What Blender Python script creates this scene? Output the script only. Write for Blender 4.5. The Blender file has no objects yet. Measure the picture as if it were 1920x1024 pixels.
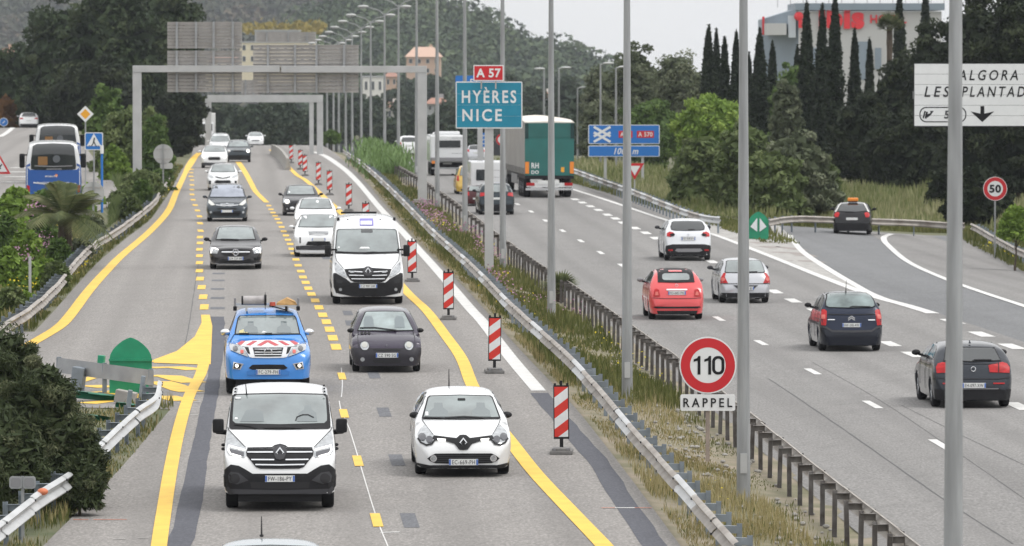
import bpy, bmesh, math, random
import numpy as np
from mathutils import Vector, Matrix
from mathutils.bvhtree import BVHTree
random.seed(7); rng = np.random.default_rng(7)
S = bpy.context.scene
COL = S.collection
PI = math.pi
# ---------------------------------------------------------------- camera, world, sun, exposure
F = 10667.0          # focal length in pixels of the 1920-wide photograph (200 mm)
YH = 100.0           # row of the horizon
CZ = 8.6             # camera height above the near road (it stands on an overpass)
PITCH = math.atan((512 - YH) / F)
cam = bpy.data.objects.new('camera', bpy.data.cameras.new('camera')); COL.objects.link(cam)
cam.location = (0, 0, CZ); cam.rotation_euler = (PI/2 - PITCH, 0, 0)
cam.data.sensor_width = 36; cam.data.lens = 200; cam.data.clip_start = 1; cam.data.clip_end = 12000
cam.data.dof.use_dof = True; cam.data.dof.focus_distance = 112; cam.data.dof.aperture_fstop = 5.0
S.camera = cam
SUN_EL, SUN_AZ = 58, 108
w = bpy.data.worlds.new('World'); S.world = w; w.use_nodes = True
nt = w.node_tree; N = nt.nodes; LK = nt.links
sky = N.new('ShaderNodeTexSky'); sky.sky_type = 'NISHITA'; sky.sun_disc = False
sky.sun_elevation = math.radians(SUN_EL); sky.sun_rotation = math.radians(SUN_AZ)
sky.dust_density = 4; sky.air_density = 1.0
hs = N.new('ShaderNodeHueSaturation'); hs.inputs['Saturation'].default_value = 0.10
LK.new(sky.outputs[0], hs.inputs['Color'])
# overcast: an even pale cloud layer, brighter towards the zenith, mixed over the clear sky
geo = N.new('ShaderNodeNewGeometry'); sep = N.new('ShaderNodeSeparateXYZ')
tcw = N.new('ShaderNodeTexCoord'); LK.new(tcw.outputs['Generated'], sep.inputs[0])
mr = N.new('ShaderNodeMapRange'); LK.new(sep.outputs['Z'], mr.inputs['Value'])
mr.inputs['From Min'].default_value = 0.0; mr.inputs['From Max'].default_value = 1.0
mr.inputs['To Min'].default_value = 8.4; mr.inputs['To Max'].default_value = 15.5
nzw = N.new('ShaderNodeTexNoise'); nzw.inputs['Scale'].default_value = 3.0; nzw.inputs['Detail'].default_value = 6
mpw = N.new('ShaderNodeMapping'); mpw.inputs['Scale'].default_value = (1, 1, 4)
LK.new(tcw.outputs['Generated'], mpw.inputs[0]); LK.new(mpw.outputs[0], nzw.inputs['Vector'])
mrn = N.new('ShaderNodeMapRange'); LK.new(nzw.outputs['Fac'], mrn.inputs['Value'])
mrn.inputs['To Min'].default_value = 0.86; mrn.inputs['To Max'].default_value = 1.14
mul = N.new('ShaderNodeMath'); mul.operation = 'MULTIPLY'
LK.new(mr.outputs[0], mul.inputs[0]); LK.new(mrn.outputs[0], mul.inputs[1])
cc = N.new('ShaderNodeCombineColor')
for i, k in enumerate((0.99, 0.995, 1.0)):
    m_ = N.new('ShaderNodeMath'); m_.operation = 'MULTIPLY'; m_.inputs[1].default_value = k
    LK.new(mul.outputs[0], m_.inputs[0]); LK.new(m_.outputs[0], cc.inputs[i])
mix = N.new('ShaderNodeMix'); mix.data_type = 'RGBA'; mix.inputs[0].default_value = 0.85
LK.new(hs.outputs[0], mix.inputs[6]); LK.new(cc.outputs[0], mix.inputs[7])
bg = N.new('ShaderNodeBackground'); bg.inputs['Strength'].default_value = 0.095
LK.new(mix.outputs[2], bg.inputs['Color'])
out = N.new('ShaderNodeOutputWorld'); LK.new(bg.outputs[0], out.inputs['Surface'])
for n_ in list(N):
    if n_.type in ('BACKGROUND', 'OUTPUT_WORLD') and n_ not in (bg, out): N.remove(n_)
sl = bpy.data.lights.new('sun', 'SUN'); sl.energy = 1.3; sl.angle = math.radians(22); sl.color = (1, .965, .92)
sun = bpy.data.objects.new('sun', sl); COL.objects.link(sun)
_e, _a = math.radians(SUN_EL), math.radians(SUN_AZ)
sdir = Vector((math.sin(_a)*math.cos(_e), math.cos(_a)*math.cos(_e), math.sin(_e)))
sun.rotation_euler = sdir.to_track_quat('Z', 'Y').to_euler(); sun.location = (0, 0, 60)
S.view_settings.view_transform = 'Standard'; S.view_settings.look = 'None'
S.view_settings.exposure = 0.30; S.view_settings.gamma = 1.0; S.view_settings.use_curve_mapping = False
S.render.engine = 'CYCLES'; S.cycles.use_denoising = True; S.cycles.max_bounces = 5
S.cycles.diffuse_bounces = 2; S.cycles.glossy_bounces = 3; S.cycles.transparent_max_bounces = 12; S.cycles.volume_bounces = 0

# ---------------------------------------------------------------- materials
MATS = {}
def mat(name, col, rough=.6, metal=0., noise=0., nscale=3., col2=None, coat=0., spec=.5, emit=0., bump=0., bscale=40., streak=None, ior=None):
    if name in MATS: return MATS[name]
    m = bpy.data.materials.new(name); m.use_nodes = True
    t = m.node_tree; b = t.nodes['Principled BSDF']
    c = tuple(col) + (1,)
    b.inputs['Base Color'].default_value = c; b.inputs['Roughness'].default_value = rough
    b.inputs['Metallic'].default_value = metal; b.inputs['Coat Weight'].default_value = coat
    b.inputs['Coat Roughness'].default_value = .04
    if coat == .75: b.inputs['Coat IOR'].default_value = 1.28
    if max(col) < .06 and spec == .5: spec = .18
    b.inputs['Specular IOR Level'].default_value = spec
    if ior: b.inputs['IOR'].default_value = ior
    if emit:
        b.inputs['Emission Color'].default_value = c; b.inputs['Emission Strength'].default_value = emit
    if noise or bump or col2:
        g = t.nodes.new('ShaderNodeNewGeometry'); vec = g.outputs['Position']
        if streak:
            mp = t.nodes.new('ShaderNodeMapping'); mp.inputs['Scale'].default_value = streak
            t.links.new(vec, mp.inputs[0]); vec = mp.outputs[0]
    if noise or col2:
        n = t.nodes.new('ShaderNodeTexNoise'); n.inputs['Scale'].default_value = nscale; n.inputs['Detail'].default_value = 6
        t.links.new(vec, n.inputs['Vector'])
        r = t.nodes.new('ShaderNodeMapRange'); r.inputs['From Min'].default_value = .32; r.inputs['From Max'].default_value = .68
        t.links.new(n.outputs['Fac'], r.inputs['Value'])
        mx = t.nodes.new('ShaderNodeMix'); mx.data_type = 'RGBA'
        t.links.new(r.outputs[0], mx.inputs[0]); mx.inputs[6].default_value = c
        c2 = tuple(col2) + (1,) if col2 else tuple(x*(1-noise) for x in col) + (1,)
        mx.inputs[7].default_value = c2
        t.links.new(mx.outputs[2], b.inputs['Base Color'])
    if bump:
        n2 = t.nodes.new('ShaderNodeTexNoise'); n2.inputs['Scale'].default_value = bscale; n2.inputs['Detail'].default_value = 3
        t.links.new(g.outputs['Position'], n2.inputs['Vector'])
        bp = t.nodes.new('ShaderNodeBump'); bp.inputs['Strength'].default_value = bump; bp.inputs['Distance'].default_value = .02
        t.links.new(n2.outputs['Fac'], bp.inputs['Height']); t.links.new(bp.outputs[0], b.inputs['Normal'])
    MATS[name] = m; return m
def asphalt(name, base, tint2, spot=.22, worn=0.0):
    """grey worn asphalt: fine aggregate, broad blotches, long wheel-track streaks along the road"""
    m = bpy.data.materials.new(name); m.use_nodes = True; t = m.node_tree; b = t.nodes['Principled BSDF']
    b.inputs['Roughness'].default_value = .85; b.inputs['Specular IOR Level'].default_value = .3
    g = t.nodes.new('ShaderNodeNewGeometry')
    def noise(scale, mapsc=None, rot=0, detail=5, lo=.3, hi=.7):
        v = g.outputs['Position']
        if mapsc:
            mp0 = t.nodes.new('ShaderNodeMapping'); mp0.inputs['Rotation'].default_value = (0, 0, rot); t.links.new(v, mp0.inputs[0])
            mp = t.nodes.new('ShaderNodeMapping'); mp.inputs['Scale'].default_value = mapsc
            t.links.new(mp0.outputs[0], mp.inputs[0]); v = mp.outputs[0]
        n = t.nodes.new('ShaderNodeTexNoise'); n.inputs['Scale'].default_value = scale; n.inputs['Detail'].default_value = detail
        t.links.new(v, n.inputs['Vector'])
        r = t.nodes.new('ShaderNodeMapRange'); r.inputs['From Min'].default_value = lo; r.inputs['From Max'].default_value = hi
        t.links.new(n.outputs['Fac'], r.inputs['Value']); return r.outputs[0]
    def mixc(f, a, bcol, k=1.0, mode='MIX'):
        mx = t.nodes.new('ShaderNodeMix'); mx.data_type = 'RGBA'; mx.blend_type = mode
        mm = t.nodes.new('ShaderNodeMath'); mm.operation = 'MULTIPLY'; mm.inputs[1].default_value = k
        t.links.new(f, mm.inputs[0]); t.links.new(mm.outputs[0], mx.inputs[0])
        if hasattr(a, 'is_linked'): t.links.new(a, mx.inputs[6])
        else: mx.inputs[6].default_value = tuple(a) + (1,)
        mx.inputs[7].default_value = tuple(bcol) + (1,); return mx.outputs[2]
    c = mixc(noise(.35), base, tint2, .9)
    c = mixc(noise(1, (1.1, .022, 1), -.047), c, tuple(x*.62 for x in base), .6)
    c = mixc(noise(1, (.55, .012, 1), -.047, 3), c, tuple(min(1, x*1.2) for x in base), .5)
    c = mixc(noise(1, (17, 4.5, 10), 0, 4, .42, .66), c, tuple(x*.42 for x in base), spot*1.7)
    c = mixc(noise(1, (2.2, .4, 1), .4, 6, .55, .72), c, tuple(x*.68 for x in base), .5)
    c = mixc(noise(1, (23, 6, 12), 0, 3, .45, .72), c, tuple(min(1, x*1.9) for x in base), spot*1.6)
    c = mixc(noise(3.5, (1, .5, 1), .2, 7, .60, .66), c, tuple(x*.75 for x in base), .35)
    # wheel tracks: two faint darker bands per lane, following the road's heading
    if spot > .2:
        vm = t.nodes.new('ShaderNodeVectorMath'); vm.operation = 'DOT_PRODUCT'; vm.inputs[1].default_value = (1, .0475, 0); t.links.new(g.outputs['Position'], vm.inputs[0])
        nn = noise(1, (.25, .02, 1), 0, 3, 0, 1); ad = t.nodes.new('ShaderNodeMath'); ad.operation = 'MULTIPLY_ADD'; ad.inputs[1].default_value = 2.2; t.links.new(nn, ad.inputs[0])
        ml = t.nodes.new('ShaderNodeMath'); ml.operation = 'MULTIPLY'; ml.inputs[1].default_value = 2*math.pi/1.78; t.links.new(vm.outputs['Value'], ml.inputs[0]); t.links.new(ml.outputs[0], ad.inputs[2])
        si = t.nodes.new('ShaderNodeMath'); si.operation = 'SINE'; t.links.new(ad.outputs[0], si.inputs[0])
        r2 = t.nodes.new('ShaderNodeMapRange'); r2.inputs['From Min'].default_value = -.1; r2.inputs['From Max'].default_value = 1; t.links.new(si.outputs[0], r2.inputs['Value'])
        c = mixc(r2.outputs[0], c, tuple(x*.62 for x in base), .34)
    t.links.new(c, b.inputs['Base Color'])
    n2 = t.nodes.new('ShaderNodeTexNoise'); n2.inputs['Scale'].default_value = 60
    t.links.new(g.outputs['Position'], n2.inputs['Vector'])
    bp = t.nodes.new('ShaderNodeBump'); bp.inputs['Strength'].default_value = .35; bp.inputs['Distance'].default_value = .01
    t.links.new(n2.outputs['Fac'], bp.inputs['Height']); t.links.new(bp.outputs[0], b.inputs['Normal'])
    MATS[name] = m; return m
def leafmat(name, c1, c2, c3, trans=.25):
    """leaf colour picked per leaf from three real foliage colours, plus broad patches and painted inner shade"""
    m = bpy.data.materials.new(name); m.use_nodes = True; t = m.node_tree; b = t.nodes['Principled BSDF']
    a = t.nodes.new('ShaderNodeAttribute'); a.attribute_name = 'tone'
    r = t.nodes.new('ShaderNodeValToRGB'); e = r.color_ramp.elements
    e[0].color = tuple(c1) + (1,); e[1].color = tuple(c3) + (1,); k = e.new(.5); k.color = tuple(c2) + (1,)
    t.links.new(a.outputs['Fac'], r.inputs[0]); t.links.new(r.outputs[0], b.inputs['Base Color'])
    b.inputs['Roughness'].default_value = .6; b.inputs['Specular IOR Level'].default_value = .12
    tr = t.nodes.new('ShaderNodeBsdfTranslucent'); t.links.new(r.outputs[0], tr.inputs['Color'])
    ms = t.nodes.new('ShaderNodeMixShader'); ms.inputs[0].default_value = trans
    t.links.new(b.outputs[0], ms.inputs[1]); t.links.new(tr.outputs[0], ms.inputs[2])
    t.links.new(ms.outputs[0], t.nodes['Material Output'].inputs['Surface'])
    MATS[name] = m; return m
def paint(name, col, metal=0., rough=.32):
    dk = max(col) < .2
    return mat('paint_' + name, tuple(c*(.5 if dk else 1) for c in col), rough*.7, metal*.5, coat=.75 if dk else .6, spec=.22 if dk else .5, noise=.06, nscale=1.2)

M_WHITE = paint('white', (.74, .75, .76))
M_GLASS = mat('windscreen_glass', (.20, .24, .24), .07, 0, spec=1.0, ior=1.8, noise=.6, nscale=1.3)
M_GLASSD = mat('dark_window_glass', (.02, .024, .026), .06, 0, spec=.8, ior=1.6)
M_BLK = mat('black_plastic', (.018, .018, .02), .55, noise=.3, nscale=8)
M_DARKG = mat('dark_grey_plastic', (.05, .05, .055), .6)
M_GREYP = mat('grey_plastic', (.22, .22, .23), .5)
M_GAP = mat('panel_gap', (.03, .03, .032), .8)
M_CHROME = mat('chrome', (.72, .73, .75), .18, 1.)
M_LENS = mat('headlamp_lens', (.45, .47, .49), .12, .3, noise=.45, nscale=14, coat=1)
M_LAMPIN = mat('headlamp_inner', (.12, .12, .13), .2, .6)
M_RED = mat('tail_lamp', (.48, .014, .018), .4, spec=.3, noise=.35, nscale=12)
M_REDL = mat('tail_lamp_light', (.55, .13, .11), .45, spec=.3)
M_DRL = mat('daytime_lamp', (1, .98, .93), .3, emit=1.1)
M_LAMPW = mat('lit_headlamp', (1, .95, .82), .3, emit=1.6)
M_ORANGE = mat('amber_plastic', (.8, .25, .03), .35)
M_TYRE = mat('tyre_rubber', (.016, .016, .017), .85)
M_RIM = mat('wheel_rim', (.32, .33, .35), .35, .8)
M_PLATE = mat('plate_white', (.72, .73, .72), .5)
M_PBLUE = mat('plate_blue', (.06, .15, .48), .5)
M_PTXT = mat('plate_text', (.02, .02, .025), .6)
M_ROAD = asphalt('asphalt_pale', (.252, .238, .226), (.208, .199, .192))
M_ROADR = asphalt('asphalt_right', (.220, .213, .207), (.182, .178, .175))
M_RAMP = asphalt('asphalt_dark', (.172, .175, .180), (.146, .149, .154), .16)
M_TAR = asphalt('tar_patch', (.095, .098, .115), (.07, .072, .086), .15)
M_ERASE = asphalt('erased_marking', (.13, .135, .15), (.15, .152, .16), .2)
M_YEL = mat('yellow_marking', (.80, .50, .055), .6, noise=.17, nscale=2.0, bump=.1)
M_WHT = mat('white_marking', (.64, .635, .62), .7, noise=.16, nscale=3)
M_WHT2 = mat('white_marking_worn', (.42, .405, .385), .75, noise=.42, nscale=3.5)
M_OPAINT = mat('orange_spray_paint', (.65, .22, .13), .8, noise=.4, nscale=9)
M_STEEL = mat('galvanised_steel', (.36, .37, .38), .5, .35, noise=.25, nscale=2.5)
M_RAIL = mat('weathered_rail', (.40, .375, .345), .6, .2, col2=(.24, .21, .185), nscale=1.7, noise=.3)
M_RAILN = mat('clean_rail', (.56, .57, .575), .45, .3, noise=.2, nscale=1.5)
M_RAILP = mat('rail_post', (.27, .31, .35), .5, .4, noise=.35, nscale=3)
M_RAILB = mat('rail_post_brown', (.24, .23, .225), .7, .3, col2=(.11, .095, .085), nscale=5, noise=.2)
M_GALV = mat('pale_galvanised', (.48, .485, .485), .5, .2, noise=.15, nscale=1.2)
M_LAMPP = mat('lamp_post_steel', (.345, .355, .36), .5, .2, noise=.32, nscale=1.0, streak=(9, 9, .8))
M_BACK = mat('sign_back', (.42, .40, .385), .65, .0, noise=.15, nscale=2)
M_SBLUE = mat('sign_blue', (.012, .16, .52), .45, noise=.06, nscale=3)
M_STEAL = mat('sign_teal', (.006, .235, .36), .45, noise=.14, nscale=1.2)
M_SRED = mat('sign_red', (.55, .012, .02), .45, noise=.06, nscale=5)
M_SWHT = mat('sign_white', (.74, .75, .755), .5, noise=.07, nscale=3)
M_SBLK = mat('sign_black', (.012, .012, .014), .5)
M_SYEL = mat('sign_yellow', (.78, .36, .02), .5)
M_GREEN = mat('bollard_green', (.01, .27, .14), .45, noise=.2, nscale=4)
M_CONC = mat('concrete', (.36, .345, .32), .85, noise=.3, nscale=3)
M_SOIL = mat('dry_soil', (.27, .225, .17), .95, col2=(.14, .135, .075), nscale=.9, noise=.3, bump=.8, bscale=9)
M_SOILG = mat('verge_soil', (.15, .14, .085), .95, col2=(.07, .085, .035), nscale=.7, noise=.3, bump=.9, bscale=7)
M_TERR = mat('scrub_ground', (.09, .095, .045), .95, col2=(.15, .14, .08), nscale=.05, noise=.3)
M_BARK = mat('bark', (.10, .075, .055), .9, noise=.4, nscale=6, bump=.6, bscale=14)

# ---------------------------------------------------------------- naming and linking
def prop(o, label=None, cat=None, group=None, kind=None):
    if label: o['label'] = label
    if cat: o['category'] = cat
    if group: o['group'] = group
    if kind: o['kind'] = kind
    return o
def empty(name, loc, rz=0, rx=0, label=None, cat=None, group=None):
    o = bpy.data.objects.new(name, None); COL.objects.link(o); o.location = loc
    o.rotation_mode = 'ZXY' if False else 'XYZ'; o.rotation_euler = (rx, 0, rz)
    o.empty_display_size = .3
    return prop(o, label, cat, group)
def link(name, me, parent=None, m=None):
    o = bpy.data.objects.new(name, me); COL.objects.link(o)
    if parent is not None: o.parent = parent
    if m is not None and len(me.materials) == 0: me.materials.append(m)
    return o
def mesh(name, v, f, m=None, smooth=False, ang=None):
    me = bpy.data.meshes.new(name); me.from_pydata([tuple(map(float, p)) for p in v], [], f); me.update()
    if m is not None: me.materials.append(m)
    if smooth:
        me.polygons.foreach_set('use_smooth', [True]*len(me.polygons))
        if ang: me.set_sharp_from_angle(angle=math.radians(ang))
    return me
class MB:
    """collects boxes, tubes, lathes and prisms, then links them as one mesh object"""
    def __init__(s): s.v = []; s.f = []; s.mi = []; s.mats = []; s.cur = 0; s.rng = []
    def use(s, m):
        if m not in s.mats: s.mats.append(m)
        s.cur = s.mats.index(m); return s
    def add(s, v, f):
        k = len(s.v); s.rng.append((k, k+len(v))); s.v += [tuple(p) for p in v]; s.f += [tuple(i + k for i in q) for q in f]; s.mi += [s.cur]*len(f); return s
    def box(s, c, d, rz=0, bev=0, ry=0, rx=0):
        x, y, z = (q/2 for q in d)
        if bev:
            bm = bmesh.new(); bmesh.ops.create_cube(bm, size=1)
            bmesh.ops.scale(bm, vec=d, verts=bm.verts)
            bmesh.ops.bevel(bm, geom=bm.edges[:], offset=bev, segments=2, affect='EDGES', profile=.6)
            bm.verts.ensure_lookup_table(); bm.verts.index_update()
            vs = [v.co.copy() for v in bm.verts]; fs = [tuple(v.index for v in f.verts) for f in bm.faces]; bm.free()
        else:
            vs = [Vector((a, b, e)) for a in (-x, x) for b in (-y, y) for e in (-z, z)]
            fs = [(0,1,3,2),(4,6,7,5),(0,4,5,1),(2,3,7,6),(0,2,6,4),(1,5,7,3)]
        R = Matrix.Rotation(rz, 3, 'Z') @ Matrix.Rotation(ry, 3, 'Y') @ Matrix.Rotation(rx, 3, 'X')
        return s.add([R @ p + Vector(c) for p in vs], fs)
    def tube(s, a, b, r0, r1=None, n=10, cap=True):
        a = Vector(a); b = Vector(b); r1 = r0 if r1 is None else r1
        d = (b - a).normalized(); u = d.orthogonal().normalized(); w_ = d.cross(u)
        vs = []
        for p, r in ((a, r0), (b, r1)):
            for i in range(n):
                t = 2*PI*i/n; vs.append(p + (u*math.cos(t) + w_*math.sin(t))*r)
        fs = [(i, (i+1) % n, n+(i+1) % n, n+i) for i in range(n)]
        if cap: fs += [tuple(range(n))[::-1], tuple(range(n, 2*n))]
        return s.add(vs, fs)
    def prism(s, pts, y0, y1):
        """outline in x,z extruded from y0 (front) to y1"""
        n = len(pts); vs = [(x, y0, z) for x, z in pts] + [(x, y1, z) for x, z in pts]
        fs = [tuple(range(n)), tuple(range(n, 2*n))[::-1]] + [(i, n+i, n+(i+1) % n, (i+1) % n) for i in range(n)]
        return s.add(vs, fs)
    def ball(s, c, r, n=12, k=8):
        vs = []; fs = []
        for j in range(k+1):
            t = PI*j/k
            for i in range(n):
                a = 2*PI*i/n; vs.append((c[0]+r[0]*math.sin(t)*math.cos(a), c[1]+r[1]*math.sin(t)*math.sin(a), c[2]+r[2]*math.cos(t)))
        for j in range(k):
            for i in range(n): fs.append((j*n+i, (j+1)*n+i, (j+1)*n+(i+1) % n, j*n+(i+1) % n))
        return s.add(vs, fs)
    def split(s, name, parent=None, smooth=False):
        """every shape added becomes an object of its own"""
        k = 0; outp = []
        for a, b in s.rng:
            fs = [(f, m) for f, m in zip(s.f, s.mi) if a <= f[0] < b]
            me = mesh(name, s.v[a:b], [tuple(i-a for i in f) for f, m in fs], s.mats[fs[0][1]], smooth, 35); outp.append(link(name, me, parent))
        return outp
    def me(s, name, smooth=False, ang=35):
        me = mesh(name, s.v, s.f, None, smooth, ang)
        for m in s.mats: me.materials.append(m)
        if len(s.mats) > 1: me.polygons.foreach_set('material_index', s.mi)
        return me
    def build(s, name, parent=None, smooth=False, ang=35):
        return link(name, s.me(name, smooth, ang), parent)
def circ(r, n=32, cx=0, cz=0): return [(cx + r*math.cos(2*PI*i/n), cz + r*math.sin(2*PI*i/n)) for i in range(n)]
def rrect(w_, h, r, n=5, cx=0, cz=0):
    p = []
    for (sx, sz, a0) in ((1, 1, 0), (-1, 1, 90), (-1, -1, 180), (1, -1, 270)):
        for i in range(n+1):
            a = math.radians(a0 + 90*i/n); p.append((cx + sx*(w_/2-r) + r*math.cos(a), cz + sz*(h/2-r) + r*math.sin(a)))
    return p
_txt = {}
def text_data(s, bold=.02, shear=0., space=1.08):
    key = (s, bold, shear, space)
    if key not in _txt:
        cu = bpy.data.curves.new('txt', 'FONT'); cu.body = s; cu.size = 1; cu.offset = bold; cu.shear = shear
        cu.extrude = .004; cu.resolution_u = 3; cu.align_x = 'CENTER'; cu.space_character = space
        o = bpy.data.objects.new('txt', cu); COL.objects.link(o)
        dg = bpy.context.evaluated_depsgraph_get()
        me = bpy.data.meshes.new_from_object(o.evaluated_get(dg))
        vs = np.array([v.co[:] for v in me.vertices]); fs = [tuple(p.vertices) for p in me.polygons]
        bpy.data.objects.remove(o); bpy.data.curves.remove(cu); bpy.data.meshes.remove(me)
        _txt[key] = (vs, fs)
    return _txt[key]
def text(s, name, cx, cz, y, h, m, parent, width=None, bold=.02, shear=0., dep=.006, space=1.08):
    """lettering h metres tall, standing in the x,z plane and facing -y"""
    vs, fs = text_data(s, bold, shear, space)
    lo = vs.min(0); hi = vs.max(0); k = h/(hi[1]-lo[1]); kx = k if width is None else width/(hi[0]-lo[0])
    X = (vs[:, 0]-(lo[0]+hi[0])/2)*kx + cx; Z = (vs[:, 1]-(lo[1]+hi[1])/2)*k + cz
    Yv = np.where(vs[:, 2] > 0, y-dep, y)
    me = mesh(name, np.stack([X, Yv, Z], 1), fs, m)
    return link(name, me, parent)

# ---------------------------------------------------------------- lie of the land
def smooth_tab(pts, sig=12):
    ys = np.arange(0, 3001, 1.0); a = np.array(pts, float)
    z = np.interp(ys, a[:, 0], a[:, 1]); k = np.arange(-3*sig, 3*sig+1); g = np.exp(-k**2/(2*sig*sig)); g /= g.sum()
    zp = np.concatenate([np.full(3*sig, z[0]), z, np.full(3*sig, z[-1])]); z = np.convolve(zp, g, 'valid')
    return ys, z
SH = (YH - 13)/F
def shear(p): return [(y, z + CZ + SH*y) for y, z in p]
_yl, _zl = smooth_tab(shear([(0,-8.5),(60,-8.6),(100,-8.65),(135,-8.62),(166,-8.72),(194,-9.02),(220,-9.38),(257,-9.75),(323,-10.4),(381,-11.0),(428,-11.65),(500,-12.55),(550,-13.35),(600,-14.6),(700,-18.0),(900,-25),(1200,-34),(3000,-90)]))
_yr, _zr = smooth_tab(shear([(0,-8.6),(60,-8.8),(110,-8.9),(127,-9.0),(160,-9.45),(190,-9.7),(220,-9.85),(265,-9.95),(290,-10.0),(344,-10.4),(400,-11.3),(480,-12.8),(550,-14.3),(650,-17.2),(800,-21.5),(1200,-34),(3000,-90)]))
def zL(Y): return np.interp(Y, _yl, _zl)
def zR(Y): return np.interp(Y, _yr, _zr)
def ray(px, py):
    dx, du = (px-960)/F, (512-py)/F
    dy = math.cos(PITCH) + du*math.sin(PITCH); dz = -math.sin(PITCH) + du*math.cos(PITCH)
    return dx/dy, dz/dy
def P(px, py, D):
    a, b = ray(px, py); return Vector((a*D, D, CZ + b*D))
_Y = np.arange(45, 720, .25)
def hit(px, py, zf, h=0.):
    a, b = ray(px, py); zz = CZ + b*_Y - (zf(a*_Y, _Y) + h)
    k = np.where(zz <= 0)[0]
    if len(k) == 0 or k[0] == 0:
        j = int(np.argmin(np.abs(zz))); Y = _Y[j]
    else:
        i = k[0]; Y = _Y[i-1] + .25*zz[i-1]/(zz[i-1]-zz[i])
    return Vector((a*Y, Y, CZ + b*Y))
def GL(px, py, h=0.): return hit(px, py, lambda x, y: zL(y), h)
def zRr(x, y): return zR(y)
def GR(px, py, h=0.): return hit(px, py, zRr, h)
def curve(pts, g, h=0.):
    a = np.array([(g(x, y, h).y, g(x, y, h).x) for x, y in pts]); a = a[np.argsort(a[:, 0])]
    return a
def cfun(a, ext0=None, ext1=None):
    """piecewise curve X(Y), smoothed, extended straight at both ends"""
    ys = np.arange(0, 1500, 1.0)
    y0, x0 = a[0]; y1, x1 = a[-1]
    if ext0 is None: ext0 = (a[min(3, len(a)-1)][1]-x0)/(a[min(3, len(a)-1)][0]-y0)
    if ext1 is None: ext1 = (x1-a[max(0, len(a)-3)][1])/(y1-a[max(0, len(a)-3)][0])
    x = np.interp(ys, a[:, 0], a[:, 1])
    x = np.where(ys < y0, x0 + (ys-y0)*ext0, x); x = np.where(ys > y1, x1 + (ys-y1)*ext1, x)
    sig = 5; k = np.arange(-15, 16); g = np.exp(-k**2/(2*sig*sig)); g /= g.sum()
    xp = np.concatenate([x[0]-(ys[1:16]-ys[0])[::-1]*ext0, x, x[-1]+np.arange(1, 16)*ext1]); xs = np.convolve(xp, g, 'valid')
    return lambda Y: np.interp(Y, ys, xs)
EDGE_LR = [(1272,1019),(1215,939),(1161,868),(1078,761),(1017,700),(960,640),(858,526),(779,451),(692,347),(655,309),(632,290),(610,276)]
RAIL_L = [(1387,1016),(1313,932),(1252,868),(1175,784),(1083,672),(960,566),(878,483),(812,426),(760,376),(719,338),(675,300),(646,281),(620,268),(596,266)]
RAIL_R = [(1719,1023),(1641,965),(1574,912),(1490,845),(1440,806),(1272,675),(1166,600),(1083,542),(1020,503),(928,436),(854,378),(829,361),(804,343)]
xA = cfun(curve(EDGE_LR, GL)); xRL = cfun(curve(RAIL_L, GL, .74)); xRR = cfun(curve(RAIL_R, GR, .74))
def xB(Y): return xRR(Y) + .25
xE = cfun(curve([(1749,588),(1639,556),(1540,519),(1440,479),(1338,440),(1255,415),(1169,386),(1073,355)], GR), ext0=-.055)
def sstep(a, b, x): t = np.clip((x-a)/(b-a), 0, 1); return t*t*(3-2*t)
LEFTRAIL = [(7,606),(60,572),(110,526),(133,496),(173,456),(219,428),(285,378),(299,357),(312,340),(322,322)]
xLR = cfun(curve(LEFTRAIL, GL, .74), ext1=-.055)
def zg(X, Y):
    X = np.asarray(X, float); Y = np.asarray(Y, float)
    a, b = xA(Y), xB(Y); t = np.clip((X-a)/(b-a), 0, 1)
    z = zL(Y)*(1-t) + zR(Y)*t
    z = z + .65*np.clip((xLR(Y)-.6-X)/3, 0, 1)*sstep(165, 235, Y)
    z = z - .06*np.clip(X-xE(Y)-.5, 0, 12)*sstep(180, 235, Y)*(1-sstep(300, 380, Y))
    return z
def G(px, py, h=0.): return hit(px, py, zg, h)
def slope_y(X, Y): return float((zg(X, Y+3)-zg(X, Y-3))/6)
def strip(name, fa, fb, y0, y1, m, dz=0., step=2.5, nx=8, rough=0., kind='structure', zf=zg):
    ys = np.concatenate([np.arange(y0, y1, step), [y1]]); v = []; f = []
    for y in ys:
        a, b = float(fa(y)), float(fb(y))
        for i in range(nx+1):
            x = a + (b-a)*i/nx; v.append((x, y, float(zf(x, y)) + dz + (random.uniform(-rough, rough) if 0 < i < nx else 0)))
    for j in range(len(ys)-1):
        for i in range(nx):
            k = j*(nx+1)+i; f.append((k, k+1, k+nx+2, k+nx+1))
    o = link(name, mesh(name, v, f, m, True)); prop(o, kind=kind); return o

# ground strips
far = 640
strip('terrain', lambda y: -60-.45*y, lambda y: 60+.45*y, 30, 2600, M_TERR, -.35, 12, 60)
xLa = cfun(curve([(81,1023),(144,959),(202,908),(255,845),(289,804),(322,764)], GL), ext1=0)
xLb = cfun(curve([(66,619),(100,586),(149,529),(186,489),(232,450),(282,413),(319,360),(340,320),(360,290)], GL), ext1=-.055)
def xLeft(Y): return np.where(Y < 126, xLa(Y), xLb(Y))
strip('median_ground', lambda y: xA(y)-.4, lambda y: xB(y)+.4, 40, far, M_SOIL, -.012, 2.0, 8, .02)
o = strip('left_carriageway', lambda y: xLa(y) if y < 124 else (xLb(y) if y > 150 else xLb(150)-2), lambda y: xA(y), 40, 124, M_ROAD, .0, 2.0, 10)
strip('left_carriageway', lambda y: -26.0, lambda y: xA(y), 124, 152, M_ROAD, .0, 2.0, 10)
strip('left_carriageway', lambda y: xLb(y), lambda y: xA(y), 152, far, M_ROAD, .0, 2.0, 10)
strip('left_verge', lambda y: xLa(y)-9, lambda y: xLa(y)+.3, 40, 124, M_SOILG, -.014, 2.0, 10, .03)
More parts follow.
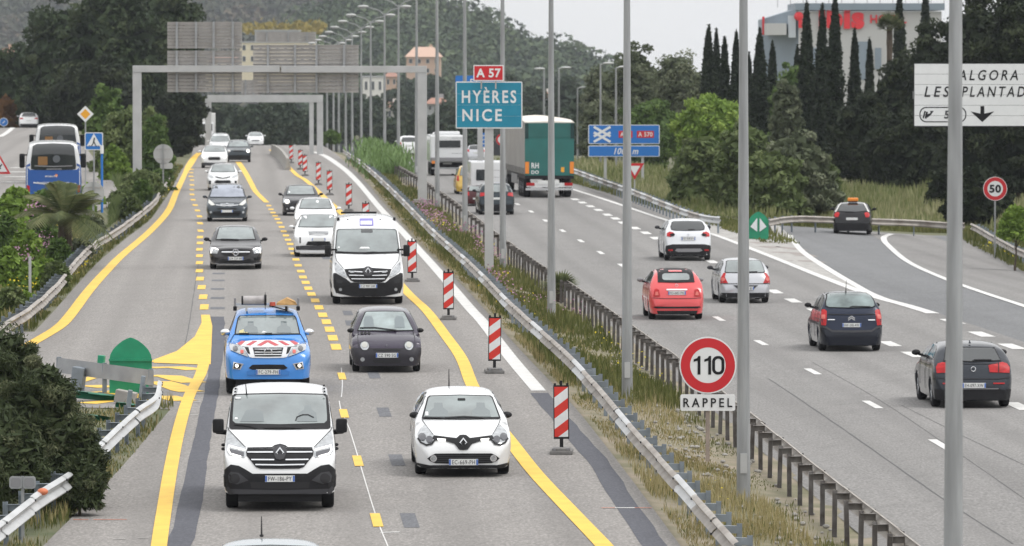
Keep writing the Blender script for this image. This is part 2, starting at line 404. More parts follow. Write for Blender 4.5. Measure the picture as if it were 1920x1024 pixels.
strip('left_verge', lambda y: xLb(y)-8, lambda y: xLb(y)+.3, 152, far, M_SOILG, -.014, 2.5, 10, .03)
def xRedge(Y): return xE(Y) + 1.6
# right road: carriageway, then the exit lane and its shoulder
EXR = [(1805,456),(1855,483),(1920,513)]
xX = cfun(curve(EXR, G), ext0=.0)
strip('right_carriageway', xB, lambda y: xE(y)+ (1.4 if y > 262 else .25), 40, far, M_ROADR, .0, 2.0, 8)
HAZE = 0.00008
# ---------------------------------------------------------------- exit lane on the right
YF = G(1650, 434).y
LN_RL = [(1483,443),(1506,473),(1550,503),(1599,532),(1639,553),(1690,573)]
LN_RR = [(1666,461),(1706,493),(1772,523),(1838,547),(1920,574)]
xRLn = cfun(curve(LN_RL, G)); xRRn = cfun(curve(LN_RR, G))
strip('exit_lane', lambda y: xE(y)+.2, lambda y: np.interp(y, [40, 190, 205, YF], [xE(40)+26, xE(190)+16, xX(205)+.3, xX(YF)+.3]), 40, YF, M_RAMP, -.004, 2.5, 10)
strip('exit_shoulder', lambda y: xRRn(y), lambda y: xX(y)+.4 if y > 190 else xRRn(y)+9, 150, YF-1.5, M_ROADR, .002, 2.5, 8)
strip('gore_pavement', lambda y: xE(y)+.1, lambda y: max(xRLn(y), xE(y)+.2), 182, YF-1, M_WHT2, .003, 2.5, 6)
strip('right_verge', lambda y: xE(y)+1.2 if y > YF else xX(y), lambda y: xE(y)+60, 190, far, M_SOILG, -.06, 3.0, 24, .03)
# ---------------------------------------------------------------- painted lines
def resample(pts, d=1.5):
    pts = [Vector(p) for p in pts]
    if len(pts) > 2:
        q = []
        for i in range(len(pts)-1):
            p0 = pts[max(0, i-1)]; p1 = pts[i]; p2 = pts[i+1]; p3 = pts[min(len(pts)-1, i+2)]
            n = max(1, int((p2-p1).length/d))
            for k in range(n):
                t = k/n; q.append(.5*((2*p1)+(p2-p0)*t+(2*p0-5*p1+4*p2-p3)*t*t+(3*p1-p0-3*p2+p3)*t**3))
        q.append(pts[-1]); return q
    n = max(1, int((pts[1]-pts[0]).length/d)); return [pts[0].lerp(pts[1], i/n) for i in range(n+1)]
def ribbon(name, pts, width, m, dz=.008, g=G, d=1.5, jit=0., parent=None):
    """a painted band that follows the road surface; width in metres, one number or one per point"""
    w_ = [g(*p) for p in pts]; ws = width if isinstance(width, (list, tuple)) else [width]*len(w_)
    q = resample([(p.x, p.y, 0) for p in w_], d); n = len(q)
    ww = np.interp(np.linspace(0, 1, n), np.linspace(0, 1, len(ws)), ws)
    v = []; f = []
    for i, p in enumerate(q):
        t = (q[min(n-1, i+1)]-q[max(0, i-1)]).normalized(); s = Vector((-t.y, t.x, 0))
        for k in (-1, 1):
            e = p + s*k*(ww[i]/2 + random.uniform(-jit, jit)); v.append((e.x, e.y, float(zg(e.x, e.y)) + dz))
        if i: f.append((2*i-2, 2*i-1, 2*i+1, 2*i))
    o = link(name, mesh(name, v, f, m, True)); prop(o, kind='structure'); return o
def dash(name, p, length, width, m, slope, dz=.008, g=G):
    c = g(*p); t = Vector((slope, 1, 0)).normalized(); s = Vector((t.y, -t.x, 0)); v = []
    for a, b in ((-1, -1), (1, -1), (1, 1), (-1, 1)):
        e = c + s*a*width/2 + t*b*length/2; v.append((e.x, e.y, float(zg(e.x, e.y)) + dz))
    o = link(name, mesh(name, v, [(0, 1, 2, 3)], m)); prop(o, kind='structure'); return o
def poly(name, pts, m, dz=.008, g=G):
    w_ = [g(*p) for p in pts]
    bm = bmesh.new(); f = bm.faces.new([bm.verts.new((p.x, p.y, 0)) for p in w_]); bmesh.ops.triangulate(bm, faces=[f])
    ys = [p.y for p in w_]
    for y in np.arange(min(ys)+2, max(ys), 2.0):
        bmesh.ops.bisect_plane(bm, geom=bm.verts[:]+bm.edges[:]+bm.faces[:], plane_co=(0, y, 0), plane_no=(0, 1, 0))
    for v in bm.verts: v.co.z = float(zg(v.co.x, v.co.y)) + dz
    me = bpy.data.meshes.new(name); bm.to_mesh(me); bm.free(); me.materials.append(m)
    o = link(name, me); prop(o, kind='structure'); return o
# left carriageway
LIMW = [(1010,733),(958,672),(905,604),(862,556),(765,446),(712,390),(672,343),(640,313),(612,294),(590,285)]
ribbon('white_edge_line', LIMW, [.33]*6+[.4, .45, .5, .5], M_WHT)
ribbon('tar_strip', [(1242,1040),(1225,1019),(1175,949),(1128,875),(1071,808),(1010,737)], .40, M_TAR, .004, jit=.02)
YL1 = [(272,1060),(298,1024),(309,949),(322,875),(336,804),(354,745),(376,703),(385,676)]
ribbon('yellow_edge_line', [(298,1040),(298,1024),(309,949),(321,875),(336,804),(354,745),(376,703),(383,676)], [.26,.26,.26,.26,.26,.26,.26,.28], M_YEL, .014)
poly('yellow_gore_nose', [(377,591),(378,606),(365,632),(332,659),(289,675),(288,681),(366,684),(395,684),(396,660),(398,612),(393,591)], M_YEL, .013)
YL = [(40,655),(86,629),(116,609),(139,582),(166,546),(199,509),(232,476),(282,433),(315,396),(330,362),(345,330),(357,307),(366,294),(374,287)]
ribbon('yellow_edge_line', YL, [.34]*10+[.5, .55, .5, .5], M_YEL, .012)
for pts in ([(284,690),(330,689),(370,694)], [(284,705),(318,706),(345,714),(364,718)], [(297,716),(322,723),(345,732),(360,735)],
            [(156,725),(175,724),(205,727)], [(156,739),(200,734),(256,743)], [(186,746),(258,745),(310,744),(345,752)], [(160,757),(215,752),(280,757)]):
    ribbon('yellow_hatching', pts, .62, M_YEL, .010)
ribbon('yellow_hatching', [(288,676),(250,686),(200,700),(150,716)], .3, M_YEL, .011)
ribbon('tar_strip', [(336,1040),(336,1024),(352,966),(368,878),(386,786),(398,724),(405,680),(409,640),(408,594)], [.4,.4,.36,.33,.33,.3,.33,.36,.38], M_TAR, .005, jit=.02)
for i, p in enumerate([(360,338),(360,347),(360,356),(360,365),(362,375),(366,385),(370,395),(374,406),(375,419),(376,433),(375,445),(375,456),(374,468),(374,480),(374,493),(374,508),(375,523),(378,539),(381,557),(383,576)]):
    s = -.047 if i > 9 else -.07
    dash('yellow_dash', p, 3.3 if i > 3 else 3.6, .25, M_YEL, s, .010)
for p in [(359,318),(358,324),(358,331)]: dash('yellow_dash', p, 3.5, .3, M_YEL, -.07, .010)
MD = [(446,303),(455,316),(464,331),(472,346),(480,360),(500,380)]
ribbon('yellow_line', MD, [.42,.4,.36,.33,.3,.27], M_YEL, .010)
for p in [(504,386),(508,393),(512,399),(516,405),(520,411),(524,418),(528,426),(532,434),(536,442),(540,450),(544,458),(547,467),(551,476),(555,487),(559,498),(564,509),(568,520),(573,530),(578,541),(584,552),(591,564),(598,577),(605,591),(612,604),(618,618),(624,634),(630,651)]:
    dash('yellow_dash', p, 2.6, .25, M_YEL, -.047, .010)
for p in [(641,706),(645,776),(671,865),(706,976)]: dash('yellow_dash', p, 2.5, .17, M_YEL, -.049, .012)
YR = [(508,281),(520,291),(535,307),(555,327),(574,339),(610,372),(640,400),(700,470),(755,539),(799,582),(832,625),(865,672),(886,724),(920,780),(960,832),(1004,888),(1061,949),(1128,1019),(1150,1044)]
ribbon('yellow_lane_line', YR, [.4,.4,.36,.33]+[.3]*15, M_YEL, .012)
ribbon('white_guide_line', [(640,690),(642,722),(640,745)], .022, M_WHT, .006)
ribbon('white_guide_line', [(636,752),(641,776),(655,804),(702,959),(727,1024),(731,1040)], .022, M_WHT, .006)
ribbon('white_cross_mark', [(713,999),(750,998)], .10, M_WHT, .006, d=.3)
for p in [(701,703),(720,773),(744,863),(768,976),(652,587),(657,606)]: dash('erased_dash', p, 2.7, .26, M_ERASE, -.048, .005)
for p in [(410,513),(409,526),(408,542),(408,559),(408,578)]: dash('erased_dash', p, 1.35, .42, M_ERASE, -.047, .005)
dash('erased_dash', (612,484), 2.6, .3, M_ERASE, -.047, .005); dash('erased_dash', (333,340), 2.6, .4, M_ERASE, -.06, .004)
for a, b in (((1128,953),(1222,953)), ((137,975),(166,975)), ((175,975),(238,975))): ribbon('orange_survey_mark', [a, b], .07, M_OPAINT, .009, d=.2)
ribbon('white_survey_mark', [(1153,953),(1190,953)], .11, M_WHT, .010, d=.2)
for a, b in (((357,778),(371,778)), ((363,754),(376,754)), ((368,737),(380,737)), ((214,1011),(235,1011)), ((257,1010),(279,1010)), ((100,601),(125,601)), ((132,600),(150,600))):
    ribbon('white_survey_mark', [a, b], .2 if a[0] > 300 else .07, M_WHT2, .007, d=.2)
# longitudinal construction joints in the asphalt
M_JOINT = mat('road_joint', (.09, .09, .09), .9)
ribbon('road_joint', [(1440,710),(1600,818),(1760,930),(1900,1020)], .035, M_JOINT, .004, jit=.008)
ribbon('road_joint', [(1524,680),(1640,745),(1780,838),(1920,935)], .02, M_JOINT, .004, jit=.006)
ribbon('road_joint', [(1690,760),(1800,815),(1920,872)], .02, M_JOINT, .004, jit=.006)
ribbon('road_joint', [(346,650),(356,600),(368,520),(372,495)], .02, M_JOINT, .004, jit=.006)
# right carriageway
ribbon('white_edge_line', [(1719+14,1040),(1574+17,912+16),(1490+13,845+18),(1272+10,675+17),(1166+8,600+15),(1083+6,542+13),(928+4,436+11)], .2, M_WHT, .006)
for p in [(1764,834),(1636,759),(1524,697),(1427,643),(1348,598),(1280,560),(1218,526),(1166,498),(1126,474),(1089,452),(1055,433),(1023,414),(996,397),(970,383),(948,371),(926,358)]:
    dash('white_dash', p, 2.9, .19, M_WHT, -.046)
for p in [(1078,374),(1092,380),(1107,387),(1122,394),(1139,403),(1154,410),(1168,418),(1191,428),(1211,437),(1229,447),(1270,463),(1300,476),(1335,491),(1366,506),(1400,522),(1453,547),(1487,564),(1530,583),(1575,603),(1620,624),(1669,645),(1712,665),(1760,690),(1810,714),(1860,738),(1910,762)]:
    dash('white_wide_dash', p, 2.9, .36, M_WHT, -.045)
ribbon('white_edge_line', [(1749,588),(1700,573),(1639,556),(1540,519),(1440,479),(1338,440),(1255,415),(1169,386),(1073,355),(1040,344)], [.42,.36,.3,.28,.26,.26,.26,.26,.26,.26], M_WHT, .010)
for p in [(1786,603),(1840,627),(1898,650)]: dash('white_wide_dash', p, 3.1, .42, M_WHT, -.05)
ribbon('white_edge_line', [(1481,441),(1486,450),(1506,473),(1550,503),(1599,532),(1639,553),(1700,575)], [.25,.26,.3,.32,.3,.26,.22], M_WHT, .011)
ribbon('white_edge_line', [(1672,439),(1660,443),(1657,449),(1666,461),(1706,493),(1772,523),(1838,547),(1920,574),(1960,587)], .27, M_WHT, .011)
M_WORN = mat('gore_stripe_worn', (.30, .27, .25), .85, noise=.3, nscale=4)
for k, (a, b, c) in enumerate([((1380,448),(1420,447),(1475,447)), ((1400,456),(1440,455),(1488,458)), ((1425,465),(1462,463),(1500,469)), ((1450,474),(1490,474),(1514,481)), ((1490,490),(1515,489),(1530,492))]):
    ribbon('gore_stripe', [a, b, c], .9, M_WORN, .006, d=.5)
ribbon('white_edge_line', [(0,274),(14,262),(32,252),(52,243)], .35, M_WHT, .01)

# ---------------------------------------------------------------- left upper road (behind the planting)
def PL(px, py, D): p = P(px, py, D); return p
RW = [(200,-17.2,-24),(240,-17.6,-25.5),(262,-18.0,-26.5),(300,-21.0,-32),(350,-25.5,-38),(420,-32.0,-45),(505,-40.5,-52),(560,-47,-58),(640,-58,-68)]
def rw(y, k): return np.interp(y, [r[0] for r in RW], [r[k] for r in RW])
RZ = [(200,8.6-8.3),(240,8.6-8.68),(262,8.6-8.95),(300,8.6-9.25),(350,8.6-9.6),(420,8.6-9.7),(470,8.6-10.0),(505,8.6-10.75),(560,8.6-12.6),(640,8.6-16)]
def zLU(x, y): return np.interp(y, [r[0] for r in RZ], [r[1] for r in RZ]) + SH*y
strip('upper_road', lambda y: rw(y, 2), lambda y: rw(y, 1), 236, 640, M_ROAD, .02, 3, 6, zf=zLU)
strip('upper_verge', lambda y: rw(y, 1)-.3, lambda y: xLR(y)-.8, 236, 640, M_SOILG, .0, 3, 6, zf=lambda x, y: zLU(x, y)*(1-float(np.clip((x-rw(y, 1))/(xLR(y)-.8-rw(y, 1)), 0, 1))) + (zg(x, y)+.05)*float(np.clip((x-rw(y, 1))/(xLR(y)-.8-rw(y, 1)), 0, 1)))
strip('upper_verge', lambda y: rw(y, 2)-30, lambda y: rw(y, 2)+.3, 236, 640, M_SOILG, .0, 3, 6, zf=zLU)
def GU(px, py, h=0.): return hit(px, py, zLU, h)
def rib_u(name, pts, w_, m):
    q = [GU(*p) for p in pts]; v = []; f = []
    q = resample([(p.x, p.y, 0) for p in q], 3)
    for i, p in enumerate(q):
        t = (q[min(len(q)-1, i+1)]-q[max(0, i-1)]).normalized(); s = Vector((-t.y, t.x, 0))
        for k in (-1, 1): e = p+s*k*w_/2; v.append((e.x, e.y, float(zLU(e.x, e.y))+.035))
        if i: f.append((2*i-2, 2*i-1, 2*i+1, 2*i))
    prop(link(name, mesh(name, v, f, m)), kind='structure')
rib_u('white_edge_line', [(0,257),(12,250),(24,240)], .4, M_WHT)
for p in [(40,316),(36,324),(32,333),(27,343)]: rib_u('white_crossing_bar', [(p[0]-7, p[1]), (p[0]+8, p[1]-1)], 1.3, M_WHT)

# ---------------------------------------------------------------- guardrails
WP = [(0,.75),(.05,.735),(.085,.70),(.05,.655),(0,.615),(0,.575),(.05,.535),(.085,.495),(.05,.455),(0,.44)]
def guardrail(name, path, face, label, y_post=300, postm=None, beamm=None, spacer=.22, step=2., seg=4., top=0., group=None, tilt=0., endk=True, height=0.):
    """path: list of world points of the beam on the ground; face=+1 puts the road on the right-hand side of travel"""
    q = resample([(p[0], p[1], 0) for p in path], 1.0)
    L = [0]
    for i in range(1, len(q)): L.append(L[-1] + (q[i]-q[i-1]).length)
    A = np.array([(p.x, p.y) for p in q]); L = np.array(L)
    def at(s): return np.array([np.interp(s, L, A[:, 0]), np.interp(s, L, A[:, 1])])
    def nrm(s):
        a, b = at(max(0, s-.4)), at(min(L[-1], s+.4)); t = (b-a)/np.linalg.norm(b-a); return t, np.array([t[1], -t[0]])*face
    mid = at(L[-1]/2)
    root = empty(name, (A[0][0], A[0][1], float(zg(*A[0]))), label=label, cat='guardrail', group=group)
    o0 = np.array([A[0][0], A[0][1], float(zg(*A[0]))])
    beamm = beamm or [M_RAIL]
    s = 0; k = 0
    while s < L[-1] - .3:
        e = min(L[-1], s + seg); v = []; f = []; n = 6; wob = random.uniform(-.012, .012)
        for j in range(n+1):
            ss = s + (e-s+.12)*j/n; c = at(min(ss, L[-1])); t, nn = nrm(min(ss, L[-1])); z0 = float(zg(c[0], c[1])) + height
            if ss > L[-1]: c = c + t*(ss-L[-1])
            lap = .006 if j < n else .0
            for (a, z) in WP:
                p = c + nn*(a + lap*0 + (.010 if k % 2 else 0)); v.append((p[0]-o0[0], p[1]-o0[1], z0 + z + wob - o0[2] + (.004 if k % 2 else 0)))
        m_ = len(WP)
        for j in range(n):
            for i in range(m_-1): a = j*m_+i; f.append((a, a+1, a+m_+1, a+m_))
        link('beam', mesh('beam', v, f, beamm[k % len(beamm)], True, 50), root)
        if s < y_post:
            c = at(e-.05 if e < L[-1] else e); t, nn = nrm(e); z0 = float(zg(c[0], c[1])) + height
            b = MB().use(M_GAP); c2 = c + nn*.098; rz = math.atan2(t[1], t[0])
            for zz in (.70, .495): b.box((c2[0]-o0[0], c2[1]-o0[1], z0+zz-o0[2]), (.05, .02, .035), rz)
            b.split('splice_bolt', root)
        s = e; k += 1
    # posts and spacer brackets share one mesh each
    pm = MB().use(postm or M_RAILP); pm.box((0, 0, .36), (.010, .075, .80)); pm.box((.022, .037, .36), (.044, .008, .80)); pm.box((.022, -.037, .36), (.044, .008, .80)); pme = pm.me('post')
    sm = MB().use(postm or M_RAILP); sm.box((0, spacer/2, .66), (.01, spacer, .11)); sm.box((.035, spacer/2, .715), (.08, spacer, .008)); sm.box((.035, spacer-.01, .64), (.09, .012, .16)); sme = sm.me('spacer')
    s = 1.; n = 0
    while s < L[-1] and n < 150:
        c = at(s); t, nn = nrm(s); rz = math.atan2(-nn[0], nn[1])
        p = c - nn*(spacer); z0 = float(zg(p[0], p[1])) + height
        for nm, me_ in (('post', pme), ('spacer', sme)):
            o = bpy.data.objects.new(nm, me_); COL.objects.link(o); o.parent = root
            o.location = (p[0]-o0[0], p[1]-o0[1], z0-o0[2]); o.rotation_euler = (random.uniform(-.03, .03), random.uniform(-.03, .03), rz)
        s += step if s < y_post else 2*step; n += 1
    return root
def path_from(pts, g, h=.74): return [tuple(g(x, y, h))[:2] for x, y in pts]
ext = lambda f, y: (float(f(y)), y)
yA0, yA1 = 84, 520
pa = [ext(xRL, y) for y in np.arange(yA0, 455, 12)]
guardrail('guardrail', pa, -1, 'long dented steel guardrail beside the yellow-striped carriageway, edge of the weedy median', 130, M_RAILP, [M_RAIL, M_RAIL, M_RAILN, M_RAIL], .26)
pb = [ext(xRR, y) for y in np.arange(84, 420, 12)]
guardrail('guardrail', pb, 1, 'brown rusty-post guardrail on the far side of the median, its back to the camera', 130, M_RAILB, [M_RAIL], .24)
pl = path_from([(-30,640)]+LEFTRAIL, GL)
guardrail('guardrail', pl, 1, 'weathered guardrail curving along the planted left bank beyond the exit', 80, M_RAILP, [M_RAIL], .26)
pl2 = path_from([(-60,1020),(0,976),(67,925),(134,882),(181,835),(235,784),(262,762),(289,744),(296,714)], GL)
guardrail('guardrail', pl2, 1, 'pale guardrail in the lower left corner with an orange marker, its end curling up', 80, M_RAILP, [M_RAILN], .26)
pr = path_from([(1060,312),(1080,318),(1130,336),(1180,353),(1240,376),(1290,395),(1330,405),(1352,407)], G)
guardrail('guardrail', pr[::-1], -1, 'grey guardrail along the far right edge from the lorry to the green bollard', 200, M_RAILP, [M_RAILN, M_RAIL], .26)
pr2 = path_from([(1440,412),(1470,407),(1510,405),(1560,407),(1640,410),(1720,413),(1806,418)], G)
guardrail('guardrail', pr2, 1, 'guardrail crossing behind the exit lane and the black driving-school car', 200, M_RAILP, [M_RAIL], .26)
pr3 = path_from([(1822,419),(1840,428),(1862,441),(1890,456),(1925,472),(1960,486)], G)
guardrail('guardrail', pr3, 1, 'short guardrail at the right edge of the picture below the 50 sign', 200, M_RAILP, [M_RAIL], .26)
# low concrete barrier end far away between the two yellow lines
def wall_path(name, pts, h, t, m, label, g=G):
    q = resample([(p.x, p.y, 0) for p in (g(*a, h) for a in pts)], 2); v = []; f = []; root = None
    z0 = float(zg(q[0].x, q[0].y)); o0 = Vector((q[0].x, q[0].y, z0))
    for i, p in enumerate(q):
        tt = (q[min(len(q)-1, i+1)]-q[max(0, i-1)]).normalized(); s = Vector((-tt.y, tt.x, 0)); z = float(zg(p.x, p.y))
        for a, b in ((-t*.5, -.1), (-t*.28, h*.4), (-t*.2, h), (t*.2, h), (t*.28, h*.4), (t*.5, -.1)):
            e = p + s*a; v.append((e.x-o0.x, e.y-o0.y, z+b-o0.z))
        if i:
            for k in range(5): a = (i-1)*6+k; f.append((a, a+1, a+7, a+6))
    n = len(q); f += [tuple(range(6)), tuple(range((n-1)*6, n*6))[::-1]]
    o = link(name, mesh(name, v, f, m)); o.location = o0; prop(o, label, 'barrier'); return o
wall_path('barrier', [(511,271),(520,275),(530,283),(540,297)], .8, .5, M_CONC, 'short weathered concrete barrier starting at the crest beside the yellow line')

# ---------------------------------------------------------------- lamp posts in the median
def lamp_post_meshes(H, arm, tilt, double=True):
    p = MB().use(M_LAMPP); n = 14
    for i in range(6): p.tube((0, 0, H*i/6), (0, 0, H*(i+1)/6), .125-.065*i/6, .125-.065*(i+1)/6, n, False)
    a = MB().use(M_LAMPP); pts = [(0, 0, H-.15), (arm*.35, 0, H+.22), (arm, 0, H+.45)]
    for i in range(2): a.tube(pts[i], pts[i+1], .04, .035, 8)
    h = MB().use(M_GALV); h.ball((arm+.33, 0, H+.50), (.42, .17, .11), 12, 6); h.use(M_LENS); h.ball((arm+.38, 0, H+.43), (.26, .13, .10), 12, 6)
    d = MB().use(M_GALV); d.box((0, -.125, .7), (.12, .03, .35))
    return p.me('pole', True), a.me('arm', True), h.me('lamp_head', True), d.me('hatch')
LP_ME = lamp_post_meshes(11.2, 1.25, 0)
M_DIRT = 1
def lamp_post(loc, label, H=1., lean=0., rz=0., two=True, group='lamp posts along the median', sc=1.):
    r = empty('lamp_post', loc, rz, label=label, cat='lamp post', group=group); r.rotation_euler = (0, lean, rz)
    r.scale = (sc, sc, sc)
    for nm, me in zip(('pole', 'hatch'), (LP_ME[0], LP_ME[3])):
        link(nm, me, r)
    for k in ((0, PI) if two else (0,)):
        a = link('arm', LP_ME[1], r); a.rotation_euler[2] = k; link('lamp_head', LP_ME[2], a)
    return r
near = [(1787,None,'nearest lamp post, in front of the white overhead sign, its foot below the frame'),(1394,942,'lamp post just right of the round 110 sign'),(1176,752,'lamp post between the coral convertible and the 110 sign'),
        (1034,602,'lamp post passing in front of the green lorry'),(943,512,'thin lamp post right behind the teal sign'),(872,442,'lamp post passing left edge of the teal sign'),(820,396,'lamp post just right of the near gantry leg')]
Ds = []
for i, (px, py, lb) in enumerate(near):
    if py is None: D = 65.; X = P(1786, 1300, 65).x
    else: g = G(px, py); D, X = g.y, g.x
    Ds.append((D, X)); lamp_post((X, D, float(zg(X, D))), lb, lean=.0015*(1 if i == 0 else -1))
far_l = []
for px, tr in ((781,-26),(747,-3),(721,14),(695,29),(677,41),(660,52),(648,61),(635,69),(625,76),(613,82)):
    best = min(np.arange(290, 690, 2.0), key=lambda D: abs(YH - (float(zg(P(px, 300, D).x, D)) + 11.65 - CZ)*F/D - tr)); far_l.append((px, 0, float(best)))
for i, (px, py, D) in enumerate(far_l):
    X = P(px, py, D).x; lamp_post((X, D, float(zg(X, D))), '%s lamp post in the median beyond the near gantry, counting away from the camera' % ['first','second','third','fourth','fifth','sixth','seventh','eighth','ninth','tenth'][i])
for px, py, D, lb in [(1020,130,430,'small street lamp left of the green lorry top, at the side road'),(1048,128,440,'small street lamp above the green lorry, at the side road'),(1126,120,400,'single street lamp in front of the trees, its head left of the next'),(1155,127,385,'single street lamp close to the tall post above the blue sign'),(1083,165,470,'low grey street lamp behind the green lorry')]:
    t = P(px, py, D); z = float(zR(D)); r = empty('street_lamp', (t.x, D, z), label=lb, cat='street lamp', group='street lamps at the side road')
    H = t.z - z; p = MB().use(M_LAMPP); p.tube((0, 0, 0), (0, 0, H), .09, .06, 8); p.build('pole', r, True)
    a = MB().use(M_GALV); a.tube((0, 0, H-.02), (.5*(1 if px > 1030 else -.2), 0, H+.05), .04, .04, 6); a.ball((.55*(1 if px > 1030 else -.6), 0, H+.05), (.42, .2, .09), 10, 6); a.build('lamp_head', r, True)

# ---------------------------------------------------------------- signs
def sign_root(name, px, py, D, label, cat, rz=0.):
    """root stands on the ground below the given pixel column"""
    p = P(px, py, D); z = float(zg(p.x, D)); return empty(name, (p.x, D, z), rz, label=label, cat=cat), p.z - z, F/D
# teal direction sign with post
r, zt, s = sign_root('direction_sign', 917, 197, 198, 'teal direction sign on a single grey post in the median', 'road sign')
s *= math.cos(0)
def loc(px, py, cx, cy, zt): return ((px-cx)/s, zt-(py-cy)/s)
b = MB().use(M_GALV); b.box((0, .16, zt/2-.2), (.31, .2, zt+.1), bev=.01); b.build('post', r)
b = MB().use(M_GALV); b.box((0, .02, .05), (.5, .5, .1)); b.build('base_plate', r)
b = MB().use(M_SWHT); b.prism(rrect(125/s, 88/s, .05), 0, .035); pn = b.build('panel', r); pn.location = (0, 0, zt)
b = MB().use(M_STEAL)
hh = 84/s
for k in range(4): b.box((0, -.004, hh*(-.375+.25*k)), (121/s, .006, hh/4-.006))
b.build('panel_face', pn)
for tx, cx, cy, h, w_ in (('HYÈRES', 917, 178.5, 30, 102), ('NICE', 904, 216, 23, 74)):
    text(tx, 'lettering', (cx-917)/s, (197-cy)/s, -.009, h/s, M_SWHT, pn, w_/s, .02, space=1.3)
b = MB().use(M_BACK); [b.box((0, .06, k), (2.2, .05, .06)) for k in (-.5, .5)]; b.split('back_rail', pn)
# small red A 57 plate above
r, zt, s2 = sign_root('road_number_sign', 916, 137, 197.6, 'red motorway number plate above the teal sign', 'road sign')
r.location.z += 0
b = MB().use(M_SWHT); b.prism(rrect(57/s2, 30/s2, .03), 0, .03); pn = b.build('panel', r); pn.location = (0, 0, zt)
b = MB().use(M_SRED); b.box((0, -.004, 0), (53/s2, .006, 26/s2)); b.build('panel_face', pn)
text('A 57', 'lettering', 0, 0, -.009, 17/s2, M_SWHT, pn, 46/s2, .03)
b = MB().use(M_BACK); [b.box((k, .05, -.3), (.05, .05, .5)) for k in (-.25, .25)]; b.split('bracket', pn)
# blue sign peeking out behind the teal one
r, zt, s2 = sign_root('direction_sign', 900, 160, 330, 'blue sign mostly hidden behind the teal sign', 'road sign')
b = MB().use(M_SBLUE); b.prism(rrect(92/s2, 36/s2, .08), 0, .04); pn = b.build('panel', r); pn.location = (0, 0, zt)
b = MB().use(M_GALV); b.box((0, .2, zt/2), (.3, .2, zt)); b.build('post', r)
text('A 57', 'lettering', -.6, .2, -.01, .35, M_SWHT, pn, 1., .02)
# 110 reminder sign
g = G(1327, 866); D = g.y; s2 = F/D
r = empty('speed_limit_sign', (g.x, D, g.z), label='round 110 speed limit sign on a brown post in the median', cat='road sign')
zt = (P(1326, 685, D).z - g.z)
b = MB().use(mat('sign_post_brown', (.33, .27, .23), .7, noise=.25, nscale=3)); b.box((.0, .06, zt/2), (.08, .05, zt)); b.build('post', r)
b = MB().use(M_SWHT); b.prism(circ(53.5/s2, 56), 0, .03); d_ = b.build('disc', r); d_.location = (0, 0, zt)
b = MB().use(M_SRED); o_, i_ = circ(51/s2, 56), circ(33.5/s2, 56); n = 56
b.add([(x, -.003, z) for x, z in o_]+[(x, -.003, z) for x, z in i_]+[(x, -.0005, z) for x, z in o_]+[(x, -.0005, z) for x, z in i_],
      [(i, (i+1) % n, n+(i+1) % n, n+i) for i in range(n)]+[(i, 2*n+i, 2*n+(i+1) % n, (i+1) % n) for i in range(n)]+[(n+i, n+(i+1) % n, 3*n+(i+1) % n, 3*n+i) for i in range(n)])
b.build('red_ring', d_)
for dx in (-22.5, -2.5):
    b = MB().use(M_SBLK); b.prism([((x+dx)/s2, z/s2) for x, z in ((3.2, -17.5), (8.6, -17.5), (8.6, 17.5), (4.6, 17.5), (2.2, 13.5), (-4.2, 11.2), (-4.2, 6.6), (3.2, 8.6))], -.007, -.003); b.build('digit_one', d_)
b = MB().use(M_SBLK); o_, i_ = rrect(23/s2, 35/s2, 10.5/s2, 8), rrect(12/s2, 24.5/s2, 5.5/s2, 8); n = len(o_)
b.add([(x+19.5/s2, -.006, z) for x, z in o_]+[(x+19.5/s2, -.006, z) for x, z in i_], [(i, (i+1) % n, n+(i+1) % n, n+i) for i in range(n)]); b.build('digit_zero', d_)
b = MB().use(M_BACK); [b.box((0, .05, k), (.8, .04, .05)) for k in (-.25, .25)]; b.split('back_rail', d_)
r2 = empty('reminder_plate', (g.x, D-.001, g.z), label='white plate reading RAPPEL under the round 110 sign', cat='sign plate')
zp = P(1325, 755, D).z - g.z
b = MB().use(M_SWHT); b.prism(rrect(103/s2, 31/s2, .04), 0, .025); pn = b.build('panel', r2); pn.location = (0, 0, zp)
text('RAPPEL', 'lettering', 0, 0, -.004, 17/s2, M_SBLK, pn, 92/s2, .012, space=1.45)
# blue interchange sign
r, zt, s2 = sign_root('interchange_sign', 1170, 264, 330, 'blue motorway junction sign with two red number plates, right of the lorry', 'road sign')
for dx in (-35, 35):
    b = MB().use(M_GALV); b.box((dx/s2, .15, zt/2), (.16, .12, zt)); b.build('post', r)
for (y0, y1) in ((234, 270), (273, 294)):
    h = (y1-y0)/s2; cz = (264-(y0+y1)/2)/s2
    b = MB().use(M_SWHT); b.prism(rrect(134/s2, h, .08), 0, .04); pn = b.build('panel', r); pn.location = (0, 0, zt+cz)
    b = MB().use(M_SBLUE); b.box((0, -.005, 0), (131/s2, .008, h-.08)); b.build('panel_face', pn)
    if y0 == 234:
        for cx, tx in ((1173, 'A 57'), (1210, 'A 570')):
            b = MB().use(M_SRED); b.box(((cx-1170)/s2, -.012, 0), ((26 if tx == 'A 57' else 32)/s2, .008, 13/s2)); b.build('number_plate_field', pn)
            text(tx, 'lettering', (cx-1170)/s2, 0, -.018, 8.5/s2, M_SWHT, pn, (20 if tx == 'A 57' else 27)/s2, .02)
        b = MB().use(M_SWHT)
        for sgn in (-1, 1):
            for off in (-.16, .16):
                b.box((-41/s2, -.012-.001*sgn, off), (36/s2, .006, .14), 0, 0, sgn*.52)
        b.build('crossing_symbol', pn)
    else:
        text('1000 m', 'lettering', 4/s2, 0, -.012, 12/s2, M_SWHT, pn, 46/s2, .02, .3)
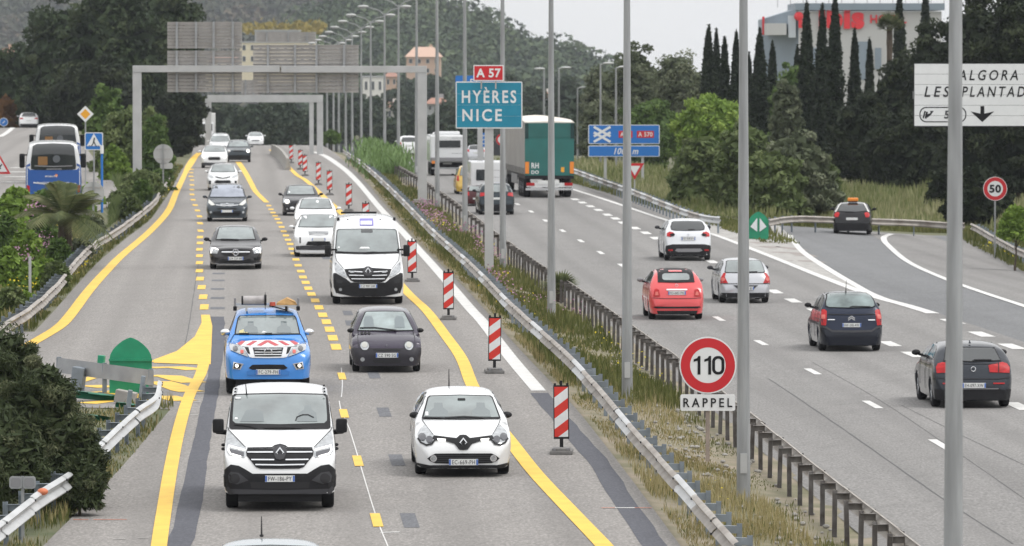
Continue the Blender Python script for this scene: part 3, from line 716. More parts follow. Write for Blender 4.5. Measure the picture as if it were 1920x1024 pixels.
# yield triangle (red) under it
r, zt, s2 = sign_root('yield_sign', 1190, 318, 300, 'small red and white give way triangle below the blue junction sign', 'road sign')
b = MB().use(M_GALV); b.box((0, .05, zt/2), (.07, .05, zt)); b.build('post', r)
def tri(w_, up=True, k=1.): h = w_*.87*k; w_ = w_*k; return [(-w_/2, -h/2.6), (w_/2, -h/2.6), (0, h*.62)] if up else [(-w_/2, h/2.6), (0, -h*.62), (w_/2, h/2.6)]
b = MB().use(M_SRED); b.prism(tri(1., False), 0, .03); pn = b.build('panel', r); pn.location = (0, 0, zt)
b = MB().use(M_SWHT); b.prism(tri(1., False, .58), -.006, -.001); b.build('panel_face', pn)
# big white overhead sign on the right
r, zt, s2 = sign_root('overhead_sign', 1840, 178, 235, 'large white overhead sign with black italic place names over the exit lane', 'overhead sign')
Wd, Hd = 254/s2, 120/s2
b = MB().use(M_SBLK); b.prism(rrect(Wd, Hd, .04), 0, .05); pn = b.build('panel', r); pn.location = (0, 0, zt)
for k in range(6):
    b = MB().use(M_SWHT); hh = (Hd-.07)/6; b.box((0, -.008, (Hd-.07)*(-.5)+hh*(k+.5)), (Wd-.07, .014, hh-.012)); b.build('board_strip', pn)
def zz(py): return (178-py)/s2
text('VALGORA', 'lettering', (1845-1840)/s2, zz(141), -.018, 19.5/s2, M_SBLK, pn, 127/s2, .01, .22, space=1.4)
for tx, x0, x1 in (('LES', 1733, 1781), ('PLANTADES', 1803, 1952)): text(tx, 'lettering', ((x0+x1)/2-1840)/s2, zz(172), -.018, 20/s2, M_SBLK, pn, (x1-x0)/s2, .01, .22, space=1.4)
b = MB().use(M_SBLK); b.prism([(-.055*4, 16/s2), (.055*4*.0+.08, 16/s2), (.08, 2/s2), (22/s2, 6/s2), (0, -14/s2), (-22/s2, 6/s2), (-.08, 2/s2), (-.08, 16/s2)][1:], -.020, -.016); a_ = b.build('down_arrow', pn); a_.location = (2/s2, 0, zz(215))
o_, i_ = rrect(88/s2, 29/s2, 13/s2, 8), rrect(84/s2, 25/s2, 11.5/s2, 8); n = len(o_)
b = MB().use(M_SBLK); b.add([(x, -.018, z) for x, z in o_]+[(x, -.018, z) for x, z in i_], [(i, (i+1) % n, n+(i+1) % n, n+i) for i in range(n)]); c_ = b.build('exit_badge', pn); c_.location = ((1768-1840)/s2, 0, zz(215))
text('5b', 'lettering', 14/s2, 0, -.018, 15/s2, M_SBLK, c_, 24/s2, .02, .1)
b = MB().use(M_SBLK); b.box((-35/s2, -.018, 0), (.06, .003, 14/s2), 0, 0, .25); b.box((-31/s2, -.018, -1/s2), (.08, .003, 13/s2), 0, 0, .2); b.prism([(-31/s2, 0), (-23/s2, 3/s2), (-24/s2, 7/s2), (-17/s2, 7/s2), (-22/s2, 0), (-29/s2, -6/s2)], -.020, -.017); b.build('exit_symbol', c_)
b = MB().use(M_GALV); b.box((.9, .25, 0), (Wd+1.8, .22, .32)); b.build('carrier_beam', r).location = (0, 0, zt)
b = MB().use(M_GALV); b.box((Wd/2+1.6, .25, zt/2), (.35, .3, zt+.3)); b.build('post', r)
# 50 sign
r, zt, s2 = sign_root('speed_limit_sign', 1866, 354, 238, 'small round 50 speed limit sign before dark trees at the right edge', 'road sign')
b = MB().use(M_LAMPP); b.box((0, .05, zt/2), (.07, .05, zt)); b.build('post', r)
b = MB().use(M_SWHT); b.prism(circ(22.5/s2, 40), 0, .03); d_ = b.build('disc', r); d_.location = (0, 0, zt)
b = MB().use(M_SRED); b.prism(circ(21.5/s2, 40), -.004, -.001); b.build('red_ring', d_)
b = MB().use(M_SWHT); b.prism(circ(14.5/s2, 40), -.007, -.0045); b.build('white_field', d_)
text('50', 'lettering', 0, 0, -.009, 15.5/s2, M_SBLK, d_, 22/s2, .04)
# priority diamond, crossing sign, round sign backs, pictogram triangle, blue post
def at_up(px, py, D, h_base=None): p = P(px, py, D); return p
def post_sign(name, px, py, D, label, shapes, postw=.07, zb=None, letter=None):
    p = P(px, py, D); z = zb if zb is not None else float(zLU(0, D)); r = empty(name, (p.x, D, z), label=label, cat='road sign'); zt = p.z - z
    b = MB().use(M_LAMPP); b.tube((0, .05, 0), (0, .05, zt), postw/2, postw/2, 8); b.build('post', r)
    pn = None
    for i, (m, pts) in enumerate(shapes):
        b = MB().use(m); b.prism(pts, -.004*i-.002 if i else 0, .03 if i == 0 else -.004*i+.0015)
        if i == 0: pn = b.build('panel', r); pn.location = (0, 0, zt)
        else: b.build('panel_face', pn)
    return r, pn
s2 = F/262
dm = lambda k: [(0, -k), (k, 0), (0, k), (-k, 0)]
post_sign('priority_sign', 160, 214, 262, 'yellow and white priority diamond behind the two buses', [(M_SWHT, dm(15.5/s2)), (M_SYEL, dm(9.5/s2))])
r, pn = post_sign('crossing_sign', 176, 265, 245, 'blue square pedestrian crossing sign right of the front bus', [(M_SWHT, rrect(32/s2, 31/s2, .06)), (M_SBLUE, rrect(29/s2, 28/s2, .05)), (M_SWHT, tri(.62, True))])
b = MB().use(M_SBLK); b.ball((.02, -.012, .12), (.035, .004, .035), 8, 6); b.box((0, -.012, .01), (.06, .004, .16), 0, 0, .2); b.box((-.05, -.012, -.12), (.04, .004, .17), 0, 0, .5); b.box((.05, -.012, -.12), (.04, .004, .17), 0, 0, -.35); [b.box((k, -.012, -.20), (.03, .004, .05)) for k in (-.2, -.12, .12, .2)]; b.build('pedestrian_pictogram', pn)
r, pn = post_sign('warning_sign', -3, 311, 252, 'red-edged warning triangle cut off by the left edge', [(M_SRED, tri(44/s2, True)), (M_SWHT, tri(44/s2, True, .74))])
b = MB().use(M_SBLK); b.box((.05, -.012, -.05), (.07, .004, .2), 0, 0, -.3); b.box((.12, -.012, .02), (.05, .004, .14), 0, 0, .6); b.build('pictogram', pn)
r, pn = post_sign('keep_right_sign', 7, 229, 480, 'small round blue arrow sign left of the far white estate car', [(M_SWHT, circ(8/22, 24)), (M_SBLUE, circ(7/22, 24))])
b = MB().use(M_SWHT); b.box((0, -.012, 0), (.07, .004, .3), 0, 0, .8); b.build('arrow', pn)
def back_disc(px, py, rad, D, label, ghost=None):
    p = P(px, py, D); z = float(zg(p.x, D)); r = empty('round_sign', (p.x, D, z), label=label, cat='road sign'); zt = p.z-z; s2 = F/D
    b = MB().use(M_LAMPP); b.box((0, -.04, (zt+rad/s2)/2), (.08, .05, zt+rad/s2)); b.build('post', r)
    b = MB().use(M_GALV); b.prism(circ(rad/s2, 36), 0, .03); pn = b.build('disc', r); pn.location = (0, 0, zt)
    b = MB().use(M_BACK); [b.box((0, -.012, k*rad/s2), (1.5*rad/s2, .02, .04)) for k in (-.5, .5)]; b.split('back_rail', pn); return r, pn, s2
back_disc(175, 362, 21, 222, 'grey back of a large round sign beside the palm')
r, pn, s2 = back_disc(306, 289, 18.5, 300, 'pale round sign back with lettering beside the near gantry leg')
b = MB().use(M_GALV); b.prism(rrect(24/s2, 11/s2, .1), 0, .03); b.build('lower_plate', r).location = (6/s2, 0, pn.location.z-22/s2)
p = P(191, 310, 240); z = float(zLU(0, 240))
r = empty('marker_post', (p.x, 240, z), label='thin blue marker post with a white cap right of the buses', cat='marker post'); hz = P(191, 277, 240).z-z
b = MB().use(M_SBLUE); b.tube((0, 0, 0), (0, 0, hz-.25), .05, .05, 10); b.build('shaft', r, True); b = MB().use(M_SWHT); b.tube((0, 0, hz-.25), (0, 0, hz+.1), .075, .075, 10); b.build('cap', r, True)
# signs far behind the teal one
r, zt, s2 = sign_root('information_sign', 905, 262, 420, 'small blue panel low between the teal sign posts', 'road sign')
b = MB().use(M_SBLUE); b.prism(rrect(16/s2, 26/s2, .1), 0, .05); b.build('panel', r).location = (0, 0, zt); b = MB().use(M_GALV); b.box((0, .1, zt/2), (.15, .1, zt)); b.build('post', r)
b = MB().use(M_SWHT)
for k in range(3): b.box((0, -.01, zt-.3+.3*k), (.45, .01, .06))
b.build('lettering', r)
r, zt, s2 = sign_root('prohibition_sign', 941, 262, 415, 'red-ringed round sign seen low behind the teal sign post', 'road sign')
b = MB().use(M_SRED); b.prism(circ(11/s2, 30), 0, .04); d_ = b.build('disc', r); d_.location = (0, 0, zt); b = MB().use(M_SWHT); b.prism(circ(7.5/s2, 30), -.01, -.002); b.build('white_field', d_); b = MB().use(M_GALV); b.box((0, .1, zt/2), (.12, .1, zt)); b.build('post', r)

# ---------------------------------------------------------------- gantries
def panel_back(root, px0, px1, py0, py1, D, y, X0, Z0, slats, uprights, plat=None):
    s2 = F/D; cx = (px0+px1)/2; W_ = (px1-px0)/s2; H_ = (py1-py0)/s2; c = P(cx, (py0+py1)/2, D)
    pn = empty('sign_panel', (c.x-X0, y, c.z-Z0)); pn.parent = root
    n = slats
    me = MB().use(M_BACK); me.box((0, 0, 0), (W_, .05, H_/n-.018)); me.box((0, -.05, H_/n/2-.03), (W_, .06, .018)); sm = me.me('slat')
    for k in range(n): link('slat', sm, pn).location = (0, 0, -H_/2+H_/n*(k+.5))
    um = MB().use(M_STEEL); um.box((0, -.13, 0), (.11, .10, H_)); ume = um.me('upright')
    for u in uprights: link('upright', ume, pn).location = ((u-cx)/s2, 0, 0)
    return pn
D = 290; R_ = G(792, 382); D = R_.y
r = empty('sign_gantry', R_, label='near grey sign gantry over the left carriageway, panels seen from behind', cat='sign gantry')
Lp = P(257.5, 330, D); zl = float(zg(Lp.x, D)); top = P(500, 123, D).z; bot = P(500, 135.5, D).z; s2 = F/D
b = MB().use(M_GALV); b.box((0, 0, (bot-R_.z)/2), (.46, .34, bot-R_.z), bev=.02); b.build('post', r)
b = MB().use(M_GALV); b.box((Lp.x-R_.x, 0, (bot+zl)/2-R_.z), (.44, .34, bot-zl), bev=.02); b.build('post', r)
xl_, xr_ = P(249, 130, D).x - R_.x, P(800, 130, D).x - R_.x; xm = P(526, 130, D).x - R_.x
b = MB().use(M_GALV); b.box(((xl_+xm)/2-.02, 0, (top+bot)/2-R_.z), (xm-xl_-.04, .4, top-bot), bev=.015); b.build('beam', r)
b = MB().use(M_GALV); b.box(((xr_+xm)/2+.02, 0, (top+bot)/2-R_.z-.02), (xr_-xm-.04, .4, top-bot), bev=.015); b.build('beam', r)
for x in (Lp.x-R_.x, 0): b = MB().use(M_CONC); b.box((x, 0, .1), (.9, .9, .25)); b.build('footing', r)
panel_back(r, 313, 453, 41, 91, D, .36, R_.x, R_.z, 8, (331, 367, 400, 436))
panel_back(r, 313, 453, 95, 173, D, .36, R_.x, R_.z, 12, (331, 367, 400, 436))
panel_back(r, 474, 672, 84, 174, D, .36, R_.x, R_.z, 13, (502, 553, 593, 645))
D2 = 470
Rp = P(600, 275, D2); zr = float(zg(Rp.x, D2))
r = empty('sign_gantry', (Rp.x, D2, zr), label='far grey sign gantry seen beneath the near one', cat='sign gantry')
zb = P(600, 185, D2).z - zr
b = MB().use(M_GALV); b.box((0, 0, zb/2), (.5, .4, zb)); b.build('post', r)
xx = P(395, 185, D2).x - Rp.x
b = MB().use(M_GALV); b.box((-.7, 0, zb/2), (.35, .4, zb)); b.build('post', r)
b = MB().use(M_GALV); b.box((xx/2, 0, zb), (-xx+.5, .5, .6)); b.build('beam', r)
b = MB().use(M_GALV); b.box((xx-.2, 0, zb/2-2), (.5, .4, zb+4)); b.build('post', r)
panel_back(r, 480, 592, 60, 79, D2, .4, Rp.x, zr, 4, (500, 540, 575))
panel_back(r, 452, 482, 150, 181, D2, .4, Rp.x, zr, 5, (460, 475))

# ---------------------------------------------------------------- red and white panels
M_KRED = mat('panel_red', (.62, .03, .02), .45, noise=.1, nscale=8); M_KWH = mat('panel_white', (.72, .74, .76), .45, noise=.1, nscale=8)
def stripes(Wd, H0, H1, n):
    """diagonal bands clipped to the board"""
    outp = []; per = (H1-H0+Wd)/n
    bm0 = None
    for k in range(n):
        a = H0-Wd + per*k*1.0; b_ = a+per
        # band: a < z - x' < b_ where x' runs 0..Wd rising
        pts = []
        xs = np.linspace(0, Wd, 9)
        lo = [min(max(a + x*0.75, H0), H1) for x in xs]; hi = [min(max(b_ + x*.75, H0), H1) for x in xs]
        if max(h-l for l, h in zip(lo, hi)) < .01: continue
        outp.append((k, [(x-Wd/2, z) for x, z in zip(xs, lo)], [(x-Wd/2, z) for x, z in zip(xs, hi)]))
    return outp
def build_panel_meshes():
    fr = MB().use(M_BLK); fr.box((0, .0, .80), (.30, .035, 1.04)); fr.box((0, .0, .16), (.07, .04, .3)); fr.box((-.12, 0, 1.335), (.045, .03, .05)); fr.box((.12, 0, 1.335), (.045, .03, .05)); fr.box((0, 0, 1.36), (.05, .03, .1))
    ba = MB().use(mat('base_rubber', (.20, .195, .19), .85, noise=.3, nscale=9)); ba.box((0, 0, .035), (.44, .8, .07), bev=.015); ba.box((0, -.1, .09), (.34, .5, .06), bev=.015); ba.use(M_GREYP); ba.box((-.13, -.35, .10), (.05, .06, .05)); ba.box((.13, -.35, .10), (.05, .06, .05))
    red = MB().use(M_KRED); wh = MB().use(M_KWH)
    for k, lo, hi in stripes(.262, .32, 1.29, 6):
        tgt = red if k % 2 == 1 else wh
        n = len(lo); y = -.020; v = [(x, y, z) for x, z in lo]+[(x, y, z) for x, z in hi]
        tgt.add(v, [(i, i+1, n+i+1, n+i) for i in range(n-1)])
    return fr.me('frame'), ba.me('base', True), red.me('red_stripes'), wh.me('white_stripes')
KM = build_panel_meshes()
KP = [(1053,850,'nearest red and white panel, on the erased strip right of the white hatchback'),(927,699,'second red and white panel from the front'),(841,599,'red and white panel beside the white line, third from the front'),(773,528,'red and white panel just right of the high-roof white van'),
      (686,440,'red and white panel half hidden above the high-roof van'),(654,396,'red and white panel up the road, left of the half hidden one'),(618,366,'red and white panel sixth counted from the camera side'),(597,347,'red and white panel seventh counted from the camera side'),
      (572,330,'red and white panel eighth, nearly touching its left neighbour'),(563,318,'red and white panel touching the eighth on its left'),(546,306,'farthest red and white panel, near the crest')]
for px, py, lb in KP:
    g = G(px, py); r = empty('lane_divider_panel', g, random.uniform(-.06, .1), label=lb, cat='traffic panel', group='red and white lane divider panels'); r.rotation_euler = (0, random.uniform(-.012, .012), r.rotation_euler[2])
    for nm, me in zip(('frame', 'base', 'red_stripes', 'white_stripes'), KM): link(nm, me, r)

# ---------------------------------------------------------------- green gore bollards
def bollard(px0, px1, ytop, ybase, name, label, arrows, rx=.9):
    g = G((px0+px1)/2, ybase); s2 = F/g.y; w_ = (px1-px0)/s2; h = (P(0, ytop, g.y).z-g.z)
    r = empty(name, g, label=label, cat='bollard')
    o_ = [(-w_/2, 0), (w_/2, 0), (w_/2, h*.62)]
    for i in range(1, 10):
        t = i/10*PI/2; o_.append((w_/2*math.cos(t)**.9, h*.62 + h*.38*math.sin(t)**1.1))
    o_.append((0, h)); o_ += [(-x, z) for x, z in o_[2:-1][::-1]]
    # half-round body
    b = MB().use(M_GREEN); n = 12; K = 12; v = []; f = []
    prof = [(w_/2, 0), (w_/2, h*.3), (w_/2, h*.60), (w_*.475, h*.70), (w_*.41, h*.79), (w_*.31, h*.87), (w_*.19, h*.94), (w_*.09, h*.98), (0.01, h)]
    for k, (rr_, z) in enumerate(prof):
        for i in range(n+1):
            a = PI*i/n; v.append((rr_*math.cos(a), rr_*math.sin(a)*rx + .0, z))
    for k in range(len(prof)-1):
        for i in range(n): a = k*(n+1)+i; f.append((a, a+1, a+n+2, a+n+1))
    m_ = n+1; back = [k*m_ for k in range(len(prof))] + [k*m_+n for k in range(len(prof))][::-1]; f.append(tuple(back[::-1]))
    b.add(v, f); b.build('shell', r, True)
    b = MB().use(M_GREEN); b.box((0, -.02, h*.60), (w_*1.02, .05, .05)); b.build('rim', r)
    if arrows:
        b = MB().use(M_KWH)
        for sg in (-1, 1): b.prism([(sg*w_*.06, h*.28), (sg*w_*.06, h*.78), (sg*w_*.40, h*.46)] if sg < 0 else [(sg*w_*.06, h*.28), (sg*w_*.40, h*.46), (sg*w_*.06, h*.78)], -.05, -.02)
        b.split('arrow', r)
    return r
bollard(205, 285, 633, 738, 'gore_bollard', 'large round-topped green bollard at the yellow hatched exit nose', False)
bollard(1403, 1441, 397, 449, 'gore_bollard', 'green bollard with two white arrows at the right exit nose', True)
# crash cushion wreck, broken green pieces and blocks near the near bollard
g = G(190, 740, .0); r = empty('guardrail_remnant', g, label='flattened grey guardrail section crossing in front of the green bollard', cat='guardrail')
b = MB().use(M_STEEL)
A_, B_ = G(105, 700, .35)-g, G(288, 725, .25)-g
for k in range(8):
    p0 = A_.lerp(B_, k/8); p1 = A_.lerp(B_, (k+1)/8); dz_ = .32*math.sin(PI*(k+.5)/8)*.2
    b.add([(p0.x, p0.y, p0.z+.02), (p1.x, p1.y, p1.z+.02), (p1.x, p1.y+.03, p1.z+.36), (p0.x, p0.y+.03, p0.z+.36), (p0.x, p0.y+.06, p0.z+.02), (p1.x, p1.y+.06, p1.z+.02)], [(0, 1, 2, 3), (3, 2, 5, 4)])
b.build('beam', r)
for t in (.03, .5, .97):
    c = A_.lerp(B_, t); b = MB().use(M_RAILP); b.box((c.x, c.y+.1, c.z-.1), (.1, .06, .95)); b.build('post', r)
for px, py, w_, lb in [(160,790,.45,'broken dark green plastic shard lying nearest the guardrail'),(187,752,.5,'curled green plastic shard beside the oleander'),(250,768,.35,'small bright green plastic piece behind the curled guardrail end')]:
    g = G(px, py); r = MB().use(mat('broken_green_plastic', (.012, .17, .10), .45, noise=.4, nscale=5)); v = []; f = []; rs_ = random.Random(px)
    for i in range(9):
        a = -.2+2.3*i/8
        for k in range(5):
            rr_ = w_*.32*(1-.04*k*k/4)*(1+rs_.uniform(-.05, .05)); v.append((w_*(k-2)*.55+rs_.uniform(-.03, .03)*(i in (0, 8)), rr_*math.cos(a), .02+rr_*math.sin(a)))
    for i in range(8):
        for k in range(4):
            if (i, k) in ((7, 0), (7, 3), (0, 3)): continue
            q = i*5+k; f.append((q, q+1, q+6, q+5))
    v2 = [(x, y*.9, z*.9) for x, y, z in v]; r.add(v, f); r.add(v2, [q[::-1] for q in f]); o = r.build('plastic_shard', None, True); o.location = g; o.rotation_euler = (random.uniform(-.2, .2), .1, random.uniform(-.6, .6)); prop(o, lb, 'debris')
for px, py, d_, lb in [(236,757,(.45,.3,.28),'pale broken concrete block behind the curled guardrail end'),(147,734,(.28,.3,.55),'leaning grey steel box section beside the oleander'),(190,688,(.16,.16,.28),'small dark green marker box left of the green bollard'),(266,756,(.1,.1,.6),'short grey stub post behind the curled guardrail end'),(242,775,(.1,.1,.5),'short grey stub post next to the bright green shard')]:
    g = G(px, py); b = MB().use(M_CONC if 'concrete' in lb else M_GREEN if 'green marker' in lb else M_RAILP); b.box((0, 0, d_[2]/2), d_, random.uniform(-.4, .4), .02, random.uniform(-.1, .2)); o = b.build('rubble_block' if 'concrete' in lb else 'steel_stub'); o.location = g; prop(o, lb, 'debris')
# delineator: grey twin-lobed back near the lower left corner, orange marker on the rail
g = P(42, 905, 91.5); g.z = float(zL(91.5))+.35; r = empty('reflector_post', g, label='grey backs of twin reflectors on a short post in the lower left corner', cat='reflector'); s2 = F/g.y
b = MB().use(M_STEEL); hz_ = P(42, 905, 91.5).z-g.z; b.box((0, .05, (hz_-.25)/2), (.05, .03, hz_+.45)); b.build('post', r)
for sg in (-1, 1): b = MB().use(M_STEEL); b.prism(rrect(.21, .2, .05), 0, .03); b.use(M_GREYP); b.prism(rrect(.16, .15, .04), -.006, -.001); b.build('reflector', r).location = (sg*.108, 0, P(42, 905, 91.5).z-g.z)
g = GL(80, 922, .75); b = MB().use(mat('orange_marker', (.55, .16, .07), .6)); b.ball((0, 0, 0), (.09, .09, .06), 12, 8); o = b.build('orange_cap', None, True); o.location = g; prop(o, 'orange cap sitting on the lower left guardrail', 'marker')
# ---------------------------------------------------------------- vehicles
# local frame of a vehicle: x to the right in the picture, y away from the viewer, z up; y=0 is the end one sees
def pch(pts):
    """monotone cubic through points"""
    x = np.array([p[0] for p in pts], float); y = np.array([p[1] for p in pts], float); n = len(x)
    h = np.diff(x); d = np.diff(y)/h; m = np.zeros(n); m[0], m[-1] = d[0], d[-1]
    for i in range(1, n-1):
        if d[i-1]*d[i] > 0: w1 = 2*h[i]+h[i-1]; w2 = h[i]+2*h[i-1]; m[i] = (w1+w2)/(w1/d[i-1]+w2/d[i])
    def f(t):
        t = np.clip(t, x[0], x[-1]); i = int(min(max(np.searchsorted(x, t)-1, 0), n-2)); s = (t-x[i])/h[i]
        return (1+2*s)*(1-s)**2*y[i] + s*(1-s)**2*h[i]*m[i] + s*s*(3-2*s)*y[i+1] + s*s*(s-1)*h[i]*m[i+1]
    return f
class Car:
    def __init__(s, W, L, prof, wz, wheels, R=.31, tw=.2, zb=.2, rn=.55, rf=.5, an=.22, af=.2, cr=.16, step=.11, pw=2.6, ends=.06):
        s.W, s.L = W/2, L; s.T = pch(prof); s.wf = pch(wz); s.wheels = wheels; s.R = R; s.tw = tw; s.phi = .06; s.yw = wheels[0]
        ys = [0, .015, .04, .08, .13, .2, .28] + list(np.arange(.38, L-.35, step)) + [L-.28, L-.2, L-.13, L-.08, L-.04, L-.015, L]
        Ra = R + .055
        for yw in wheels: ys += [yw-Ra, yw-Ra+.01, yw-Ra*.9, yw-Ra*.7, yw-Ra*.4, yw, yw+Ra*.4, yw+Ra*.7, yw+Ra*.9, yw+Ra-.01, yw+Ra]
        ys = sorted(set(round(float(y), 3) for y in ys if 0 <= y <= L)); M, A = 11, 9; s.n = 2+M+A; V = []
        for y in ys:
            T = float(s.T(y)); zbb = zb
            for yw in wheels:
                if abs(y-yw) < Ra: zbb = max(zbb, R + math.sqrt(max(0, Ra*Ra-(y-yw)**2))*.98)
            zbb = min(zbb, T-.12)
            if y < rn: pl = 1-an*(1-y/rn)**3
            elif y > L-rf: pl = 1-af*(1-(L-y)/rf)**3
            else: pl = 1
            r = min(cr, (T-zbb)*.35); wT = s.wf(T-r)*s.W*pl; half = [(0, zbb), (s.wf(zbb)*s.W*pl*.97, zbb)]
            for k in range(M): z = zbb+.02 + (T-r-zbb-.02)*k/(M-1); half.append((s.wf(z)*s.W*pl, z))
            for k in range(1, A+1):
                t = PI/2*k/A; half.append((wT*max(0, math.cos(t))**(2/pw), T-r+r*math.sin(t)**(2/pw)))
            V.append([(x, y, z) for x, z in half] + [(-x, y, z) for x, z in half[1:-1]])
        n = len(V[0]); nh = s.n; v = [p for ring in V for p in ring]; f = []
        order = list(range(nh)) + [nh+k for k in range(nh-2)][::-1]
        for j in range(len(V)-1):
            for i in range(len(order)):
                a, b = order[i], order[(i+1) % len(order)]
                f.append((j*n+a, j*n+b, (j+1)*n+b, (j+1)*n+a))
        f.append(tuple(order)[::-1]); f.append(tuple((len(V)-1)*n+k for k in order))
        s.v, s.f = v, f
        s.bvh = BVHTree.FromPolygons([Vector(p) for p in v], f)
    def body(s, m, name='body'):
        s.me = mesh(name, s.v, s.f, m, True, 32); return s.me
    def cast(s, u, v):
        c, sn = math.cos(s.phi), math.sin(s.phi)
        o = Vector((u, s.yw, 0)) + Vector((0, sn, c))*v; d = Vector((0, c, -sn))
        h = s.bvh.ray_cast(o - d*12, d)
        if h[0] is None:
            e = Vector((0, sn, c))
            for k, dv in [(.985, 0), (.97, 0), (.95, 0), (.92, 0)] + [(1, .012*j*q) for j in range(1, 16) for q in (1, -1)] + [(.95, .05), (.95, -.05), (.93, .1), (.93, -.1), (.95, .16), (.95, -.16), (.9, -.2), (.9, .2)]:
                h = s.bvh.ray_cast(Vector((u*k, o.y, o.z)) + e*dv - d*12, d)
                if h[0] is not None: break
            else: s.nn = None; return None
        s.nn = h[1] if h[1].dot(d) < 0 else -h[1]
        return h[0]
    def patch(s, name, m, pts, parent, lay=1, th=.018, g=.06, side=0):
        """outline traced in the end view (u,v) -- or, side=+-1, in the side view (y,z) -- laid onto the hull with its own thickness"""
        if name in ('bumper', 'bumper_low', 'bumper_lip', 'diffuser') and not side:
            vm = min(p[1] for p in pts)
            if vm < .34: pts = [(a, b-.13 if b < vm+.05 else b) for a, b in pts]
        bm = bmesh.new()
        try: f = bm.faces.new([bm.verts.new((a, b, 0)) for a, b in pts])
        except Exception: bm.free(); return None
        bmesh.ops.triangulate(bm, faces=[f])
        for ax in (0, 1):
            lo = min(p[ax] for p in pts); hi = max(p[ax] for p in pts); k = math.floor(lo/g)+1
            while k*g < hi:
                co = [0, 0, 0]; no = [0, 0, 0]; co[ax] = k*g; no[ax] = 1
                bmesh.ops.bisect_plane(bm, geom=bm.verts[:]+bm.edges[:]+bm.faces[:], plane_co=co, plane_no=no, dist=1e-5); k += 1
        if side: d = Vector((-side, 0, 0))
        else: d = Vector((0, math.cos(s.phi), -math.sin(s.phi)))
        bad = []
        for v in bm.verts:
            if side:
                h = s.bvh.ray_cast(Vector((side*3, v.co.x, v.co.y)), d); q = h[0]; s.nn = None if q is None else (h[1] if h[1].dot(d) < 0 else -h[1])
            else: q = s.cast(v.co.x, v.co.y)
            if q is None: bad.append(v); continue
            v.co = q - d*(.003*lay + .002) + s.nn*(.004*lay + .006)
        for v in bad: bm.verts.remove(v)
        if not bm.faces: bm.free(); return None
        ret = bmesh.ops.extrude_edge_only(bm, edges=[e for e in bm.edges if e.is_boundary])
        for e in ret['geom']:
            if isinstance(e, bmesh.types.BMVert): e.co += d*(th + .005*lay)
        bmesh.ops.recalc_face_normals(bm, faces=bm.faces[:])
        me = bpy.data.meshes.new(name); bm.to_mesh(me); bm.free(); me.materials.append(m)
        me.polygons.foreach_set('use_smooth', [True]*len(me.polygons)); me.set_sharp_from_angle(angle=math.radians(40))
        return link(name, me, parent)
def mir(pts): return [(-a, b) for a, b in pts][::-1]
def sym(pts):
    """right half from top centre to bottom centre -> closed symmetric outline"""
    l = [(-a, b) for a, b in pts if a > 1e-6][::-1]; return pts + l
def line(pts, w_):
    up = []; dn = []
    for i, p in enumerate(pts):
        a = pts[max(0, i-1)]; b = pts[min(len(pts)-1, i+1)]; dx, dy = b[0]-a[0], b[1]-a[1]; l = math.hypot(dx, dy) or 1; nx, ny = -dy/l*w_/2, dx/l*w_/2
        up.append((p[0]+nx, p[1]+ny)); dn.append((p[0]-nx, p[1]-ny))
    return up + dn[::-1]
def rbox(u, v, w_, h, r=.02): return rrect(w_, h, min(r, h*.45, w_*.45), 3, u, v)
def disc(u, v, r, n=18, rz=None): return [(u+r*math.cos(2*PI*i/n), v+(rz or r)*math.sin(2*PI*i/n)) for i in range(n)]
def wheel_mesh(R, tw, key={}):
    k = (round(R, 3), round(tw, 3))
    if k in key: return key[k]
    n = 28; prof = [(-tw/2, R*.62), (-tw/2, R*.88), (-tw*.42, R*.97), (-tw*.25, R), (tw*.25, R), (tw*.42, R*.97), (tw/2, R*.88), (tw/2, R*.62)]
    v = []; f = []
    for i in range(n):
        a = 2*PI*i/n
        for x, r in prof: v.append((x, r*math.cos(a), r*math.sin(a)))
    m = len(prof)
    for i in range(n):
        for j in range(m-1): a, b = i*m+j, ((i+1) % n)*m+j; f.append((a, b, b+1, a+1))
    t = mesh('tyre', v, f, M_TYRE, True, 40)
    b = MB().use(M_BLK); b.tube((-tw*.30, 0, 0), (tw*.30, 0, 0), R*.63, R*.63, n); b.use(M_RIM)
    for sg in (-1, 1):
        b.tube((sg*tw*.33, 0, 0), (sg*tw*.45, 0, 0), R*.16, R*.14, 12)
        for j in range(5):
            a = 2*PI*j/5
            for off in (-.12, .12):
                ca, sa = math.cos(a+off), math.sin(a+off); b.tube((sg*tw*.40, R*.12*ca, R*.12*sa), (sg*tw*.40, R*.60*ca, R*.60*sa), R*.055, R*.06, 5)
        for j in range(20):
            a, a2 = 2*PI*j/20, 2*PI*(j+1)/20; b.tube((sg*tw*.43, R*.60*math.cos(a), R*.60*math.sin(a)), (sg*tw*.43, R*.60*math.cos(a2), R*.60*math.sin(a2)), R*.035, R*.035, 4, False)
    key[k] = (t, b.me('rim', True, 30)); return key[k]
def road_m(D, left):
    f = xA if left else xB; return float(f(D+6)-f(D-6))/12
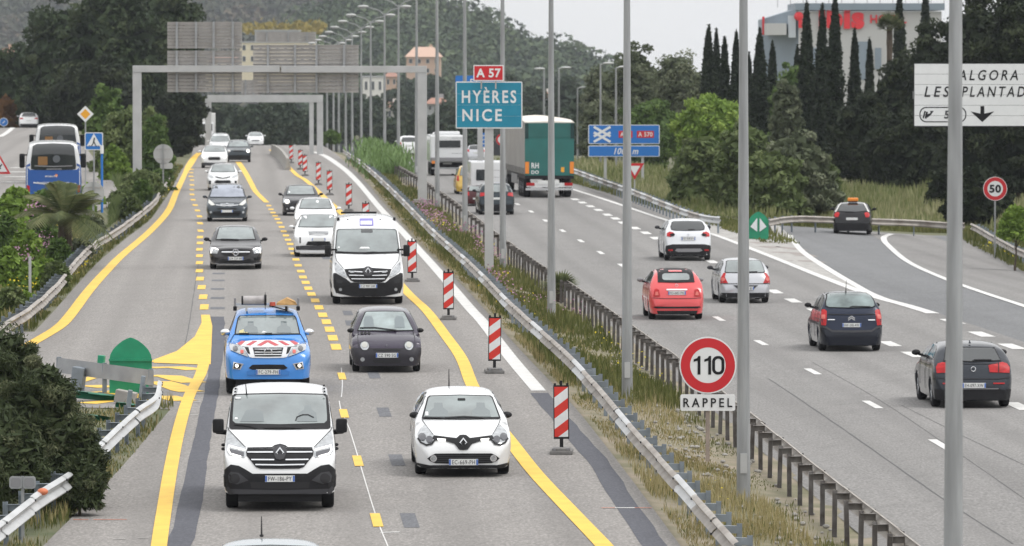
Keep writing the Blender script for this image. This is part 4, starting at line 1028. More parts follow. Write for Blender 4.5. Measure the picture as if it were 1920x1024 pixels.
class Build:
    """one vehicle: root empty at the near wheels' ground contact, scaled to the width it has in the photograph"""
    def __init__(s, name, label, cat, car, px, py, paintm, left=True, wpx=None, m=None, D=None, pt=None, detail=True, g=None, rollz=None, far_wheels=True):
        gp = pt or (g or G)(px, py); s.car = car; D = gp.y
        m = road_m(D, left) if m is None else m
        car.phi = math.atan((CZ-gp.z)/D) + slope_y(gp.x, gp.y)
        sc = 1.0
        if wpx: sc = wpx/(F/D)/(car.W*2)
        s.sc = sc
        # root at the near end's ground line centre; shift so near wheels touch at gp
        s.r = empty(name, (gp.x, gp.y, gp.z), -math.atan(m), math.atan(slope_y(gp.x, gp.y)), label, cat)
        s.r.scale = (sc, sc, sc); s.off = Vector((0, -car.yw, 0))
        s.paint = paintm; s.link(link('body', car.body(paintm), s.r))
        t, rm = wheel_mesh(car.R, car.tw)
        for yw in car.wheels:
            for sg in (-1, 1):
                w_ = link('wheel', t, s.r); w_.location = (sg*(car.W-car.tw/2-.025), yw-car.yw, car.R); link('rim', rm, w_)
        b = MB().use(M_GAP); b.box((0, car.L/2-car.yw, .30), (car.W*1.5, car.L*.92, .28)); b.build('underbody_shade_box', s.r)  # dark tray added under the hull, set low to deepen the shade beneath
        print('VEH %-14s D=%.0f sc=%.3f phi=%.1f' % (name, D, sc, math.degrees(car.phi)))
    def link(s, o):
        if o is not None: o.location = o.location + s.off
        return o
    def p(s, name, m, pts, lay=1, parent=None, **k):
        o = s.car.patch(name, m, pts, s.r if parent is None else parent, lay, **k)
        if o is not None and parent is None: o.location = s.off.copy()
        return o
    def pm(s, name, m, pts, lay=1, parents=None, **k):
        """a mirrored pair"""
        return [s.p(name, m, q, lay, None if parents is None else parents[i], **k) for i, q in enumerate((pts, mir(pts)))]
    def side(s, name, m, pts, lay=1, sides=(-1, 1), **k):
        r = []
        for sd in sides:
            o = s.car.patch(name, m, pts, s.r, lay, side=sd, **k)
            if o is not None: o.location = s.off.copy()
            r.append(o)
        return r
    def plate(s, txt, v, u=0., w_=.52, h=.11, small=False):
        q = s.car.cast(u, v); q2 = s.car.cast(u+w_/2, v) or q; y = min(q.y, q2.y+.0)-.03
        r = empty('number_plate', (u, y-s.car.yw, q.z)); r.parent = s.r
        b = MB().use(M_PLATE); b.box((0, 0, 0), (w_, .02, h)); b.build('plate', r)
        if small: return
        for sg in (-1, 1):
            b = MB().use(M_PBLUE); b.box((sg*(w_/2-.018), -.012, 0), (.032, .006, h-.01)); b.build('blue_band', r)
        if txt: text(txt, 'lettering', 0, 0, -.0115, h*.68, M_PTXT, r, w_*.78, .0, 0, .003, 1.15)
    def mirror(s, u, v, w_, h, m, y=None, z=None, stalk=True, d=.14, boxy=False):
        y = s.car.yw + (.35 if y is None else y); z = (v-(y-s.car.yw)*math.sin(s.car.phi))/math.cos(s.car.phi)
        for sg in (-1, 1):
            b = MB().use(m)
            if boxy: b.box((sg*u, y-s.car.yw, z), (w_, d, h), bev=min(w_, h, d)*.3)
            else: b.ball((sg*u, y-s.car.yw, z), (w_/2, d*.6, h/2), 14, 10)
            b.use(M_BLK)
            if stalk: b.tube((sg*(u-w_*.3), y-s.car.yw, z-h*.3), (sg*(s.car.W*s.car.wf(z)-.06), y-s.car.yw+.04, z-h*.65), .03, .035, 6)
            b.build('wing_mirror', s.r, True)
    def antenna(s, u, y, z0, h, lean=.0):
        b = MB().use(M_BLK); b.tube((u, y, z0-.02), (u+lean, y+h*.15, z0+h), .014, .006, 6); b.ball((u, y, z0), (.03, .04, .02), 8, 5); b.build('antenna', s.r, True)
    def wiper(s, pts, w_=.025, lay=4): return s.p('wiper', M_BLK, line(pts, w_), lay, th=.0)
    def lozenge(s, u, v, w_, h, lay=6):
        q = s.car.cast(u, v); b = MB().use(M_CHROME); y = q.y-s.car.yw-.006*lay-.02
        o_ = [(0, h), (w_, 0), (0, -h), (-w_, 0)]; i_ = [(0, h*.45), (w_*.42, 0), (0, -h*.45), (-w_*.42, 0)]
        for k in range(4):
            a, b2, c, d = o_[k], o_[(k+1) % 4], i_[(k+1) % 4], i_[k]; mx = lambda p, q_: ((p[0]+q_[0])/2, (p[1]+q_[1])/2)
            e, g_ = mx(a, d), mx(b2, c)
            b.add([(a[0], y+.02, a[1]), (b2[0], y+.02, b2[1]), (g_[0], y-.015, g_[1]), (e[0], y-.015, e[1]), (c[0], y+.02, c[1]), (d[0], y+.02, d[1])], [(0, 1, 2, 3), (3, 2, 4, 5)])
        o = b.build('emblem', s.r); o.location = (u, 0, q.z); return o
    def ring(s, u, v, r, t=.16, m=None, lay=5, star=0, bar=False):
        q = s.car.cast(u, v); y = q.y-s.car.yw-.006*lay-.02; b = MB().use(m or M_CHROME); n = 20
        for k in range(n):
            a, a2 = 2*PI*k/n, 2*PI*(k+1)/n; b.tube((r*math.cos(a), y, r*math.sin(a)), (r*math.cos(a2), y, r*math.sin(a2)), r*t/1.5, r*t/1.5, 5, False)
        for k in range(star): a = PI/2+2*PI*k/star; b.tube((0, y, 0), (r*math.cos(a), y, r*math.sin(a)), r*.16, r*.05, 5)
        if bar: b.box((0, y, 0), (r*2.4, .03, r*.42))
        o = b.build('emblem', s.r, True); o.location = (u, 0, q.z); return o
    def side_glass(s, poly, pillars=(), lines=()):
        s.side('side_window', M_GLASSD, poly, 1, g=.2)
        for l_ in lines: s.side('door_gap', M_GAP, line(l_, .012), 1, th=.0, g=.15)
        for l_ in pillars: s.side('pillar', M_BLK, line(l_, .05), 2, th=0, g=.2)
WZC = lambda b=.93, top=.66, zt=1.45, mid=.6: [(0, .88), (.25, .96), (mid, 1.0), (b, .955), (b+.12, .90), (zt, top), (zt+.6, top-.25)]

# 1 white panel van, nearest (photo centre 525,955)
def van_trafic():
    c = Car(1.956, 5.0, [(0,.62),(.05,.80),(.12,.95),(.25,1.05),(.5,1.18),(.82,1.33),(.95,1.40),(1.3,1.67),(1.62,1.87),(1.9,1.94),(2.6,1.97),(4.9,1.955),(5.0,1.93)],
            [(0,.93),(.3,.985),(.7,1.),(1.1,.99),(1.4,.955),(1.8,.89),(1.97,.86),(2.5,.84)], (.93,4.03), R=.335, tw=.22, zb=.31, an=.14, rn=.45, cr=.13)
    B = Build('panel_van', 'white panel van with black lower bumper leading the left traffic, nearest whole vehicle', 'van', c, 525, 951, M_WHITE, wpx=208)
    B.p('windscreen_frame', M_GAP, sym([(0,2.03),(.80,2.015),(.845,2.0),(.885,1.62),(.895,1.40),(.86,1.375),(0,1.36)]), 1)
    B.p('windscreen', M_GLASS, sym([(0,2.0),(.77,1.985),(.81,1.95),(.83,1.62),(.83,1.52),(.78,1.475),(0,1.455)]), 2)
    M_OCC = mat('occupant_behind_glass', (.10,.125,.13), .12, spec=.9, ior=1.8)
    B.p('occupant_shadow', M_OCC, [(.30,1.50),(.66,1.50),(.64,1.66),(.56,1.72),(.55,1.80),(.44,1.80),(.43,1.72),(.33,1.65)], 3, th=0); B.p('occupant_shadow', M_OCC, [(-.70,1.50),(-.28,1.50),(-.30,1.68),(-.45,1.74),(-.60,1.70)], 3, th=0)
    B.p('steering_wheel', M_GAP, line([(.28,1.52),(.30,1.58),(.40,1.62),(.50,1.62),(.60,1.57)], .018), 4, th=0)
    B.wiper([(-.80,1.46),(-.55,1.43),(-.40,1.385)], .03); B.wiper([(-.28,1.39),(.05,1.40),(.38,1.385)], .03)
    B.p('sticker', M_SWHT, rbox(-.74,1.93,.09,.03,.005), 3); B.p('sticker', M_SWHT, rbox(-.77,1.56,.05,.035,.005), 3)
    g = B.p('grille', M_BLK, sym([(0,1.07),(.08,1.05),(.13,1.02),(.57,1.02),(.59,.97),(.585,.90),(.50,.80),(.42,.70),(.34,.672),(0,.668)]), 1)
    for pts in ([(.12,.955),(.57,.955)], [(.10,.825),(.50,.828)], [(0,.735),(.43,.742)]): B.pm('grille_bar', M_CHROME, line(pts, .022), 3)
    B.p('emblem_seat', M_DARKG, sym([(0,1.085),(.09,1.05),(.13,.98),(.07,.84),(0,.82)]), 3); B.lozenge(0,.955,.08,.105,5)
    h = B.pm('headlamp', M_LENS, [(.60,1.04),(.66,1.08),(.90,1.345),(.925,1.22),(.935,1.05),(.925,.97),(.89,.92),(.62,.865),(.60,.90)], 1)
    B.pm('headlamp_inner', M_LAMPIN, [(.63,.96),(.88,1.02),(.87,.945),(.80,.915),(.63,.885)], 2)
    B.pm('daytime_light', M_DRL, line([(.61,.99),(.76,1.03),(.895,1.07),(.90,.99),(.86,.925),(.68,.875)], .026), 3)
    B.p('bumper', M_BLK, sym([(0,.585),(.48,.585),(.60,.66),(.72,.725),(.86,.745),(.93,.69),(.97,.65),(.96,.40),(.92,.30),(.80,.262),(0,.262)]), 1)
    B.p('air_intake', M_GAP, sym([(0,.44),(.52,.44),(.50,.33),(0,.32)]), 2)
    B.pm('fog_recess', M_DARKG, [(.55,.47),(.72,.60),(.86,.62),(.90,.55),(.88,.44),(.75,.40)], 2); B.pm('fog_lamp', M_GAP, disc(.785,.50,.085), 3)
    B.p('bumper_lip', M_DARKG, sym([(0,.30),(.85,.32),(.90,.37),(.93,.33),(.86,.27),(0,.25)]), 2)
    B.plate('FW-186-PY', .50); B.pm('bonnet_gap', M_GAP, line([(.60,1.045),(.90,1.36),(.915,1.41)], .012), 1, th=0); B.p('bonnet_edge', M_GAP, line([(-.57,1.03),(-.14,1.035),(-.09,1.07),(0,1.095),(.09,1.07),(.14,1.035),(.57,1.03)], .02), 2, th=0)
    B.mirror(1.09, 1.44, .20, .25, M_BLK, .2, boxy=True, stalk=False)
    b = MB().use(M_BLK); [b.tube((sg*.90, .3, 1.30), (sg*1.12, .2, 1.33), .045, .045, 8) for sg in (-1, 1)]; b.split('mirror_arm', B.r, True)
    B.antenna(-.59, .95, 1.93, .2, -.02)
    for u in (-.8, .8):
        b = MB().use(M_GAP); [b.box((u+.02*k*(1 if u < 0 else -1)*0, .9+.75*k, 1.93+.004*k), (.035, .06, .03)) for k in range(4)]; b.split('roof_fixing', B.r)
    b = MB().use(M_BLK); [b.ball((sg*1.0, .2, z), (.04, .05, .03), 8, 6) for sg in (-1, 1) for z in (1.02, 1.09)]; b.split('door_hinge', B.r, True)
    B.side_glass([(1.35,1.35),(1.6,1.72),(1.8,1.77),(2.35,1.78),(2.35,1.32)], lines=[[(1.1,1.25),(1.15,.5)],[(2.45,1.8),(2.45,.35)]])
    B.side('side_moulding', M_BLK, [(.2,.62),(.2,.42),(.55,.42),(.55,.62)], 1)
van_trafic()
# 2 white hatchback
def clio4():
    c = Car(1.732, 4.06, [(0,.46),(.04,.56),(.12,.66),(.3,.76),(.7,.88),(1.12,.975),(1.3,1.06),(1.75,1.30),(1.95,1.385),(2.3,1.44),(2.8,1.445),(3.4,1.38),(3.75,1.25),(3.95,1.0),(4.06,.8)],
            WZC(.93,.64,1.42,.55), (.86,3.45), R=.31, tw=.2, zb=.16, an=.26, rn=.6)
    B = Build('hatchback', 'white hatchback with black mirrors, right beside the nearest white van', 'car', c, 866, 888, M_WHITE, wpx=181)
    B.p('windscreen_frame', M_GAP, sym([(0,1.425),(.55,1.41),(.59,1.38),(.665,1.14),(.71,1.0),(.69,.975),(0,.965)]), 1)
    B.p('windscreen', M_GLASS, sym([(0,1.405),(.53,1.392),(.57,1.36),(.64,1.13),(.675,1.01),(0,.99)]), 2)
    M_OCC = MATS['occupant_behind_glass']
    for u in (-.40,.36): B.p('occupant_shadow', M_OCC, [(u-.17,1.01),(u+.17,1.01),(u+.16,1.12),(u+.08,1.18),(u+.07,1.27),(u-.07,1.27),(u-.08,1.18),(u-.16,1.12)], 3, th=0)
    B.p('rear_view_mirror', M_GAP, rbox(.02,1.33,.14,.035), 4, th=0)
    B.wiper([(-.66,1.005),(-.45,.99),(-.33,.985)]); B.wiper([(-.30,.99),(.05,1.01),(.40,.99)]); B.p('sticker', M_SWHT, rbox(-.615,1.07,.05,.07,.005), 3)
    B.p('grille_band', M_BLK, sym([(0,.685),(.055,.68),(.12,.625),(.52,.675),(.55,.62),(.50,.59),(.32,.575),(.16,.53),(.075,.425),(0,.415)]), 2); B.lozenge(0,.55,.075,.095,5)
    B.pm('daytime_light', M_DRL, [(.31,.60),(.315,.565),(.45,.58),(.465,.615)], 4)
    B.pm('headlamp', M_LENS, [(.50,.67),(.56,.74),(.67,.875),(.76,.80),(.80,.72),(.80,.62),(.745,.55),(.66,.505),(.56,.52),(.50,.585)], 1)
    B.pm('headlamp_inner', M_LAMPIN, disc(.60,.605,.06), 3); B.pm('headlamp_inner', M_LAMPIN, disc(.725,.65,.065), 3); B.pm('headlamp_rim', M_GAP, line([(.50,.60),(.56,.525),(.66,.505),(.75,.55),(.80,.63)], .03), 2)
    B.p('lower_grille', M_BLK, sym([(0,.36),(.50,.358),(.58,.32),(.64,.27),(.60,.225),(.50,.185),(0,.165)]), 1)
    for v in (.215,.25,.285,.32): B.p('grille_slat', M_DARKG, line([(-.52,v),(.52,v)], .012), 2)
    B.pm('fog_lamp', M_CHROME, disc(.535,.27,.06), 3); B.pm('fog_lens', M_LENS, disc(.535,.27,.042), 4); B.p('bumper_lip', M_BLK, sym([(0,.155),(.6,.15),(.83,.20),(.82,.10),(0,.08)]), 1)
    B.plate('EC-669-PH', .205); B.pm('bonnet_gap', M_GAP, line([(.53,.69),(.66,.88),(.71,.98)], .01), 1, th=0)
    B.mirror(.83, 1.06, .20, .12, M_BLK, .62); B.antenna(-.17, 2.0, 1.43, .32, 0)
    B.side_glass([(1.35,.98),(1.7,1.2),(1.98,1.31),(2.6,1.35),(3.1,1.28),(3.2,1.06)], pillars=[[(2.3,.95),(2.35,1.36)]], lines=[[(1.25,.9),(1.2,.35)],[(2.3,.95),(2.3,.3)],[(2.9,1.0),(3.1,.6)]])
clio4()
# 3 blue pick-up with roof rack
def pickup():
    blue = paint('bright_blue', (.045,.24,.66))
    c = Car(1.85, 5.33, [(0,.78),(.05,.90),(.15,.99),(.4,1.06),(1.25,1.17),(1.4,1.24),(1.8,1.52),(2.05,1.68),(2.4,1.755),(3.2,1.76),(3.5,1.70),(3.75,1.1),(3.8,1.08),(5.33,1.05)],
            WZC(1.08,.69,1.72,.8), (.9,4.05), R=.385, tw=.24, zb=.36, an=.16, rn=.55, cr=.16)
    B = Build('pickup_truck', 'bright blue pick-up with loaded roof rack and red-white bonnet stripes', 'pickup truck', c, 502, 737, blue, wpx=160)
    B.p('windscreen_frame', M_GAP, sym([(0,1.70),(.60,1.69),(.64,1.64),(.70,1.38),(.715,1.27),(0,1.26)]), 1); B.p('windscreen', M_GLASS, sym([(0,1.68),(.58,1.67),(.62,1.62),(.67,1.38),(.685,1.29),(0,1.28)]), 2)
    B.p('dashboard_item', mat('hi_vis_cloth', (.55,.50,.25), .7), [(-.62,1.30),(-.50,1.30),(-.42,1.30),(-.52,1.38),(-.60,1.35)], 3); B.p('sticker', M_SWHT, [(-.13,1.30),(0,1.31),(-.09,1.34)], 3)
    M_OCC = MATS['occupant_behind_glass']
    for u in (-.36,.36): B.p('occupant_shadow', M_OCC, [(u-.16,1.30),(u+.16,1.30),(u+.14,1.42),(u+.07,1.46),(u+.06,1.55),(u-.06,1.55),(u-.07,1.46),(u-.14,1.42)], 3, th=0)
    B.wiper([(-.62,1.285),(-.4,1.28)], .02); B.wiper([(-.05,1.28),(.1,1.285)], .02)
    B.p('bonnet_band', M_SWHT, sym([(0,1.15),(.30,1.14),(.55,1.115),(.69,1.07),(.66,1.025),(.50,1.005),(0,.985)]), 1)
    cv = lambda *q: [((x-585)/486, (1127-y)/486) for x, y in q]
    for pts in (cv((585,576),(612,578),(705,630),(655,638),(585,598)), cv((690,583),(740,583),(818,628),(768,633)), cv((815,582),(860,580),(905,606),(893,622),(866,627))): B.pm('red_stripe', mat('stripe_red', (.50,.08,.09), .5), pts, 2)
    B.p('grille_surround', mat('silver_trim', (.62,.63,.65), .3, .5), sym([(0,.985),(.50,1.0),(.545,.99),(.40,.77),(.33,.755),(0,.75)]), 2)
    B.p('grille', M_BLK, sym([(0,.965),(.33,.965),(.285,.785),(0,.78)]), 3); B.pm('grille_side', M_BLK, [(.42,.975),(.505,.98),(.44,.85),(.385,.83)], 3)
    for v in (.82,.87,.93): B.p('grille_slat', mat('silver_trim', (.6,.6,.6)), line([(-.29,v),(.29,v)], .014), 4)
    B.ring(0,.88,.085,.2,bar=True,lay=5)
    h = B.pm('headlamp', M_LENS, [(.55,1.0),(.68,1.045),(.825,1.085),(.82,.98),(.80,.915),(.62,.84),(.43,.775),(.47,.86)], 3); B.pm('headlamp_inner', M_LAMPIN, disc(.70,.95,.055), 5); B.pm('indicator', M_REDL, rbox(.56,.88,.07,.07), 5)
    B.p('air_intake', M_BLK, sym([(0,.615),(.34,.61),(.42,.54),(.34,.50),(0,.50)]), 1); B.pm('fog_surround', M_CHROME, [(.53,.63),(.745,.67),(.77,.52),(.60,.505)], 1); B.pm('fog_recess', M_BLK, [(.57,.615),(.725,.645),(.745,.535),(.62,.525)], 2); B.pm('fog_light', M_LAMPW, disc(.675,.59,.038), 3)
    B.p('bumper_crease', paint('bright_blue_low', (.035,.19,.54)), sym([(0,.50),(.32,.50),(.46,.47),(.45,.38),(0,.37)]), 1)
    B.plate('FC-279-FH', .455); B.mirror(.91, 1.33, .23, .15, M_CHROME, .75); B.pm('bonnet_gap', M_GAP, line([(.83,1.09),(.72,1.28)], .012), 1, th=0)
    B.side_glass([(1.75,1.25),(2.05,1.52),(2.35,1.63),(3.2,1.62),(3.3,1.25)], pillars=[[(2.6,1.2),(2.6,1.65)]], lines=[[(1.6,1.1),(1.6,.5)],[(2.6,1.1),(2.6,.5)],[(3.5,1.2),(3.4,.5)]])
    rk = empty('roof_rack', (0, 1.15, 1.78)); rk.parent = B.r
    b = MB().use(M_GALV)
    for y in (0, .95): b.box((0, y, .04), (1.36, .06, .05))
    for x in (-.45, .45): b.box((x, .48, .0), (.04, 1.0, .03)); b.box((x, 0, -.02), (.05, .06, .08))
    b.build('cross_bars', rk)
    for x in (-.70, .68): b = MB().use(M_GREYP); b.box((x, 0, .1), (.05, .08, .26), bev=.015); b.use(M_BLK); b.box((x, -.03, .0), (.08, .08, .1), bev=.02); b.build('end_stop', rk)
    b = MB().use(mat('roll_grey', (.42,.40,.40), .6, noise=.3, nscale=6)); b.tube((-.52, .1, .17), (-.06, .1, .17), .10, .10, 16); b.use(M_BLK); b.tube((-.06, .1, .17), (-.01, .1, .17), .13, .13, 14); b.tube((-.56, .1, .17), (-.52, .1, .17), .10, .10, 14); o = b.build('cable_drum', None, True); o.parent = rk
    b = MB().use(mat('red_beacon', (.42,.06,.03), .3)); b.tube((.12, -.02, .06), (.12, -.02, .14), .07, .06, 14); b.build('beacon', rk, True)
    b = MB().use(mat('tan_load', (.55,.33,.13), .8, noise=.3, nscale=6)); b.add([(.20,0,.07),(.66,0,.07),(.66,.5,.07),(.20,.5,.07),(.24,.0,.12),(.62,0,.14),(.42,.05,.22),(.62,.45,.14),(.24,.45,.12),(.45,.4,.23)], [(0,1,5,6,4),(1,2,7,5),(2,3,8,9,7),(3,0,4,8),(4,6,9,8),(5,7,9,6)]); b.build('tan_load', rk)
    b = MB().use(M_BLK); b.tube((-.04, -.1, -.02), (-.04, -.1, .36), .008, .005, 5); b.tube((.05,-.05,.06),(.42,-.1,-.03),.015,.015,6); b.tube((.42,-.1,-.06),(.42,-.1,.05),.03,.03,6); b.build('antenna', rk)
pickup()
# 4 small dark purple city car
def twingo():
    pur = paint('dark_plum', (.085,.070,.112), .3)
    c = Car(1.63, 3.43, [(0,.44),(.03,.5),(.08,.58),(.25,.70),(.55,.82),(.85,.90),(1.0,.99),(1.45,1.27),(1.62,1.35),(2.0,1.41),(2.6,1.42),(3.1,1.36),(3.3,1.15),(3.43,.8)],
            WZC(.9,.66,1.4,.5), (.62,2.97), R=.28, tw=.165, zb=.16, an=.2, rn=.5)
    B = Build('city_car', 'small dark plum city car with round headlamps, ahead of the high-roof van', 'car', c, 724, 696, pur, wpx=131)
    B.p('windscreen_frame', M_GAP, sym([(0,1.41),(.42,1.405),(.475,1.38),(.60,1.08),(.665,.945),(0,.925)]), 1)
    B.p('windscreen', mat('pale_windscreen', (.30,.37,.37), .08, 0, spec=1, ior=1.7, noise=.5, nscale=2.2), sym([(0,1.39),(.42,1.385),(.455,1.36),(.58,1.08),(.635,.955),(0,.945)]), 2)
    for u in (-.39,.33): B.p('occupant_shadow', mat('seat_seen_through_glass', (.17,.20,.21), .15), [(u-.12,1.0),(u+.12,1.0),(u+.11,1.2),(u+.07,1.29),(u-.07,1.29),(u-.11,1.2)], 3, th=0)
    B.wiper([(-.60,1.0),(-.25,1.005),(.25,.94)], .028)
    B.p('bumper', mat('bumper_dark', (.035,.033,.04), .5), sym([(0,.525),(.32,.53),(.60,.53),(.80,.55),(.80,.30),(.74,.18),(0,.13)]), 1)
    B.p('grille_slot', M_GAP, sym([(0,.515),(.32,.505),(.31,.47),(0,.465)]), 2); B.p('grille_slot', M_GAP, sym([(0,.255),(.34,.26),(.30,.19),(0,.185)]), 2)
    B.pm('headlamp_rim', M_GAP, disc(.513,.585,.115), 2); B.pm('headlamp', M_LENS, disc(.513,.58,.10), 3); B.pm('headlamp_grey_glass', mat('lamp_glass_grey', (.42,.42,.39), .2), disc(.513,.60,.065), 4); B.pm('fog_lamp', M_LENS, disc(.57,.275,.05), 3)  # middle disc of each headlamp is plain grey glass
    for u in (-.56,-.478,-.395): B.p('bonnet_vent', M_GAP, disc(u,.885,.033,12), 1)
    B.lozenge(0,.595,.025,.035,2); B.plate('CZ 590 SG', .37); B.mirror(.81,.955,.18,.11,M_BLK,.5); B.pm('bonnet_gap', M_GAP, line([(.66,.56),(.665,.78),(.64,.93)], .01), 1, th=0)
    B.side_glass([(1.1,.95),(1.5,1.2),(1.7,1.29),(2.9,1.29),(2.95,.98)], pillars=[[(2.15,.9),(2.2,1.32)]], lines=[[(.95,.85),(1.0,.3)],[(2.15,.9),(2.2,.3)]])
twingo()
# 5 high roof white van
def master():
    c = Car(2.07, 6.2, [(0,.62),(.05,.78),(.12,.93),(.3,1.07),(.75,1.30),(.95,1.40),(1.5,1.86),(1.85,2.12),(2.2,2.36),(2.5,2.47),(3,2.50),(6.1,2.48),(6.2,2.45)],
            [(0,.92),(.3,.985),(.7,1.),(1.1,.99),(1.5,.95),(2.0,.90),(2.4,.82),(2.6,.78),(3.2,.7)], (.95,5.0), R=.34, tw=.22, zb=.24, an=.14, rn=.45, cr=.22)
    B = Build('high_roof_van', 'white high-roof van with a purple and white sticker above the windscreen', 'van', c, 689, 569, M_WHITE, wpx=134)
    B.p('windscreen_frame', M_GAP, sym([(0,2.175),(.82,2.165),(.87,2.12),(.925,1.62),(.93,1.45),(0,1.42)]), 1); B.p('windscreen', M_GLASS, sym([(0,2.15),(.80,2.14),(.845,2.10),(.895,1.62),(.895,1.50),(0,1.475)]), 2)
    B.wiper([(-.85,1.49),(-.5,1.46),(-.2,1.445)], .03); B.wiper([(-.15,1.45),(.15,1.475),(.55,1.45)], .03); B.p('paper', M_SWHT, [(-.24,1.58),(.08,1.58),(.04,1.63),(-.18,1.63)], 3); B.p('sticker', M_SWHT, rbox(-.82,1.62,.06,.05), 3); B.p('mirror_shadow', M_GLASSD, rbox(0,2.10,.34,.10), 3)
    g = B.p('notice_panel', mat('violet_print', (.22,.20,.52), .5), rbox(0,2.37,.40,.22,.01), 1); B.p('notice_field', M_SWHT, rbox(-.01,2.345,.33,.11,.01), 2)
    B.p('grille', M_BLK, sym([(0,1.06),(.12,1.02),(.68,.985),(.62,.82),(.50,.66),(.40,.61),(0,.60)]), 1)
    for pts in ([(.16,.90),(.56,.92)], [(.12,.80),(.55,.81)], [(0,.70),(.48,.705)]): B.pm('grille_bar', M_CHROME, line(pts, .02), 3)
    B.pm('day_lamp', M_LENS, rbox(.46,.90,.13,.05), 4); B.p('emblem_seat', M_DARKG, disc(0,.92,.14), 3); B.lozenge(0,.915,.09,.13,5)
    B.pm('headlamp', M_LENS, [(.60,.76),(.72,.98),(.84,1.12),(.94,1.19),(.955,1.0),(.93,.92),(.80,.82),(.62,.735)], 1)
    B.p('bumper', M_BLK, sym([(0,.60),(.50,.60),(.62,.70),(.80,.80),(.93,.88),(1.0,.86),(.99,.50),(.92,.30),(0,.23)]), 1); B.pm('bumper_recess', M_GAP, [(.72,.66),(.92,.70),(.92,.60),(.76,.57)], 2); B.pm('fog_lamp', M_LENS, disc(.80,.40,.045), 2)
    B.plate('CZ 987 HK', .50); B.mirror(1.14,1.53,.19,.34,M_BLK,.2,boxy=True,stalk=False); b = MB().use(M_BLK); [b.box((sg*1.0, .25, z), (.25, .05, .05)) for sg in (-1, 1) for z in (1.40, 1.55)]; b.split('mirror_arm', B.r)
    b = MB().use(M_BLK); b.box((-.2, 2.6, 2.56), (1.05, .12, .06), bev=.02); b.build('roof_bar', B.r)
    b = MB().use(M_BLK); [b.box((sg*.82, 1.6, 2.40), (.07, .2, .1), bev=.02) for sg in (-1, 1)]; [b.ball((x, 1.2, 2.40), (.025, .03, .02), 6, 4) for x in (-.55, .4)]; b.split('roof_fixing', B.r)
    B.pm('bonnet_gap', M_GAP, line([(.70,1.0),(.90,1.25),(.93,1.44)], .012), 1, th=0)
    B.side_glass([(1.35,1.40),(1.75,1.85),(2.0,1.95),(2.4,1.95),(2.4,1.38)], lines=[[(1.1,1.3),(1.15,.5)],[(2.5,2.0),(2.5,.35)],[(3.7,2.1),(3.7,.35)]])
    B.side('side_moulding', M_BLK, [(1.5,.55),(1.5,.42),(4.5,.42),(4.5,.55)], 1)
master()
def low_front(kind, label, px, py, wpx, paintm, W=1.8, L=4.4, H=1.5, hood=.95, R=.32, parts=None, cat='car', glass=None, plate=None, wb=None, wind=(.55,.68), mcol=None, zt=1.0, **k):
    """a car seen from the front far enough away for a coarser build"""
    c = Car(W, L, [(0,.46*zt),(.04,.58*zt),(.12,.70*zt),(.4,hood-.13),(1.05,hood+.02),(1.2,hood+.10),(1.75,H-.16),(2.05,H-.05),(2.6,H),(3.4 if L > 4.2 else 3.0,H-.02),(L-.3,H-.32),(L-.1,hood+.05),(L,.8)],
            WZC(hood,.67,H,.6), (.86,.86+(wb or L*.62)), R=R, tw=.21, zb=.17, an=.2, step=.2)
    B = Build(kind, label, cat, c, px, py, paintm, wpx=wpx, **k); ph = c.phi
    vt = H-.06+1.25*ph; vb = hood+.06+.4*ph; w0, w1 = wind
    B.p('windscreen_frame', M_GAP, sym([(0,vt+.02),(w0+.0,vt),(w0+.03,vt-.04),(w1+.02,vb),(0,vb-.015)]), 1, g=.2)
    B.p('windscreen', glass or M_GLASS, sym([(0,vt-.0),(w0-.03,vt-.02),(w0,vt-.05),(w1-.015,vb+.02),(0,vb+.01)]), 2, g=.2)
    B.mirror(W/2+.09, hood+.10, .2, .13, mcol or paintm, .6)
    B.side_glass([(1.4,hood+.04),(1.85,H-.2),(2.2,H-.11),(3.0,H-.11),(3.5,hood+.12)])
    if plate: B.plate(None if plate is True else plate[0], plate[1] if plate is not True else .45, small=plate is True)
    return B
GREYB = paint('blue_grey', (.085,.105,.125), .4)
# 9 dark grey saloon
B = low_front('saloon_car', 'dark metallic grey saloon with bright headlamps, ahead of the bonnet-striped pick-up', 442, 504, 99, paint('graphite', (.085,.083,.088), .5), 1.777, 4.63, 1.43, .90, plate=('CM 229 SM',.345), wind=(.55,.66), mcol=M_BLK)
B.p('grille', M_BLK, sym([(0,.66),(.40,.64),(.505,.62),(.46,.50),(.36,.44),(0,.42)]), 1); B.p('grille_bar', M_CHROME, line([(-.47,.56),(.47,.56)], .035), 2); B.ring(0,.55,.10,.2,star=3)
B.pm('headlamp', M_LENS, [(.57,.62),(.85,.745),(.87,.66),(.82,.52),(.62,.50)], 1); B.pm('daytime_light', M_DRL, line([(.58,.63),(.72,.69),(.78,.68),(.80,.60),(.82,.52)], .032), 3)
B.p('lower_intake', M_BLK, sym([(0,.29),(.30,.29),(.45,.34),(.58,.24),(.5,.19),(0,.18)]), 1); B.pm('side_intake', M_BLK, [(.58,.37),(.83,.40),(.82,.30),(.64,.27)], 1); B.p('splitter', M_GREYP, sym([(0,.165),(.55,.17),(.82,.22),(.82,.195),(.55,.14),(0,.135)]), 2); B.wiper([(-.5,.99),(.1,.975)])
